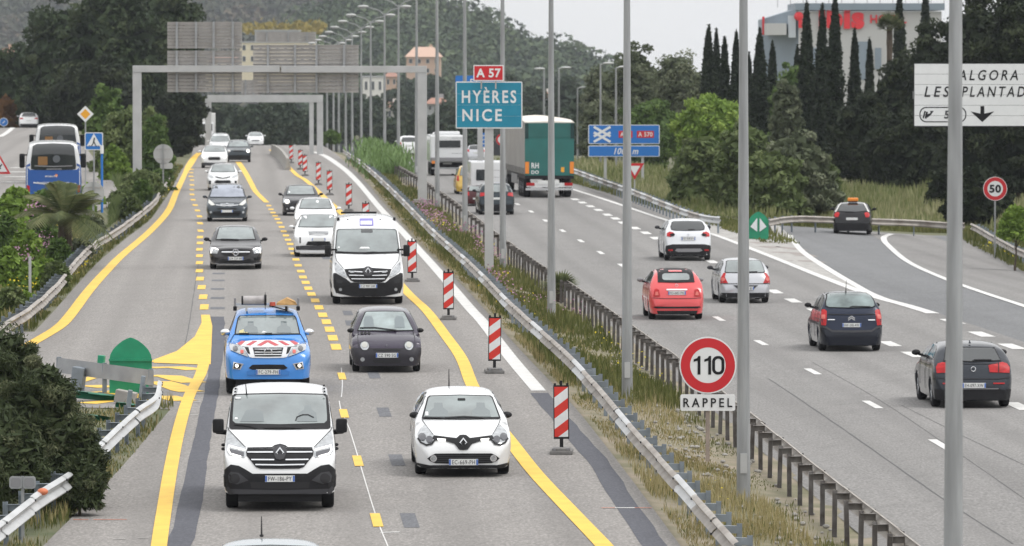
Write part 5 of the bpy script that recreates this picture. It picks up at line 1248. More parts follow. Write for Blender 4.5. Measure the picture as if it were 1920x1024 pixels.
# 10 blue-grey people carrier
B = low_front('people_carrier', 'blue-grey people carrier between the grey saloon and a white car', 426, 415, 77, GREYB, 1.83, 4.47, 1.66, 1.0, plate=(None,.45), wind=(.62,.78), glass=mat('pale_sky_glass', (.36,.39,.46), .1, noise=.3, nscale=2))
B.p('grille', M_BLK, sym([(0,.56),(.40,.60),(.45,.56),(.38,.52),(0,.50)]), 1); B.p('chrome_strip', M_CHROME, sym([(0,.72),(.1,.69),(.5,.74),(.5,.71),(.1,.66),(0,.69)]), 2); B.p('chrome_strip', M_CHROME, sym([(0,.80),(.08,.76),(.3,.77),(.3,.74),(.08,.73),(0,.77)]), 2)
B.p('lower_grille', M_BLK, sym([(0,.40),(.55,.46),(.63,.40),(.54,.26),(0,.23)]), 1); B.pm('headlamp', mat('lamp_glass_pale', (.6,.6,.57)), [(.52,.72),(.60,.80),(.82,.98),(.83,.82),(.70,.70)], 1); B.pm('fog_lamp', M_LENS, disc(.72,.40,.05), 1)
# 6 white SUV right behind the high-roof van
B = low_front('suv', 'white SUV half hidden by the high-roof white van', 597, 481, 92, M_WHITE, 1.9, 4.37, 1.64, 1.06, .37, zt=1.25, plate=(None,.66), wind=(.62,.76))
B.p('grille', M_GREYP, sym([(0,.97),(.40,.96),(.37,.84),(0,.82)]), 1); B.p('grille_mesh', M_CHROME, line([(-.38,.90),(.38,.90)], .03), 2); B.pm('headlamp', M_DRL, [(.42,.88),(.42,.96),(.74,1.03),(.76,.95),(.60,.90)], 1); B.pm('side_slot', M_BLK, [(.69,.74),(.74,.74),(.74,.52),(.69,.50)], 1)
B.p('lower_intake', M_BLK, sym([(0,.58),(.42,.58),(.50,.44),(0,.42)]), 1); B.p('skid_plate', M_DARKG, sym([(0,.42),(.6,.42),(.88,.40),(.86,.26),(0,.25)]), 1)
# 7 white saloon behind it, 8 dark hatchback
B = low_front('saloon_car', 'white car with both mirrors showing, directly behind the white SUV', 592, 437, 80, M_WHITE, 1.8, 4.5, 1.46, .95, wind=(.56,.69), mcol=M_WHITE)
B.pm('headlamp', M_LAMPW, [(.58,.62),(.62,.72),(.84,.80),(.84,.62)], 1); B.p('grille', M_BLK, sym([(0,.6),(.5,.6),(.4,.4),(0,.4)]), 1); B.p('toll_tag', M_SWHT, disc(.08,1.32,.06), 3)
B = low_front('hatchback', 'near black hatchback farther back, left of the two white cars', 564, 404, 70, paint('near_black', (.03,.028,.034), .3), 1.8, 4.25, 1.46, .93, wind=(.56,.68), mcol=M_BLK)
B.pm('headlamp', M_LAMPW, disc(.66,.66,.10), 2); B.pm('headlamp_glass', M_LENS, [(.5,.6),(.56,.74),(.84,.82),(.84,.6)], 1); B.p('grille', M_GAP, sym([(0,.55),(.45,.55),(.4,.3),(0,.28)]), 1); B.pm('fog_lamp', M_LENS, disc(.66,.32,.05), 1); B.p('sticker', M_SWHT, rbox(-.55,1.12,.07,.08), 3)
# 11, 12, 13 farther queue
B = low_front('hatchback', 'white hatchback right behind the blue-grey people carrier', 418, 357, 58, M_WHITE, 1.75, 4.0, 1.5, .97, wind=(.56,.68))
B.p('grille', M_BLK, sym([(0,.70),(.2,.74),(.42,.80),(.42,.74),(.2,.68),(0,.66)]), 1); B.p('lower_grille', M_BLK, sym([(0,.56),(.38,.57),(.48,.46),(.4,.40),(0,.38)]), 1); B.pm('headlamp', M_LENS, [(.5,.72),(.6,.84),(.82,.92),(.84,.80),(.66,.7)], 1); B.pm('fog_lamp', M_BLK, rbox(.72,.45,.1,.2), 1)
B = low_front('hatchback', 'white hatchback with lit lamps beside the grey estate at the head of the queue', 402, 315, 50, M_WHITE, 1.75, 4.0, 1.5, 1.0, zt=1.2, wind=(.58,.70))
B.p('lower_grille', M_BLK, sym([(0,.72),(.34,.72),(.42,.60),(.34,.52),(0,.52)]), 1); B.pm('headlamp', M_LAMPW, disc(.68,.74,.10), 2); B.p('bumper', M_DARKG, sym([(0,.34),(.7,.36),(.86,.32),(.84,.22),(0,.2)]), 1)
B = low_front('estate_car', 'dark grey estate car with one bright lamp, right of the lit white hatchback', 447, 304, 47, GREYB, 1.83, 4.5, 1.62, 1.05, zt=1.25, wind=(.62,.74))
B.p('grille', M_BLK, sym([(0,.84),(.36,.86),(.40,.78),(.3,.74),(0,.74)]), 1); B.p('bumper', M_BLK, sym([(0,.5),(.7,.5),(.88,.4),(.86,.26),(0,.24)]), 1); B.p('headlamp', M_LAMPW, disc(.70,.80,.11), 2); B.p('headlamp', M_LENS, disc(-.70,.80,.11), 2)
B = low_front('small_van', 'white van tucked behind the lit white hatchback', 413, 292, 42, M_WHITE, 1.85, 4.6, 1.85, 1.1, wind=(.66,.76))
B.pm('headlamp', M_LENS, disc(.72,.85,.11), 1); B.p('grille', M_BLK, sym([(0,.8),(.4,.8),(.4,.7),(0,.7)]), 1)
B = low_front('hatchback', 'small white car just showing over the crest of the left carriageway', 479, 0, None, M_WHITE, 1.75, 4.1, 1.48, .97, pt=Vector((P(479,280,600).x, 600, float(zL(600)))))
B.pm('headlamp', M_LENS, disc(.66,.72,.1), 1); B.p('grille', M_BLK, sym([(0,.6),(.4,.6),(.4,.5),(0,.5)]), 1)
# 17 car leaving the frame at the bottom
pt = Vector((P(507, 1200, 74.6).x, 74.6, float(zL(74.6))))
B = low_front('hatchback', 'pale blue-grey car roof with an antenna, cut off by the bottom edge', 507, 0, None, paint('pale_blue_grey', (.36,.40,.43), .3), 1.75, 4.1, 1.46, .95, pt=pt, wind=(.56,.68))
B.antenna(-.12, 2.55, 1.44, .26)
B.pm('headlamp', M_LENS, disc(.66,.72,.1), 1)
# white box lorry at the far crest
def box_lorry():
    X = P(382, 250, 590); z = float(zL(590)); r = empty('box_lorry', (X.x, 590, z), .05, label='white box lorry at the far left crest behind the queue', cat='lorry')
    b = MB().use(mat('lorry_white', (.60,.60,.58), .5)); b.box((0, 3, 2.15), (2.4, 5.2, 2.3), bev=.04); b.build('box', r); b = MB().use(M_WHITE); b.box((0, -.6, 1.6), (2.1, 1.7, 1.7), bev=.2); b.build('cab', r)
    b = MB().use(M_GLASSD); b.box((0, -1.46, 1.9), (1.8, .03, .7)); b.build('windscreen', r)
    t, rm = wheel_mesh(.4, .25)
    for y in (-.4, 4.2):
        for sg in (-1, 1): w_ = link('wheel', t, r); w_.location = (sg*.95, y, .4)
box_lorry()

# ----- right carriageway, seen from behind
def rear_prof(H, belt, L, hood=.95, tail=.62, rake=.35):
    return [(0,.50),(.03,.60),(.10,tail+.12),(.18,belt-.06),(.24,belt),(.24+rake*.6,H-.22),(.24+rake,H-.09),(.24+rake+.25,H-.03),(1.6,H),(2.3,H-.03),(2.55,H-.12),(3.0,hood+.14),(3.2,hood+.02),(L-.3,hood-.2),(L-.05,.62),(L,.5)]
def rear_car(kind, label, px, py, wpx, paintm, W, L, H, belt, detail, cat='car', R=.31, mcol=None, rake=.35, g=None, pt=None, m=None, wt=.66, hood=.95, zb=.18, sw=None, yw=.78, wb=None, tail=.62, mir_v=None, tw=.2):
    c = Car(W, L, rear_prof(H, belt, L, hood, tail, rake), WZC(belt,wt,H,.6), (yw,yw+(wb or L*.61)), R=R, tw=tw, zb=zb, an=.2, rn=.5, step=.16)
    B = Build(kind, label, cat, c, px, py, paintm, left=False, wpx=wpx, g=g, pt=pt, m=m)
    detail(B); B.mirror(W/2+.09, (mir_v or belt+.10)+2.1*c.phi, .2, .13, mcol or paintm, 1.95, d=.1)
    B.side_glass(sw or [(.75,belt+.08),(.95,H-.16),(1.3,H-.10),(2.2,H-.10),(2.5,H-.2),(2.95,belt+.04)], pillars=[[(1.75,belt-.02),(1.8,H-.06)]], lines=[[(1.75,belt),(1.75,.35)],[(2.9,belt-.05),(2.85,.4)],[(1.0,belt-.0),(1.05,.62)]])
    return B
def rear_common(B, glass, lamps, plate, gm=None, wiper=None, lamps_in=None, txt=None, u=0):
    B.p('rear_window_frame', M_GAP, sym([(a*1.04, b+(.015 if i < len(glass)/2 else -.015)) for i, (a, b) in enumerate(glass)]), 1)
    B.p('rear_window', gm or M_GLASS, sym(glass), 2)
    B.pm('tail_lamp', M_RED, lamps, 1)
    if lamps_in: B.pm('reverse_lamp', M_REDL, lamps_in, 2)
    if plate: B.plate(txt, plate, small=txt is None)
    if wiper: B.wiper(wiper, .025)
def d_bmw(B):
    rear_common(B, [(0,1.285),(.47,1.275),(.53,1.25),(.615,1.01),(0,.985)], [(.34,.90),(.42,.92),(.66,.97),(.76,.94),(.81,.86),(.80,.73),(.60,.74),(.36,.745)], .46, M_GLASSD, [(-.0,.985),(.05,1.01),(.42,1.01)], txt='EH-097-XW')
    B.pm('lamp_gap', M_GAP, line([(.56,.75),(.57,.95)], .02), 2); B.p('spoiler', paint('dark_slate', (.052,.062,.080), .4), sym([(0,1.345),(.50,1.33),(.55,1.30),(.5,1.285),(0,1.30)]), 2, th=.06)
    B.ring(0,.82,.05,.3,M_CHROME,3); B.p('bumper_gap', M_GAP, line([(-.80,.63),(-.55,.60),(.55,.60),(.80,.63)], .015), 1, th=0); B.p('diffuser', M_BLK, sym([(0,.40),(.55,.40),(.60,.36),(.84,.38),(.82,.2),(0,.19)]), 1); B.p('trunk_edge', M_GREYP, line([(-.54,.385),(.54,.385)], .02), 2)
    B.p('tailgate_crease', M_GAP, line([(-.55,.93),(.55,.93)], .01), 1, th=0); B.pm('reflector', M_RED, line([(.43,.50),(.68,.50)], .03), 2); b = MB().use(M_CHROME); b.tube((-.28,-.72,.24),(-.28,-.5,.25),.04,.04,10); b.tube((-.18,-.72,.24),(-.18,-.5,.25),.04,.04,10); b.split('exhaust', B.r, True)
    b = MB().use(paint('dark_slate', (.052,.062,.080), .4)); b.add([(-.03,.0,1.39),(.03,.0,1.39),(.0,.12,1.39),(0,.06,1.47),(0,.14,1.46)], [(0,1,3),(1,2,4,3),(2,0,3,4),(0,2,1)]); b.build('roof_fin', B.r)
rear_car('hatchback', 'dark slate hatchback at the lower right, crossed by the nearest lamp post', 1818, 762, 150, paint('dark_slate', (.052,.062,.080), .4), 1.765, 4.33, 1.42, .99, d_bmw, mcol=M_BLK, rake=.5)
def d_xsara(B):
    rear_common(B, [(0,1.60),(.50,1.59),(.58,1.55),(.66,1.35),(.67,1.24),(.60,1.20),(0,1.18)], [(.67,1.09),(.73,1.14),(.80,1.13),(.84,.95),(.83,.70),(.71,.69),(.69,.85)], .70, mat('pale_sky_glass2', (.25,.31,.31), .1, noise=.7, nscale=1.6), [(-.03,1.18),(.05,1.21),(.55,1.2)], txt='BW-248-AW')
    B.pm('lamp_clear', M_REDL, rbox(.77,.93,.10,.12), 2); b = MB().use(M_CHROME); y = B.car.cast(0,.93).y-B.car.yw-.03
    for k in (0, .05): [b.box((sg*.045, y, .90+k), (.12, .02, .028), 0, 0, sg*.6) for sg in (-1, 1)]
    b.build('emblem', B.r); B.p('tailgate_line', M_GAP, line([(-.66,1.0),(0,.985),(.66,1.0)], .02), 1, th=0); B.p('bumper', paint('navy_low', (.018,.023,.04), .3), sym([(0,.52),(.55,.52),(.68,.60),(.86,.66),(.85,.28),(0,.24)]), 1); B.p('bumper_strip', M_DARKG, sym([(0,.55),(.55,.56),(.70,.66),(.86,.70),(.86,.65),(.70,.60),(.55,.50),(0,.49)]), 2)
    B.p('badge', M_CHROME, rbox(-.56,.85,.2,.025), 1); B.p('badge', M_CHROME, rbox(.56,.84,.2,.03), 1); B.antenna(-.08, .15, 1.62, .32, .02)
rear_car('people_carrier', 'dark navy people carrier with tall tail lamps in the right-hand traffic', 1592, 657, 118, paint('navy', (.022,.034,.075), .4), 1.75, 4.28, 1.62, 1.08, d_xsara, rake=.5, mcol=M_BLK)
def d_clio2(B):
    rear_common(B, [(0,1.35),(.48,1.34),(.545,1.31),(.63,1.0),(.60,.97),(0,.955)], [(.62,.96),(.70,.94),(.78,.80),(.80,.62),(.57,.62),(.62,.72),(.66,.82)], .45, M_GLASS, [(.05,.97),(.4,.98)], txt='457 AKY 83')
    B.pm('lamp_clear', M_REDL, disc(.72,.74,.06), 2); B.p('bumper_gap', M_GAP, line([(-.80,.60),(.80,.60)], .018), 1, th=0); B.p('plate_recess', M_DARKG, sym([(0,.55),(.40,.55),(.22,.40),(0,.39)]), 1); B.p('bumper_low', M_BLK, sym([(0,.30),(.78,.31),(.78,.20),(0,.18)]), 1)
rear_car('hatchback', 'silver hatchback crossed by the lamp post right of the coral car', 1394, 567, 95, paint('silver', (.46,.47,.50), .5, .35), 1.64, 3.81, 1.42, .95, d_clio2, mcol=M_DARKG, rake=.4)
def d_500(B):
    B.p('soft_top', M_BLK, sym([(0,1.60),(.42,1.59),(.50,1.52),(.53,1.30),(.545,1.08),(0,1.06)]), 1, th=.03); B.p('rear_window', M_GLASS, sym([(0,1.34),(.33,1.335),(.40,1.29),(.405,1.18),(.36,1.14),(0,1.13)]), 3)
    B.p('spoiler', paint('coral', (.62,.055,.06)), rbox(0,1.405,.40,.05), 4)
    l = B.pm('tail_lamp', M_RED, [(.53,.86),(.60,.89),(.66,.86),(.70,.66),(.50,.66)], 1); B.pm('reverse_lamp', M_REDL, [(.56,.80),(.63,.80),(.65,.69),(.54,.69)], 2); B.p('chrome_strip', M_CHROME, rbox(0,.86,.62,.045), 2); B.plate('FD-682-PH', .765); B.ring(0,.99,.04,.3,M_CHROME,2)
    B.p('bumper_crease', M_GAP, line([(-.72,.62),(-.4,.60),(.4,.60),(.72,.62)], .012), 1, th=0); B.p('bumper_slot', M_BLK, sym([(0,.36),(.66,.37),(.70,.34),(.6,.31),(0,.31)]), 1); B.p('bumper_low', M_BLK, sym([(0,.24),(.6,.24),(.55,.17),(0,.17)]), 1); b = MB().use(M_CHROME); b.tube((-.36,-.7,.22),(-.36,-.4,.22),.035,.035,8); b.split('exhaust', B.r)
B = rear_car('convertible', 'coral red convertible city car with a black fabric roof', 1266, 598, 103, paint('coral', (.62,.055,.06)), 1.627, 3.55, 1.47, .98, d_500, mcol=M_GREYP, rake=.55, R=.29)
b = MB().use(M_BLK)
def d_captur(B):
    rear_common(B, [(0,1.47),(.48,1.46),(.56,1.42),(.63,1.24),(.60,1.16),(.45,1.13),(0,1.12)], [(.52,.97),(.56,1.05),(.70,1.08),(.80,1.02),(.81,.90),(.66,.88)], .81, M_GLASSD, [(0,1.14),(.25,1.15)], txt='FQ-428-JW')
    B.pm('lamp_black', M_BLK, [(.50,.98),(.57,1.02),(.70,.97),(.66,.90),(.54,.91)], 2); B.p('bumper', M_BLK, sym([(0,.60),(.60,.60),(.84,.55),(.86,.40),(.80,.27),(0,.24)]), 1); B.p('skid_plate', M_GREYP, sym([(0,.44),(.45,.44),(.52,.36),(.40,.31),(0,.31)]), 2); B.pm('reflector', M_RED, rbox(.68,.38,.16,.06), 2); B.lozenge(0,.97,.03,.045,1); B.p('plate_shelf', M_GREYP, line([(-.28,.875),(.28,.875)], .02), 1)
    B.p('roof_panel', M_GREYP, sym([(0,1.66),(.50,1.65),(.58,1.54),(.50,1.52),(0,1.53)]), 1, th=0) if False else None
rear_car('crossover', 'white crossover with a black lower bumper behind the coral convertible', 1288, 488, 88, paint('pearl_white', (.66,.68,.71)), 1.778, 4.12, 1.56, 1.08, d_captur, mcol=M_DARKG, R=.34, zb=.22, rake=.5)
def d_208(B):
    rear_common(B, [(0,1.32),(.46,1.31),(.56,1.26),(.64,1.05),(0,.98)], [(.56,.92),(.60,.98),(.72,.99),(.80,.88),(.76,.76),(.62,.76)], .69, M_GLASSD, [(-.3,1.0),(.1,1.0)], txt=None)
    B.pm('roof_rail', mat('pillar_silver', (.55,.55,.53), .4), line([(.50,1.40),(.60,1.28),(.70,1.08),(.76,1.0)], .06), 2); B.p('bumper', M_BLK, sym([(0,.5),(.7,.5),(.84,.4),(.8,.25),(0,.22)]), 1)
    b = MB().use(M_ORANGE); b.box((0.02, .25, 1.56), (.48, .22, .16), bev=.05); b.use(M_BLK); b.box((.02, .25, 1.46), (.40, .2, .06)); b.build('roof_sign', B.r)
rear_car('hatchback', 'black hatchback with an orange roof sign on the exit lane', 1598, 439, 72, paint('black', (.018,.018,.022)), 1.74, 3.97, 1.44, .98, d_208, mcol=M_BLK, m=.085, rake=.5)
def d_dark(B):
    rear_common(B, [(0,1.5),(.5,1.49),(.62,1.15),(0,1.12)], [(.55,.95),(.6,1.1),(.82,1.1),(.84,.9)], .8, M_GLASS); B.p('bumper', M_BLK, sym([(0,.5),(.8,.5),(.84,.3),(0,.25)]), 1)
rear_car('suv', 'dark blue-grey car left of the green lorry, seen between the teal sign posts', 930, 402, 68, paint('dark_teal_grey', (.05,.07,.085), .3), 1.84, 4.4, 1.62, 1.05, d_dark, mcol=M_BLK)
def d_white(B):
    rear_common(B, [(0,1.5),(.5,1.49),(.62,1.15),(0,1.12)], [(.62,.9),(.64,1.1),(.82,1.1),(.84,.9)], .8, M_GLASSD)
rear_car('suv', 'white SUV far up the right carriageway, above the reeds', 766, 291, 41, M_WHITE, 1.85, 4.5, 1.65, 1.08, d_white)
rear_car('hatchback', 'silver car far ahead right of the pick-up style van', 893, 304, 37, paint('silver', (.46,.47,.50), .5, .35), 1.72, 4.2, 1.5, 1.0, d_white)
rear_car('hatchback', 'white car just beyond the white recovery truck', 826, 278, 37, M_WHITE, 1.78, 4.3, 1.5, 1.02, d_white)
def d_red(B): rear_common(B, [(0,1.35),(.45,1.34),(.55,1.05),(0,1.0)], [(.5,.7),(.52,.95),(.76,.95),(.78,.7)], .5, M_GLASS)
rear_car('hatchback', 'small dark red car half hidden left of the dark blue-grey car', 893, 386, 44, paint('dark_red', (.10,.012,.015)), 1.62, 3.7, 1.4, .95, d_red, mcol=M_BLK)
def d_yel(B):
    rear_common(B, [(0,1.65),(.5,1.63),(.6,1.15),(0,1.1)], [(.66,.8),(.66,1.15),(.8,1.15),(.84,.8)], .8, M_GLASS)
rear_car('small_van', 'yellow small van partly hidden by a lamp post behind the white box van', 880, 364, 52, paint('yellow', (.62,.40,.07)), 1.7, 4.0, 1.75, 1.05, d_yel, mcol=M_BLK)
# white camper-like box van
def box_van(name, label, px, py, wpx, W, H, L, win, left=False, tow=False):
    g = G(px, py); D = g.y; sc = wpx/(F/D)/W; m = road_m(D, False); r = empty(name, g, -math.atan(m), label=label, cat='van'); r.scale = (sc,)*3
    b = MB().use(M_WHITE); b.box((0, L/2-.5, (H+.75)/2), (W, L, H-.75), bev=.08); b.build('body', r); b = MB().use(M_BLK); b.box((0, L/2-.4, .6), (W*.92, L*.9, .35)); b.box((0, -.55, .62), (W*.96, .1, .18)); b.build('chassis', r)
    t, rm = wheel_mesh(.36, .24)
    for y in (.3, L-1.6):
        for sg in (-1, 1): w_ = link('wheel', t, r); w_.location = (sg*(W/2-.16), y, .36); link('rim', rm, w_)
    for (u, z, a, h) in win: b = MB().use(M_GLASSD); b.prism(rrect(a, h, .05, 4, u, z), -.53, -.49); b.build('rear_window', r)
    for sg in (-1, 1): b = MB().use(M_RED); b.box((sg*(W/2-.10), -.515, .95), (.12, .05, .22), bev=.01); b.build('tail_lamp', r)
    for z in (1.3, 1.75, 2.2): b = MB().use(M_GREYP); b.box((W*.28, -.503, z), (W*.3, .012, .02)); b.build('door_rib', r)
    b = MB().use(M_PLATE); b.box((0, -.62, .72), (.5, .02, .1)); b.build('number_plate', r)
    return r
r = box_van('box_van', 'white box van with one dark rear window behind the teal sign post', 914, 383, 64, 2.2, 2.75, 5.2, [(-.45, 1.9, .6, .7)])
r = box_van('recovery_truck', 'white van-bodied recovery truck with low platform, right of the near gantry leg', 838, 329, 64, 2.0, 2.35, 5.4, [(.1, 1.85, 1.35, .42)])
b = MB().use(M_GREYP); b.box((0, -1.0, .95), (2.0, 1.0, .25), bev=.04); b.use(M_ORANGE); b.box((-.85, -1.52, .8), (.2, .04, .16)); b.use(M_STEEL); b.box((0, -1.5, .45), (1.9, .06, .1)); b.build('platform', r)
b = MB().use(M_WHITE); b.box((.15, 1.6, 2.45), (1.3, 1.2, .22), bev=.06); b.build('roof_box', r)
# green lorry
def lorry():
    g = G(1030, 371); D = g.y; W = 2.55; sc = 93/(F/D)/W; m = road_m(D, False); r = empty('lorry', g, -math.atan(m)+.025, label='articulated lorry with green rear tarpaulin, grey side curtain and cream roof', cat='lorry'); r.scale = (sc,)*3
    L = 13.6; gm = mat('tarp_green', (.018,.15,.135), .5, noise=.2, nscale=1.2); cu = mat('curtain_grey', (.30,.29,.275), .7, noise=.2, nscale=.8)
    b = MB().use(cu); b.box((0, L/2, 2.55), (W-.04, L, 2.7)); o = b.build('side_curtain', r)
    for k in range(14): b = MB().use(mat('strap_grey', (.12,.12,.12), .7)); b.box((-W/2-.005, .5+k*.95, 1.35), (.03, .05, .35)); b.build('curtain_strap', r)
    b = MB().use(gm); b.box((0, -.03, 2.15), (W-.02, .08, 2.0)); b.build('rear_tarpaulin', r)
    b = MB().use(mat('tarp_green_upper', (.018,.13,.118), .5, noise=.2, nscale=1.2)); b.box((0, -.045, 3.48), (W-.02, .09, .74)); b.build('rear_flap', r)
    for sg in (-1, 1): b = MB().use(mat('tarp_dark', (.02,.05,.05), .6)); b.box((sg*(W/2-.10), -.10, 3.45), (.18, .02, .8)); b.build('corner_flap', r)
    b = MB().use(mat('roof_cream', (.66,.62,.56), .7)); n = 8
    v = []; f = []
    for j, y in enumerate((-.08, 2, 5, 9, L)):
        for i in range(n+1):
            x = -W/2+W*i/n; v.append((x, y, 3.88 + .16*math.sin(PI*i/n)*(.3+.7*min(1, j)) + (.12 if j in (1, 3) else .0)))
    for j in range(4):
        for i in range(n): a = j*(n+1)+i; f.append((a, a+1, a+n+2, a+n+1))
    k = len(v); v += [(-W/2, -.08, 3.84), (W/2, -.08, 3.84)]; f.append(tuple(range(n+1))+(k+1, k)); b.add(v, f); b.build('roof_sheet', r, True)
    for sg in (-1, 1): b = MB().use(M_ORANGE); b.box((sg*(W/2-.12), -.085, 1.55), (.2, .03, .6)); b.build('marker_board', r)
    text('RH', 'lettering', -.74, 1.66, -.075, .28, M_SWHT, r, .38, .03); text('DO', 'lettering', -.74, 1.32, -.075, .18, M_SWHT, r, .38, .03)
    b = MB().use(M_SYEL); b.box((.68, -.075, 1.45), (.17, .012, .25)); b.build('yellow_plate', r)
    b = MB().use(M_BLK); b.box((0, L/2, 1.08), (W-.2, L-.4, .25)); b.box((0, .0, 1.05), (W-.04, .12, .16)); b.build('chassis', r)
    b = MB().use(M_SWHT); b.box((0, -.06, .66), (W-.2, .08, .22)); b.build('light_bar', r)
    for sg in (-1, 1): b = MB().use(M_RED); b.box((sg*.98, -.12, .70), (.42, .05, .15), bev=.01); b.build('tail_lamp', r)
    b = MB().use(M_PLATE); b.box((-.05, -.12, .80), (1.1, .03, .2)); b.build('number_plate', r); b = MB().use(M_CHROME); b.box((0, -.1, .45), (W-.1, .1, .12)); b.build('under_run_bar', r)
    t, rm = wheel_mesh(.5, .38)
    for y in (1.6, 2.9, 4.2, 12.6, 15.0):
        for sg in (-1, 1): w_ = link('wheel', t, r); w_.location = (sg*(W/2-.22), y-.9+.9, .5); link('rim', rm, w_)
    b = MB().use(mat('cab_white', (.5,.5,.5), .4)); b.box((0, 14.9, 2.1), (2.45, 1.9, 2.9), bev=.15); b.build('cab', r)
    b = MB().use(M_GREYP); b.box((-W/2+.06, 7.5, .85), (.04, 4., .5)); b.build('side_guard', r)
lorry()
# ----- upper road: two buses and a car
def bus(px, top, wpx, D, label, front):
    p = P(px, top, D); z = float(zLU(p.x, D)); H = 2.95; W = 2.35; sc = wpx/(F/D)/W; r = empty('minibus', (p.x, D, p.z-H*sc), .085, label=label, cat='bus'); r.scale = (sc,)*3
    L = 7.2; blue = mat('coach_blue', (.015,.085,.32), .35, coat=.6)
    c = Car(W, L, [(0,2.5),(.02,2.72),(.08,2.86),(.2,2.93),(.6,2.95),(6.6,2.95),(7.1,2.6),(7.2,2.2)], [(0,.95),(.5,1.),(1.6,1.),(2.2,.96),(2.75,.87),(3.2,.8)], (1.3,5.2), R=.40, tw=.25, zb=.35, rn=.3, an=.06, cr=.16)
    c.phi = .035; me = c.body(M_WHITE); o = link('body', me, r)
    def pp(n, m, pts, lay=1, **k): return c.patch(n, m, pts, r, lay, **k)
    pp('rear_panel', blue, sym([(0,1.72),(.98,1.74),(1.16,1.90),(1.165,.5),(0,.45)]), 1); pp('rear_window', M_GLASSD, sym([(0,2.86),(.70,2.83),(.87,2.74),(.95,2.1),(.95,1.78),(.80,1.74),(0,1.72)]), 2)
    for sg in (0,): [c.patch('blue_stripe', blue, q, r, 2) for q in ([(.98,2.02),(1.16,1.93),(1.16,1.83),(.98,1.92)], mir([(.98,2.02),(1.16,1.93),(1.16,1.83),(.98,1.92)]))]
    pp('notice_and_gleam', mat('orange_notice', (.22,.11,.03), .5), rbox(-.45,2.12,.40,.36,.02), 3); pp('notice_and_gleam', mat('painted_gleam', (.10,.11,.12), .3), disc(.13,2.2,.16), 3, th=0)  # the pale disc is a gleam painted onto the rear window
    pp('window_ledge', M_GREYP, sym([(0,1.90),(.80,1.93),(.80,1.89),(0,1.86)]), 3); pp('badge_strip', M_GREYP, line([(-.3,1.77),(.35,1.77)], .04), 3, th=0)
    if front:
        for t_, u, v, h, w_ in (('MOBILITE', -.1, 1.55, .07, .5), ('TRANSPORT DEPARTEMENTAL', -.0, 1.28, .07, 1.4)): text(t_, 'lettering', u, v-.04, -.03, h, M_SWHT, r, w_, .02)
        pp('white_line', M_SWHT, line([(-.85,1.20),(-.4,1.15),(.95,1.16)], .05), 2); pp('logo', M_ORANGE, disc(.12,1.5,.06), 2)
    for q in ([(1.0,1.05),(1.12,1.1),(1.12,.8),(1.0,.8)],): pp('tail_lamp', M_RED, q, 2); pp('tail_lamp', M_RED, mir(q), 2)
    for sg in (-1, 1):
        b = MB().use(M_BLK); b.box((sg*(1.33), 5.0 if False else 6.6, 2.05), (.24, .2, .62), bev=.07); b.box((sg*1.2, 6.6, 2.3), (.2, .06, .06)); b.build('wing_mirror', r)
    t, rm = wheel_mesh(.40, .25)
    for y in (1.3, 5.2):
        for sg in (-1, 1): w_ = link('wheel', t, r); w_.location = (sg*1.02, y, .4); link('rim', rm, w_)
    c.patch('side_window', M_GLASSD, [(.6,1.85),(.6,2.65),(6.2,2.65),(6.6,1.85)], r, 1, side=1, g=.6); c.patch('side_window', M_GLASSD, [(.6,1.85),(.6,2.65),(6.2,2.65),(6.6,1.85)], r, 1, side=-1, g=.6)
    c.patch('side_panel', blue, [(.1,.5),(.1,1.5),(7.0,1.5),(7.0,.5)], r, 1, side=1, g=.6)
bus(100, 267, 104, 245, 'nearer blue and white minibus on the upper left road, seen from behind', True)
bus(108, 234, 86, 296, 'farther minibus, its white rear rising behind the nearer one', False)
def d_est(B):
    rear_common(B, [(0,1.38),(.5,1.37),(.62,1.1),(0,1.08)], [(.5,.86),(.56,.98),(.8,.98),(.82,.84)], .72, M_GLASSD); B.p('bumper', M_BLK, sym([(0,.42),(.8,.42),(.8,.25),(0,.22)]), 1)
gp = GU(54, 241); gp = Vector((P(54, 241, 497).x, 497, P(54, 241, 497).z))
B = rear_car('estate_car', 'white car far up the left road above the buses', 54, 241, 37, M_WHITE, 1.8, 4.5, 1.48, 1.02, d_est, pt=gp, m=-.09)
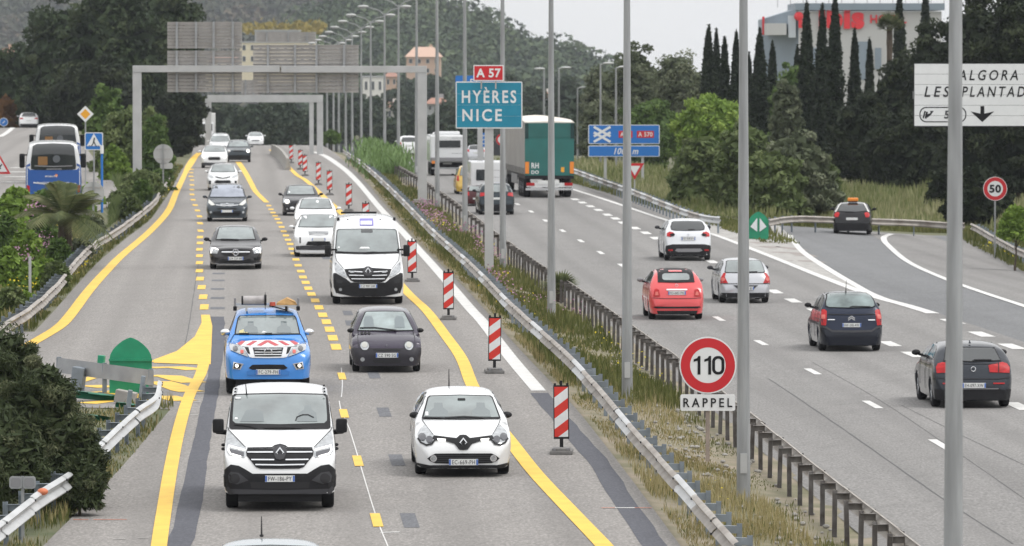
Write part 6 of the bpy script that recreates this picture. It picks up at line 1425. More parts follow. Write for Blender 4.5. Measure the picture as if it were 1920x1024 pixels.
# ---------------------------------------------------------------- foliage
LM = dict(
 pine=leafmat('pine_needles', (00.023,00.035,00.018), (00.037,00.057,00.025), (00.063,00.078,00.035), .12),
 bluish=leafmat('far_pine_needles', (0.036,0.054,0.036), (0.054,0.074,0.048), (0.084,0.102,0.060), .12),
 olive=leafmat('olive_green_leaves', (00.078,00.109,00.040), (00.132,00.171,00.066), (00.217,00.256,00.116)),
 mid=leafmat('mid_green_leaves', (00.061,00.101,00.031), (00.104,00.166,00.046), (00.174,00.244,00.078)),
 light=leafmat('fresh_green_leaves', (000.111,000.175,000.034), (000.189,000.285,000.056), (000.300,000.395,000.095)),
 grey=leafmat('grey_green_leaves', (00.078,00.095,00.055), (00.129,00.152,00.090), (00.207,00.224,00.147)),
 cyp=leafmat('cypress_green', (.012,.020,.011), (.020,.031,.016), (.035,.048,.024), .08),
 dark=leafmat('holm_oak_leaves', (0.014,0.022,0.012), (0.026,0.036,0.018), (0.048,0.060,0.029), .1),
 oleander=leafmat('oleander_leaves', (.032,.046,.020), (.062,.080,.036), (.150,.160,.090), .15),
 palm=leafmat('palm_fronds', (00.065,00.084,00.037), (00.115,00.137,00.058), (00.202,00.202,00.101)),
 reed=leafmat('reed_leaves', (.11,.17,.06), (.16,.25,.09), (.26,.36,.17)),
 dry=leafmat('dry_grass_blades', (0.213,0.175,0.075), (0.338,0.288,0.138), (0.475,0.413,0.237)),
 grass=leafmat('verge_grass_blades', (0.072,0.090,0.024), (0.132,0.144,0.048), (0.240,0.228,0.096)),
 straw=leafmat('meadow_grass_blades', (.12,.16,.05), (.25,.26,.12), (.44,.41,.26)),
 brown=leafmat('brown_leaves', (.12,.06,.025), (.17,.09,.035), (.20,.12,.05)),
 yflow=leafmat('yellow_petals', (.45,.36,.02), (.6,.5,.03), (.75,.62,.06)),
 pflow=leafmat('pink_petals', (.30,.15,.24), (.36,.20,.28), (.45,.28,.36)),
 wood=leafmat('hill_canopy', (00.032,00.051,00.029), (00.061,00.089,00.045), (00.112,00.144,00.067), .08),
 heath=leafmat('hill_scrub', (.040,.055,.030), (.070,.075,.045), (.12,.09,.06), .08),
)
def fmesh(name, V, nq, tone, m, k=4):
    """V: (nq*k,3) corner positions"""
    me = bpy.data.meshes.new(name); me.vertices.add(len(V)); me.vertices.foreach_set('co', np.ascontiguousarray(V, dtype=np.float32).ravel())
    me.loops.add(nq*k); me.loops.foreach_set('vertex_index', np.arange(nq*k, dtype=np.int32)); me.polygons.add(nq)
    me.polygons.foreach_set('loop_start', np.arange(0, nq*k, k, dtype=np.int32))
    at = me.attributes.new('tone', 'FLOAT', 'FACE'); at.data.foreach_set('value', np.clip(tone, 0, 1).astype(np.float32))
    me.update(calc_edges=True); me.materials.append(m); return me
def unit(a): return a/np.maximum(np.linalg.norm(a, axis=1, keepdims=True), 1e-9)
def leaves(C, Nn, L, Wd, rs, droop=0.):
    """leaf quads at points C with length L, width Wd, roughly facing Nn"""
    n = len(C); nn = unit(Nn + rs.normal(0, .75, (n, 3))); a = unit(np.cross(nn, rs.normal(0, 1, (n, 3)))); a[:, 2] -= droop; a = unit(a); b = unit(np.cross(nn, a))
    Ls = (L*rs.uniform(.6, 1.35, n))[:, None]; Ws = (Wd*rs.uniform(.6, 1.3, n))[:, None]
    return np.stack([C-a*Ls*.5, C+b*Ws*.5, C+a*Ls*.5, C-b*Ws*.5], 1).reshape(-1, 3)
def cyp_prof(z):
    u = (z+1)/2; return np.clip(np.minimum(1, (1-u)*2.2)**.8*np.minimum(1, .55+u*2.5), .04, 1)
def crown_pts(rx, ry, rz, n, nc, rs, cs=(.16, .34), kind='round', flat=1.):
    """leaf positions spread through many uneven clumps inside an ellipsoid"""
    if kind == 'cyp':
        z = rs.uniform(-1, .98, nc); prof = cyp_prof(z)
        th = rs.uniform(0, 2*PI, nc); rr = prof*.62*np.sqrt(rs.uniform(.2, 1, nc))
        cc_ = np.stack([rr*np.cos(th)*rx, rr*np.sin(th)*ry, z*rz], 1); cr_ = np.stack([rx*.42*prof, ry*.42*prof, rz*.10*np.ones(nc)], 1)
    else:
        d = unit(rs.normal(0, 1, (nc, 3))); r = rs.uniform(.25, 1, nc)**.5
        if kind == 'bush': d[:, 2] = np.abs(d[:, 2])*1.0 - .25*rs.uniform(0, 1, nc)
        s_ = rs.uniform(cs[0], cs[1], nc)[:, None]; cc_ = d*(r[:, None]*(1-s_*.6))*np.array([rx, ry, rz]); m_ = (rx*ry*rz)**(1/3) if kind != 'bush' else (rx*ry)**.5*.8
        cr_ = s_*np.array([[m_, m_, m_*flat]])
    k = rs.integers(0, nc, n); d = unit(rs.normal(0, 1, (n, 3))); q = rs.uniform(.55, 1.08, n)[:, None]
    tone = rs.uniform(0, 1, nc)
    return cc_[k]+d*q*cr_[k], d, np.clip(tone[k]*.7 + rs.uniform(-.08, .42, n), 0, 1)
CROWN = {}
def crown_me(key, rx, ry, rz, n, nc, L, Wd, m, kind='round', flat=1., cs=(.16, .34), droop=0., seed=0):
    rs = np.random.default_rng(seed + int(abs(rx*1000+rz*777)) % 99991)
    C, d, t = crown_pts(rx, ry, rz, n, nc, rs, cs, kind, flat); V = leaves(C, d, L, Wd, rs, droop)
    ni = n//(4 if kind != 'cyp' else 3); d2 = unit(rs.normal(0, 1, (ni, 3))); q = rs.uniform(0, 1, ni)[:, None]**.4
    if kind == 'cyp':
        z = rs.uniform(-.97, .9, ni); pr = cyp_prof(z)*.62; C2 = np.stack([d2[:, 0]*pr*rx, d2[:, 1]*pr*ry, z*rz], 1); k = 1.5
    else:
        C2 = d2*q*np.array([rx, ry, rz])*.74; k = 2.6
        if kind == 'bush': C2[:, 2] = np.abs(C2[:, 2])
    V2 = leaves(C2, d2, L*k, Wd*k*1.3, rs)
    return fmesh('crown', np.concatenate([V, V2]), n+ni, np.concatenate([t, rs.uniform(0, .55, ni)]), m)  # inner leaves keep to darker tones: crown shade put into the colour
def trunk_me(h, r, spread, n=5, seed=0, top=.9):
    rs = random.Random(seed); b = MB().use(M_BARK); pts = [Vector((0, 0, -.3))]
    for i in range(4): pts.append(pts[-1]+Vector((rs.uniform(-.12, .12)*h*.3, rs.uniform(-.1, .1)*h*.3, (h+.3)/4)))
    for i in range(4): b.tube(pts[i], pts[i+1], r*(1-.17*i), r*(1-.17*(i+1)), 8, False)
    for i in range(n):
        a = rs.uniform(0, 2*PI); p0 = pts[2].lerp(pts[4], rs.random()); p1 = p0+Vector((math.cos(a)*spread*.4, math.sin(a)*spread*.4, spread*.35)); p2 = p1+Vector((math.cos(a+.4)*spread*.35, math.sin(a+.4)*spread*.35, spread*.3))
        b.tube(p0, p1, r*.4, r*.25, 6, False); b.tube(p1, p2, r*.25, r*.1, 5, False)
    return b.me('trunk', True)
_seed = [11]
def tree(name, px, top, base, wpx, D, label, m='mid', kind='round', n=3500, leaf=.22, nc=46, cat='tree', frac=.0, flat=.8, ground=None, droop=0., group=None, cs=(.16, .34), dep=1.0, lw=.5):
    """crown fitted between the given rows; frac is the share of the height that is bare trunk"""
    _seed[0] += 1; s2 = F/D; pt, pb = P(px, top, D), P(px, base, D); H = pt.z-pb.z; w_ = wpx/s2
    gz = float(zg(pb.x, D)) if ground is None else ground; gz = min(gz, pb.z)
    r = empty(name, (pb.x, D, gz), random.uniform(0, 6.28) if False else 0, label=label, cat=cat, group=group)
    ch = H*(1-frac); cz = pb.z-gz + H*frac + ch/2
    if kind == 'bush': cz = pb.z-gz + ch*.12; rz_ = ch*.88
    else: rz_ = ch/2
    me = crown_me(None, w_/2, w_/2*dep, rz_, n, nc, leaf, leaf*lw, LM[m], kind, flat, cs, droop, _seed[0])
    o = link('crown' if kind != 'bush' else 'foliage', me, r); o.location = (0, 0, cz)
    th = max(.4, cz - (rz_*.2 if kind != 'bush' else 0)); t = link('trunk' if kind != 'bush' else 'stem', trunk_me(th, max(.05, min(.35, w_*.035)), w_*.35, 5, _seed[0]), r)
    return r
# left side
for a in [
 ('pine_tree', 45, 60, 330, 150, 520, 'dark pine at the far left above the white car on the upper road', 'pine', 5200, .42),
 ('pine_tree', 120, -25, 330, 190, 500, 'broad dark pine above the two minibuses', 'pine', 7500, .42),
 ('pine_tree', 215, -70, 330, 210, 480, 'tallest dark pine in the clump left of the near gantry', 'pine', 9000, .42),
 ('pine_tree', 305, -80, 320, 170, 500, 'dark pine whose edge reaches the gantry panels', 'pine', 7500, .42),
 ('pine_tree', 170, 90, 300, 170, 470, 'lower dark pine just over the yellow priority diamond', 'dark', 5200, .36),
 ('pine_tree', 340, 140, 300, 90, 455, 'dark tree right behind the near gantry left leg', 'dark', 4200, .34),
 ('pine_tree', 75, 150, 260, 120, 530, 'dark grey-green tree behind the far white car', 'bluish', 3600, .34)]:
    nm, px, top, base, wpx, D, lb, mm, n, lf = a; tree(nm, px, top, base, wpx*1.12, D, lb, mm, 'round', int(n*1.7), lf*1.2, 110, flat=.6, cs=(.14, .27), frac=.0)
tree('shrub', 12, 165, 240, 50, 500, 'orange-brown shrub at the left edge', 'brown', 'bush', 1500, .3, 24, 'shrub')
tree('shrub', 200, 138, 260, 95, 350, 'mid green shrub peeping over the clipped bush', 'mid', 'bush', 2600, .26, 40, 'shrub')
tree('bush', 245, 160, 345, 180, 325, 'big rounded olive-green bush behind the near gantry left leg', 'olive', 'bush', 9500, .24, 90, 'bush', cs=(.12, .24))
tree('bush', 292, 175, 350, 84, 322, 'dark olive-green flank of shrubbery right of the gantry leg', 'mid', 'bush', 4500, .22, 60, 'bush', cs=(.12, .26))
for px, top, base, wpx, D, lb, mm in [
 (215, 255, 345, 75, 305, 'light green shrub between the crossing sign and the gantry leg', 'light'), (170, 330, 400, 70, 255, 'light green shrub at the foot of the crossing sign', 'light'),
 (268, 305, 370, 100, 285, 'light green scrub at the foot of the near gantry', 'olive'), (266, 326, 382, 44, 270, 'small dark round shrub by the left guardrail', 'mid'), (225, 345, 400, 60, 260, 'yellow-green weeds above the left guardrail', 'olive'),
 (20, 335, 480, 100, 212, 'bright green leafy shrub at the left edge below the warning triangle', 'light'), (78, 372, 490, 95, 205, 'green shrub left of the palm trunk', 'mid'), (150, 440, 480, 60, 200, 'small shrub right of the palm trunk', 'grey'),
 (15, 440, 560, 95, 180, 'green shrub at the left edge above the weathered guardrail', 'light'), (75, 470, 555, 90, 176, 'bright green shrub by the thin grey stake', 'light'), (20, 520, 605, 90, 160, 'low green shrub touching the start of the weathered guardrail', 'olive'),
 (112, 430, 510, 60, 190, 'dull green shrub under the palm', 'mid'),
 (48, 405, 520, 90, 188, 'bright green shrub behind the thin grey stake', 'light'), (178, 395, 452, 50, 222, 'grey-green weeds under the large round sign back', 'grey'), (105, 480, 535, 60, 172, 'low yellow-green shrub touching the weathered guardrail', 'olive'),
 (10, 380, 500, 70, 196, 'green shrub filling the left edge above the stake', 'mid'), (150, 350, 420, 80, 240, 'green scrub hiding the wheels of the nearer minibus', 'light'), (90, 345, 400, 90, 236, 'leafy scrub right below the blue minibus rear', 'mid'), (30, 340, 400, 80, 234, 'leafy scrub left of the nearer minibus', 'light'),
 (245, 350, 415, 50, 250, 'green weeds on the bank above the guardrail bend', 'olive'), (300, 310, 352, 40, 310, 'small green shrub just below the round lettered sign back', 'mid'), (50, 540, 592, 60, 163, 'low fresh green shrub above the guardrail start', 'light')]:
    tree('shrub', px, top, base, wpx, D, lb, mm, 'bush', 4200, .14 if D < 230 else .18, 44, 'shrub', cs=(.14, .30), group=None)
g = P(56, 455, 168); b = MB().use(M_GALV); b.box((0, 0, .5), (.08, .05, 1.6)); o = b.build('stake'); o.location = (g.x, 168, float(zg(g.x, 168))+.1); prop(o, 'thin grey steel stake among the shrubs left of the palm', 'stake')
# oleander thicket, lower left
for px, top, base, wpx, D, lb, n in [(10, 540, 880, 240, 104, 'upper mass of the dark oleander thicket at the left edge', 10500), (80, 610, 925, 225, 100, 'right-hand mass of the dark oleander thicket', 11500), (20, 720, 985, 200, 96.5, 'lowest mass of the oleander thicket behind the twin reflectors', 8500), (142, 745, 930, 150, 98, 'small oleander bush in front of the debris', 6000), (152, 835, 955, 105, 96.5, 'small oleander bush spilling over the lower left guardrail', 4500)]:
    tree('oleander', px, top, base, wpx, D, lb, 'oleander', 'bush', int(n*1.4), .125, 50, 'bush', cs=(.14, .42), ground=float(zL(D))-.1, lw=.22)
# palms
def palm(px, ybase, ycrown, D, R_, nf, label, name='palm_tree', m='palm', fan=False, droop=1., trunkr=.22, gz=None):
    p = P(px, ycrown, D); gz = (float(zg(p.x, D)) if gz is None else gz); r = empty(name, (p.x, D, gz), label=label, cat='palm'); H = p.z-gz; rs = random.Random(int(px))
    b = MB().use(M_BARK)
    for k in range(8): b.tube((0, 0, H*k/8), (0, 0, H*(k+1)/8), trunkr*(1.1 if k % 2 else .95), trunkr, 10, False)
    b.build('trunk', r, True)
    for k in range(nf):
        a = 2*PI*k/nf+rs.uniform(-.2, .2); el = rs.uniform(.1, 1.35); Lf = R_*rs.uniform(.8, 1.1); v = []; f = []; pts = []
        for j in range(13):
            t = j/12; rr = Lf*t*math.cos(el)*(1-.1*t); zz_ = Lf*(t*math.sin(el) - droop*.55*t*t*(1.1-.3*math.sin(el))); pts.append(Vector((rr*math.cos(a), rr*math.sin(a), zz_)))
        if fan:
            c = pts[5]; dirv = (pts[6]-pts[0]).normalized(); sd = dirv.cross(Vector((0, 0, 1))).normalized(); up = sd.cross(dirv)
            for j in range(15):
                an = -1.5+3*j/14; dd = (dirv*math.cos(an)+sd*math.sin(an)); e = c+dd*Lf*.55+Vector((0, 0, -Lf*.12*abs(an))); s_ = (-dirv*math.sin(an)+sd*math.cos(an))*Lf*.035; k0 = len(v); mdp = c.lerp(e, .55)
                v += [c, mdp+s_, e, mdp-s_]; f.append((k0, k0+1, k0+2, k0+3))
            k0 = len(v); v += [pts[0]+up*.015, c+up*.015, c-up*.015, pts[0]-up*.015]; f.append((k0, k0+1, k0+2, k0+3))
        else:
            for j in range(1, 13):
                t0 = pts[j]-pts[j-1]; s_ = t0.cross(Vector((0, 0, 1))).normalized(); ll = Lf*.26*math.sin(PI*min(1, (j+1.5)/14))
                for sg in (-1, 1):
                    for q in (0, .5):
                        o_ = pts[j-1].lerp(pts[j], q); e = o_+s_*sg*ll+t0.normalized()*ll*.6-Vector((0, 0, ll*.35)); w_ = t0.normalized()*Lf*.018; k0 = len(v); v += [o_-w_, o_+w_, e]; f.append((k0, k0+1, k0+2))
            for j in range(12):
                k0 = len(v); w_ = Vector((0, 0, .03)); v += [pts[j]-w_, pts[j+1]-w_*.5, pts[j+1]+w_*.5, pts[j]+w_]; f.append((k0, k0+1, k0+2, k0+3))
        me = mesh('frond', v, f, LM[m]); at = me.attributes.new('tone', 'FLOAT', 'FACE'); base_t = rs.uniform(.1, .7)
        at.data.foreach_set('value', np.clip(base_t+np.random.default_rng(k).uniform(-.2, .3, len(f)), 0, 1).astype(np.float32))
        link('frond', me, r).location = (0, 0, H)
    return r
palm(122, 480, 410, 198, 2.5, 24, 'date palm with arching fronds among shrubs on the left bank', trunkr=.24)
palm(1050, 560, 545, 184, .85, 22, 'low fan palm growing through the median guardrail', 'fan_palm', fan=True, droop=.5, trunkr=.12)
palm(1668, 400, 52, 385, 1.35, 34, 'fan palm rising above the dark trees in front of the hotel', fan=True, droop=.9, trunkr=.2)
# median reeds and topiary
for px, top, base, wpx, D, lb in [(700, 262, 318, 50, 400, 'pale green reeds at the far end of the median'), (735, 275, 345, 60, 360, 'tall green reeds in the middle of the median'), (715, 285, 335, 50, 372, 'low green reeds left of the tall ones')]:
    rs = np.random.default_rng(px); s2 = F/D; pb, pt = P(px, base, D), P(px, top, D); n = 2600; w_ = wpx/s2
    X = rs.normal(0, w_*.28, n); Yp = rs.uniform(-7, 7, n); X = X - .05*Yp; hh = (pt.z-pb.z)*rs.uniform(.5, 1.1, n)
    C = np.stack([X, Yp, hh*rs.uniform(.1, .95, n)], 1); Nn = rs.normal(0, 1, (n, 3)); Nn[:, 2] *= .3
    a = np.stack([rs.normal(0, .35, n), rs.normal(0, .35, n), np.ones(n)], 1); a = unit(a); b_ = unit(np.cross(a, Nn)); L_ = rs.uniform(.4, .9, n)[:, None]; W_ = rs.uniform(.04, .08, n)[:, None]
    V = np.stack([C-a*L_*.5, C+b_*W_, C+a*L_*.5, C-b_*W_], 1).reshape(-1, 3)
    r = empty('reed_clump', (pb.x, D, pb.z), label=lb, cat='reeds'); link('foliage', fmesh('foliage', V, n, rs.uniform(0, 1, n), LM['reed']), r)
tree('shrub', 622, 240, 268, 44, 520, 'rounded clipped shrub beyond the crest beside the far gantry', 'mid', 'bush', 1600, .3, 26, 'shrub')
# right side trees
for nm, px, top, base, wpx, D, lb, mm, n, kind in [
 ('tree', 1125, 100, 330, 75, 470, 'grey-green tree behind the blue junction sign, leftmost of the row', 'grey', 4200, 'round'),
 ('tree', 1190, 66, 310, 110, 440, 'tall grey-green tree above the blue junction sign', 'grey', 6500, 'round'),
 ('tree', 1270, 76, 320, 110, 430, 'tall grey-green tree left of the first cypress', 'grey', 6500, 'round'),
 ('tree', 1215, 175, 335, 120, 400, 'fresher green tree right behind the blue junction sign', 'mid', 5200, 'round'),
 ('tree', 1130, 180, 330, 90, 420, 'dull green tree left of the blue junction sign', 'grey', 4200, 'round'),
 ('tree', 1335, 168, 330, 150, 335, 'light yellow-green tree in front of the left cypresses', 'light', 8000, 'round'),
 ('bush', 1318, 225, 392, 140, 290, 'olive-green bush at the left of the big thicket', 'olive', 7000, 'bush'),
 ('bush', 1400, 190, 408, 160, 284, 'olive bush crossed by the lamp post behind the green bollard', 'olive', 7000, 'bush'),
 ('bush', 1490, 215, 404, 175, 282, 'grey-olive bush at the right of the big thicket', 'grey', 9000, 'bush'),
 ('bush', 1445, 255, 405, 150, 279, 'low dark front bush of the big thicket, behind the bollard', 'olive', 7500, 'bush'),
 ('bush', 1545, 270, 402, 70, 286, 'rightmost small bush of the big thicket', 'olive', 3000, 'bush'),
 ('tree', 1480, 110, 330, 70, 370, 'small green tree between the cypresses and the hotel corner', 'mid', 3600, 'round'),
 ('tree', 1475, 135, 330, 60, 350, 'brownish tree left of the cypress pair', 'grey', 3200, 'round'),
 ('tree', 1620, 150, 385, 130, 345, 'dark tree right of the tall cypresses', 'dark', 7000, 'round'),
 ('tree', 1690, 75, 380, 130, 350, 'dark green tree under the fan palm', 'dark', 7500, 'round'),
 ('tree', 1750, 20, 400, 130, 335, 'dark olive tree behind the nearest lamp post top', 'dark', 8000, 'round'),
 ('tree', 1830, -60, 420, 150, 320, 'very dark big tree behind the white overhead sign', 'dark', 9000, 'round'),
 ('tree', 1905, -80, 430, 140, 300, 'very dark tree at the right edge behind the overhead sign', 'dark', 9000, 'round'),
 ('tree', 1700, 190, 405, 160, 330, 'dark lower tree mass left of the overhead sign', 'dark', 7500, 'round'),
 ('bush', 1830, 280, 420, 140, 275, 'dark bush around the 50 sign post', 'dark', 7000, 'bush'),
 ('bush', 1775, 300, 415, 90, 290, 'dark bush behind the nearest lamp post shaft', 'dark', 4500, 'bush'),
 ('shrub', 1905, 372, 450, 70, 222, 'bright green shrub at the right edge above the short guardrail', 'light', 3600, 'bush')]:
    tree(nm, px, top, base, wpx*1.08, D, lb, mm, kind, int(n*1.7), .30 if D > 250 else .17, 110, cat=nm if nm != 'bush' else 'bush', flat=.75, cs=(.13, .27))
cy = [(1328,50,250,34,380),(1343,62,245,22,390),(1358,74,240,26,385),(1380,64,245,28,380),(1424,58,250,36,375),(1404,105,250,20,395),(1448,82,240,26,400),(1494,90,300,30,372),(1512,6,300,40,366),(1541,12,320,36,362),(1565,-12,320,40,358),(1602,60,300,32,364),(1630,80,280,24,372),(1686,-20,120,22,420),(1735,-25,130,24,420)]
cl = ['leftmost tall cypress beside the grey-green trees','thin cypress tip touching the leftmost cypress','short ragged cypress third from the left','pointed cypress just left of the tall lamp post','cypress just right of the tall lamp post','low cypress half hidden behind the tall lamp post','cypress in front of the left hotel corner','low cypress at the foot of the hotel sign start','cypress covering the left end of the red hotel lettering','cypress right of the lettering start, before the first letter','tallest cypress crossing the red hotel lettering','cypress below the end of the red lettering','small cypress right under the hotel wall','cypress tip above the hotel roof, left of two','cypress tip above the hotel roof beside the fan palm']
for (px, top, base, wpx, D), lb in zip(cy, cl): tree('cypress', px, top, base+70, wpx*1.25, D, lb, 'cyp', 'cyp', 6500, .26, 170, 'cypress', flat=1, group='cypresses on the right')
# mid distance trees beyond the crest
rs = random.Random(5)
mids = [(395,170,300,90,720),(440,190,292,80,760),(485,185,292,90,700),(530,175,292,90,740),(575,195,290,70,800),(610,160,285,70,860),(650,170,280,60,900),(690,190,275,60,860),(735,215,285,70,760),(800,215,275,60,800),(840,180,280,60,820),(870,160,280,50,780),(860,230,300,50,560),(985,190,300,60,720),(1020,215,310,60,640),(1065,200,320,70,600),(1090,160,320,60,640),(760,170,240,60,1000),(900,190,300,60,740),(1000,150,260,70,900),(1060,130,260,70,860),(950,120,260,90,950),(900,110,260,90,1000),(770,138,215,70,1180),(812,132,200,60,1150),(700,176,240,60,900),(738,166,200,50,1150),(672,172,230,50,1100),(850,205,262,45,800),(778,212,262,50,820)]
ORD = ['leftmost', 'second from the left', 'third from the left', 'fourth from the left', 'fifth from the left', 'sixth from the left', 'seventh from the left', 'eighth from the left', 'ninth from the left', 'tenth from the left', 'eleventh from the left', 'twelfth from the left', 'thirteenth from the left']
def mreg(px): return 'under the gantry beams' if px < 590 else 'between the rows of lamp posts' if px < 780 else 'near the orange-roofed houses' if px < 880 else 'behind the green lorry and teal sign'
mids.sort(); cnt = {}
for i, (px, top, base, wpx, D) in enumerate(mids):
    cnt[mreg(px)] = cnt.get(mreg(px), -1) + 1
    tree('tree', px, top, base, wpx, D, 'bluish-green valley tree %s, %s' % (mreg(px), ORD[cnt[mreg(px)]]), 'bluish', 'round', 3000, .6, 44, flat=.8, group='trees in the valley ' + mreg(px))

# ---------------------------------------------------------------- hills, far wood, houses, hotel
def hill(name, Y0, ridge, depth, base_py, m, woods, leaf, ntree, tm='wood', seed=3, hmul=1.):
    """ridge: skyline pixels at distance Y0+depth; slopes down towards the camera"""
    rp = np.array(ridge, float); rs = np.random.default_rng(seed); n = 90; k = 16; v = []; f = []
    xs = np.linspace(rp[0, 0], rp[-1, 0], n)
    for j in range(k+1):
        t = j/k; D = Y0 + depth*t
        for i in range(n):
            py = np.interp(xs[i], rp[:, 0], rp[:, 1]); zt = P(xs[i], py, Y0+depth).z; zb_ = P(xs[i], base_py, Y0).z
            z = zb_ + (zt-zb_)*(t**1.15) + math.sin(xs[i]*.031+j*.9)*2.2*t*(1-t)*4*.5 ; X = P(xs[i], py, D).x
            v.append((X, D, z))
    for i in range(n): v.append((v[k*n+i][0], Y0+depth+400, v[k*n+i][2]-60))
    for j in range(k+1):
        for i in range(n-1): a = j*n+i; f.append((a, a+1, a+n+1, a+n))
    o = link(name, mesh(name, v, f, m, True)); prop(o, kind='structure')
    va = np.array(v[:(k+1)*n]).reshape(k+1, n, 3); u = rs.uniform(0, n-1.01, ntree); w_ = rs.uniform(0, 1, ntree)**.8*(k-.01); ui = u.astype(int); wi = w_.astype(int)
    C = va[wi, ui] + (va[wi, ui+1]-va[wi, ui])*(u-ui)[:, None] + (va[wi+1, ui]-va[wi, ui])*(w_-wi)[:, None]
    q = 64; R_ = rs.uniform(2.8, 6.6, ntree)*hmul; d = unit(rs.normal(0, 1, (ntree*q, 3))); CC = np.repeat(C, q, 0); RR = np.repeat(R_, q)[:, None]
    CC = CC + d*RR*np.array([1, 1, .85]) + np.array([0, 0, 1])*RR*.8; tn = np.clip(np.repeat(rs.uniform(0, .7, ntree), q)+rs.uniform(-.1, .3, ntree*q), 0, 1)
    me = fmesh('woodland', leaves(CC, d, leaf, leaf*.8, rs), ntree*q, tn, LM[tm]); o = link(woods, me); prop(o, 'dark woodland covering the hillside', 'woodland', kind='stuff'); return o
hill('hill', 1500, [(560,60),(640,30),(700,15),(760,12),(800,22),(850,42),(900,50),(940,78),(970,98),(1010,104),(1060,120),(1110,140),(1180,165),(1300,200),(1500,240),(1960,260)], 500, 262, M_TERR, 'woodland', 2.0, 2300)
hill('hill', 2300, [(-60,-60),(200,-70),(500,-60),(620,-20),(700,0),(800,20),(900,60),(1000,110)], 700, 230, mat('far_scrub_ground', (.085,.06,.05), .95, col2=(.05,.055,.035), nscale=.02), 'scrubland', 3.0, 1500, 'heath', 9)
# strip of yellow broom on the far slope
rs_ = np.random.default_rng(4); n = 420; pp_ = [P(x, y, 1440) for x, y in zip(rs_.uniform(455, 610, n), 52 + rs_.normal(0, 5, n))]; C = np.array([tuple(p) for p in pp_]); C[:, 1] += rs_.uniform(-15, 15, n)
o = link('broom', fmesh('broom', leaves(C, rs_.normal(0, 1, (n, 3)), 1.6, 1.2, rs_), n, rs_.uniform(0, .6, n), leafmat('broom_flowers', (.20,.17,.04), (.32,.25,.06), (.16,.15,.05)))); prop(o, 'band of yellow flowering broom above the cream building', 'shrubs', kind='stuff')
M_ROOF = mat('roof_tiles', (.36,.19,.14), .8, noise=.25, nscale=.6); M_PINK = mat('wall_pink', (.50,.36,.28), .8); M_CREAM = mat('wall_cream', (.62,.56,.42), .8); M_WALL = mat('wall_white', (.66,.65,.62), .8); M_WIN = mat('far_window', (.06,.07,.08), .3); M_GREYW = mat('wall_grey', (.36,.37,.38), .8)
def house(px0, px1, ytop, ybase, D, label, wall, roofm=None, floors=2, nwin=4, dep=10, pitch=.28, rz=.0, name='house'):
    s2 = F/D; pb = P((px0+px1)/2, ybase, D); w_ = (px1-px0)/s2; H = (ybase-ytop)/s2; hw = H*(1-(pitch if roofm else 0)); r = empty(name, (pb.x, D, pb.z-4), rz, label=label, cat='house' if name == 'house' else 'building')
    b = MB().use(wall); b.box((0, dep/2, (hw+4)/2), (w_, dep, hw+4)); b.build('wall', r)
    if roofm:
        e = .5; b = MB().use(roofm); z0, z1 = 4+hw, 4+H; b.add([(-w_/2-e, -e, z0), (w_/2+e, -e, z0), (w_/2+e, dep+e, z0), (-w_/2-e, dep+e, z0), (-w_*.28, dep/2, z1), (w_*.28, dep/2, z1)], [(0, 1, 5, 4), (1, 2, 5), (2, 3, 4, 5), (3, 0, 4), (3, 2, 1, 0)]); rf = b.build('roof', r)
        b = MB().use(wall); b.box((w_*.2, dep*.6, z1-.1), (.7, .7, 1.4)); b.build('chimney', rf)
    else:
        b = MB().use(M_GREYW); b.box((0, dep/2, 4+hw+.1), (w_+.3, dep+.3, .3)); b.build('roof', r)
    for fl in range(floors):
        for k in range(nwin):
            zc = 4+hw*(fl+.55)/floors; xc = -w_/2+w_*(k+.5)/nwin; f_ = MB().use(M_WALL); f_.box((xc, -.02, zc), (w_/nwin*.42, .08, hw/floors*.5)); fo = f_.build('window', r); p_ = MB().use(M_WIN); p_.box((xc, -.07, zc), (w_/nwin*.36, .04, hw/floors*.44)); p_.build('pane', fo)
    return r
house(762, 826, 88, 142, 1400, 'large pink house with a pale tiled roof high on the wooded hill', M_PINK, mat('roof_pale_tiles', (.50,.34,.26), .8), 2, 4, 14, .35)
house(680, 719, 145, 180, 1250, 'white flat house left of the pink one on the hill', M_WALL, None, 1, 3)
house(722, 745, 136, 165, 1320, 'small pink house between the white house and the pink one', M_PINK, M_ROOF, 1, 2)
house(709, 752, 192, 228, 1000, 'house with an orange roof between the lamp posts in the valley', M_WALL, M_ROOF, 1, 3)
house(800, 838, 184, 262, 900, 'tall grey building with an orange roof right of the near gantry leg', M_GREYW, M_ROOF, 4, 3, 10, .14)
house(1003, 1040, 174, 212, 900, 'white house with a red roof left of the lorry top', M_WALL, M_ROOF, 2, 3)
house(386, 452, 105, 138, 1350, 'pale house behind the upper gantry panels', M_CREAM, M_ROOF, 2, 4)
house(450, 590, 80, 122, 1300, 'long cream building visible between the gantry panels', M_CREAM, None, 2, 9, 12)
house(478, 560, 58, 80, 1380, 'grey-walled building above the cream one behind the gantry', M_GREYW, None, 1, 6, 12)
house(0, 20, 90, 122, 900, 'pinkish house at the upper left edge behind the pines', M_PINK, M_ROOF, 2, 2)
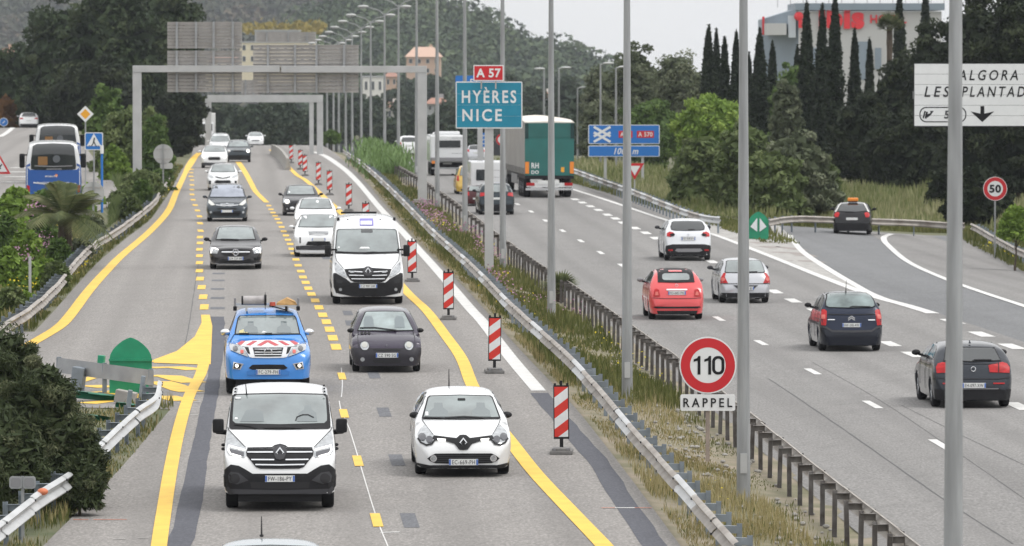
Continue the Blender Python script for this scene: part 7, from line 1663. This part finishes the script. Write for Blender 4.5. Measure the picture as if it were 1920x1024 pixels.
# hotel
D = 620; s2 = F/D; pb = P(1600, 240, D); r = empty('hotel_building', (pb.x, D, pb.z-6), .0, label='white hotel block with big red rooftop lettering behind the cypresses', cat='building')
X = lambda px: (px-1600)/s2
Z = lambda py: (240-py)/s2+6
M_HW = mat('hotel_white', (.46,.46,.455), .6); M_HG = mat('hotel_grey', (.22,.27,.32), .5, noise=.12, nscale=.4)
b = MB().use(M_HW); b.box(((X(1497)+X(1765))/2, 8, Z(22)/2), (X(1765)-X(1497), 16, Z(22))); b.build('wall', r)
b = MB().use(M_HG); b.add([(X(1433), 7, 0), (X(1497)-.01, 0, 0), (X(1497)-.01, 0, Z(16)), (X(1433), 7, Z(36)), (X(1433), 16, 0), (X(1433), 16, Z(36)), (X(1497), 16, Z(16)), (X(1497), 16, 0)], [(0, 1, 2, 3), (4, 0, 3, 5), (3, 2, 6, 5)]); b.build('side_wing', r)
b = MB().use(M_HG); b.box(((X(1495)+X(1765))/2, 8, Z(13)), (X(1765)-X(1495)+.6, 17, .75)); b.build('cornice', r)
b = MB().use(M_GREYP); 
for k in range(14): b.box((X(1460)+k*1.4, 3, Z(2)), (.06, .06, 1.3))
b.box((X(1540), 3, Z(-3)), (18, .06, .06)); b.build('roof_railing', r)
for (a, c, d_, e) in [(1437, 1474, 44, 66), (1608, 1630, 78, 150), (1640, 1652, 90, 130), (1520, 1545, 90, 130)]:
    y_ = -.06 if a > 1490 else 3.2
    b = MB().use(M_HG if a > 1490 else M_HW); b.box((X((a+c)/2), y_ if a > 1490 else 2.6, Z((d_+e)/2)), ((c-a)/s2, .1 if a > 1490 else 6, (e-d_)/s2)); wn = b.build('window', r)
b = MB().use(mat('hotel_panel', (.50,.54,.58), .4)); b.box((X(1485), .6, Z(50)), (.8, 1.2, 2.4)); b.build('cladding', r)
M_IBIS = mat('hotel_sign_red', (.68,.02,.03), .4)
o = text('ibis', 'lettering', X(1577), Z(33), -.12, 2.55, M_IBIS, r, 86/s2, .055, 0, .12); text('HOTEL', 'lettering', X(1665), Z(36), -.12, 16/s2, M_IBIS, r, 68/s2, .02, 0, .1)
b = MB().use(M_IBIS); b.ball((X(1497), -.3, Z(31)), (.5, .15, .5), 12, 8); b.box((X(1500), -.3, Z(45)), (.4, .2, .9)); b.build('pillow_mark', r, True)
b = MB().use(M_IBIS); b.box((X(1436), 6.7, Z(48)), (.25, .5, 2.0)); b.build('edge_mark', r)

# ---------------------------------------------------------------- grass, weeds, flowers (nobody could count them)
def blades(name, fa, fb, y0, y1, n, h, wd, m, label, kind='stuff', zf=zg, power=1.6, lean=.35, clump=.0, seed=1, dz=0.):
    rs = np.random.default_rng(seed); t = rs.uniform(0, 1, n)
    ia, ib = y0**(-power+1), y1**(-power+1); Y = (ia+(ib-ia)*t)**(1/(-power+1)); u = rs.uniform(0, 1, n)
    a = np.array([float(fa(y)) for y in Y]) if not hasattr(fa, 'vec') else fa(Y); b_ = np.array([float(fb(y)) for y in Y]); X = a+(b_-a)*u
    keep = (np.sin(X*2.1+np.sin(Y*.7)*2)+np.sin(Y*.9+X*1.3)+rs.normal(0, .9, n)) > clump; X, Y = X[keep], Y[keep]; n = len(X)
    zz_ = np.array([float(zf(x, y)) for x, y in zip(X, Y)]) if zf is not zg else zg(X, Y); base = np.stack([X, Y, zz_-.02+dz], 1)
    hh = h*rs.uniform(.35, 1.2, n)*(.75+.45*np.sin(X*1.1+Y*.23)); ww = wd*(Y/100)**.9*rs.uniform(.6, 1.4, n); th = rs.uniform(0, 2*PI, n); dl = np.stack([np.cos(th), np.sin(th), np.zeros(n)], 1)
    sd = np.stack([np.cos(th+1.4), np.sin(th+1.4)*.3, np.zeros(n)], 1); ln = rs.uniform(0, lean, n)[:, None]
    tip = base+np.stack([np.zeros(n), np.zeros(n), hh], 1)+dl*ln*hh[:, None]; mid_ = base+np.stack([np.zeros(n), np.zeros(n), hh*.55], 1)+dl*ln*hh[:, None]*.35
    V = np.stack([base-sd*ww[:, None]*.4, mid_-sd*ww[:, None]*.5, tip, mid_+sd*ww[:, None]*.5], 1).reshape(-1, 3)
    o = link(name, fmesh(name, V, n, rs.uniform(0, 1, n)*.7+.3*np.sin(X*.8+Y*.3)*.5+.1, LM[m])); prop(o, label, 'grass', kind=kind); return o
def petals(name, fa, fb, y0, y1, n, size, m, label, h=(.15, .55), seed=2, patch=1.1, f1=.35, f2=.12):
    rs = np.random.default_rng(seed); Y = rs.uniform(y0, y1, n); u = rs.uniform(0, 1, n); a = np.array([float(fa(y)) for y in Y]); b_ = np.array([float(fb(y)) for y in Y]); X = a+(b_-a)*u
    keep = (np.sin(X*1.9+seed)+np.sin(Y*f1+seed*2)+np.sin(Y*f2+X)) > patch; X, Y = X[keep], Y[keep]; n = len(X); C = np.stack([X, Y, zg(X, Y)+rs.uniform(h[0], h[1], n)], 1)
    s_ = size*(Y/110)**.8; Nn = np.tile([0, -.6, 1.], (n, 1)); V = leaves(C, Nn, 1., 1., rs); Q = V.reshape(-1, 4, 3); cq = Q.mean(1, keepdims=True); Q = cq+(Q-cq)*s_[:, None, None]; o = link(name, fmesh(name, Q.reshape(-1, 3), n, rs.uniform(0, 1, n), LM[m])); prop(o, label, 'flowers', kind='stuff')
ml, mr_ = (lambda y: float(xA(y))+.12), (lambda y: float(xRR(y))-.35)
mmid = lambda y: float(xRL(y))+.5
blades('dry_grass', ml, lambda y: float(xRL(y))+1.9, 80, 330, 60000, .26, .013, 'dry', 'dry straw-coloured grass in the median', clump=-.2, seed=1)
blades('green_weeds', ml, mr_, 80, 330, 44000, .18, .016, 'grass', 'short green weeds in the median', clump=.6, seed=2)
blades('green_weeds', lambda y: float(xA(y))+.3, lambda y: float(xRR(y))-.5, 125, 430, 34000, .42, .03, 'grass', 'taller green weeds in the farther median', clump=-.2, seed=3)
blades('green_weeds', lambda y: float(xLb(y))-2.4, lambda y: float(xLb(y))-.02, 152, 400, 34000, .30, .028, 'grass', 'green weeds along the left guardrail', clump=-.3, seed=4)
blades('dry_grass', lambda y: float(xLb(y))-3.2, lambda y: float(xLb(y))-.1, 152, 400, 14000, .40, .026, 'dry', 'dry grass along the left guardrail', clump=.2, seed=5)
blades('green_weeds', lambda y: float(xLa(y))-2.6, lambda y: float(xLa(y))+.02, 84, 123, 15000, .24, .024, 'grass', 'green weeds beside the lower left guardrail', clump=-.1, seed=6)
blades('dry_grass', lambda y: float(xLa(y))-2.6, lambda y: float(xLa(y))+.02, 84, 123, 7000, .3, .022, 'dry', 'dry grass beside the lower left guardrail', clump=.2, seed=7)
blades('meadow_grass', lambda y: xE(y)+9, lambda y: xE(y)+28, YF+3, 335, 52000, .85, .028, 'straw', 'tall pale meadow grass behind the exit lane', clump=-1.2, seed=8, power=1.2)
blades('meadow_grass', lambda y: xE(y)+1.8, lambda y: xE(y)+10, YF+8, 420, 34000, .6, .03, 'straw', 'tall pale grass behind the far right guardrail', clump=-1.0, seed=9, power=1.2)
blades('green_weeds', lambda y: xE(y)+1.3, lambda y: xE(y)+3, 240, 400, 9000, .4, .03, 'grass', 'green weeds along the far right guardrail', clump=-.6, seed=10)
blades('green_weeds', lambda y: xX(y)+.2, lambda y: xX(y)+7, 186, YF+6, 26000, .5, .03, 'grass', 'green weeds on the bank at the right edge', clump=-.8, seed=11)
blades('green_weeds', lambda y: 12.2, lambda y: 22.5, YF-.2, YF+3.5, 5000, .4, .03, 'grass', 'green weeds under the guardrail behind the exit lane', clump=-.2, seed=12)
blades('green_weeds', lambda y: rw(y, 1), lambda y: float(xLR(y))-1., 230, 420, 22000, .8, .035, 'olive', 'green undergrowth between the upper road and the carriageway', clump=-1.2, seed=13, zf=lambda x, y: zg(x, y)+.1)
petals('yellow_flowers', ml, mr_, 90, 260, 900, .042, 'yflow', 'small yellow flowers in the median weeds', seed=2, patch=1.0)
petals('pink_flowers', mmid, mr_, 165, 280, 2000, .045, 'pflow', 'pink valerian flowers in the farther median', h=(.25, .7), seed=3, patch=.7)
petals('yellow_flowers', lambda y: float(xLb(y))-2.4, lambda y: float(xLb(y)), 152, 330, 2600, .05, 'yflow', 'small yellow flowers along the left guardrail', seed=5, patch=.9)
petals('pink_flowers', lambda y: float(xLb(y))-4, lambda y: float(xLb(y))-1.4, 175, 235, 1300, .05, 'pflow', 'pink flowers below the palm', h=(.5, 1.1), seed=6, patch=.3)
petals('yellow_flowers', lambda y: xX(y)+.4, lambda y: xX(y)+6, 190, 250, 2600, .06, 'yflow', 'yellow flowers on the bank at the right edge', seed=7, patch=.8)
# loose stones, rubbish along the median
rs = random.Random(8)
st = MB().use(M_CONC)
for i in range(260):
    y = rs.uniform(88, 150); x = float(xA(y)) + (float(xRR(y))-float(xA(y)))*rs.uniform(.45, .95); z = float(zg(x, y)); q = rs.uniform(.02, .07); st.ball((x, y, z+q*.3), (q, q*rs.uniform(.6, 1.2), q*.6), 6, 4)
o = st.build('stones'); prop(o, 'loose pale stones scattered on the median soil', 'stones', kind='stuff')
# ---------------------------------------------------------------- air
hz = bpy.data.materials.new('haze_air'); hz.use_nodes = True; t = hz.node_tree; t.nodes.remove(t.nodes['Principled BSDF']); vp = t.nodes.new('ShaderNodeVolumePrincipled')
vp.inputs['Color'].default_value = (.86, .91, 1., 1); vp.inputs['Density'].default_value = HAZE; vp.inputs['Anisotropy'].default_value = .2
t.links.new(vp.outputs[0], t.nodes['Material Output'].inputs['Volume'])
zmin = -140; zmax = 90
hb = MB(); hb.use(hz); hb.box((0, 1750, (zmin+zmax)/2), (6500, 3900, zmax-zmin)); o = hb.build('haze'); prop(o, 'thin pale haze over the valley', 'haze', kind='stuff')
print('tris', sum(len(m.loops)-2*len(m.polygons) for m in bpy.data.meshes))
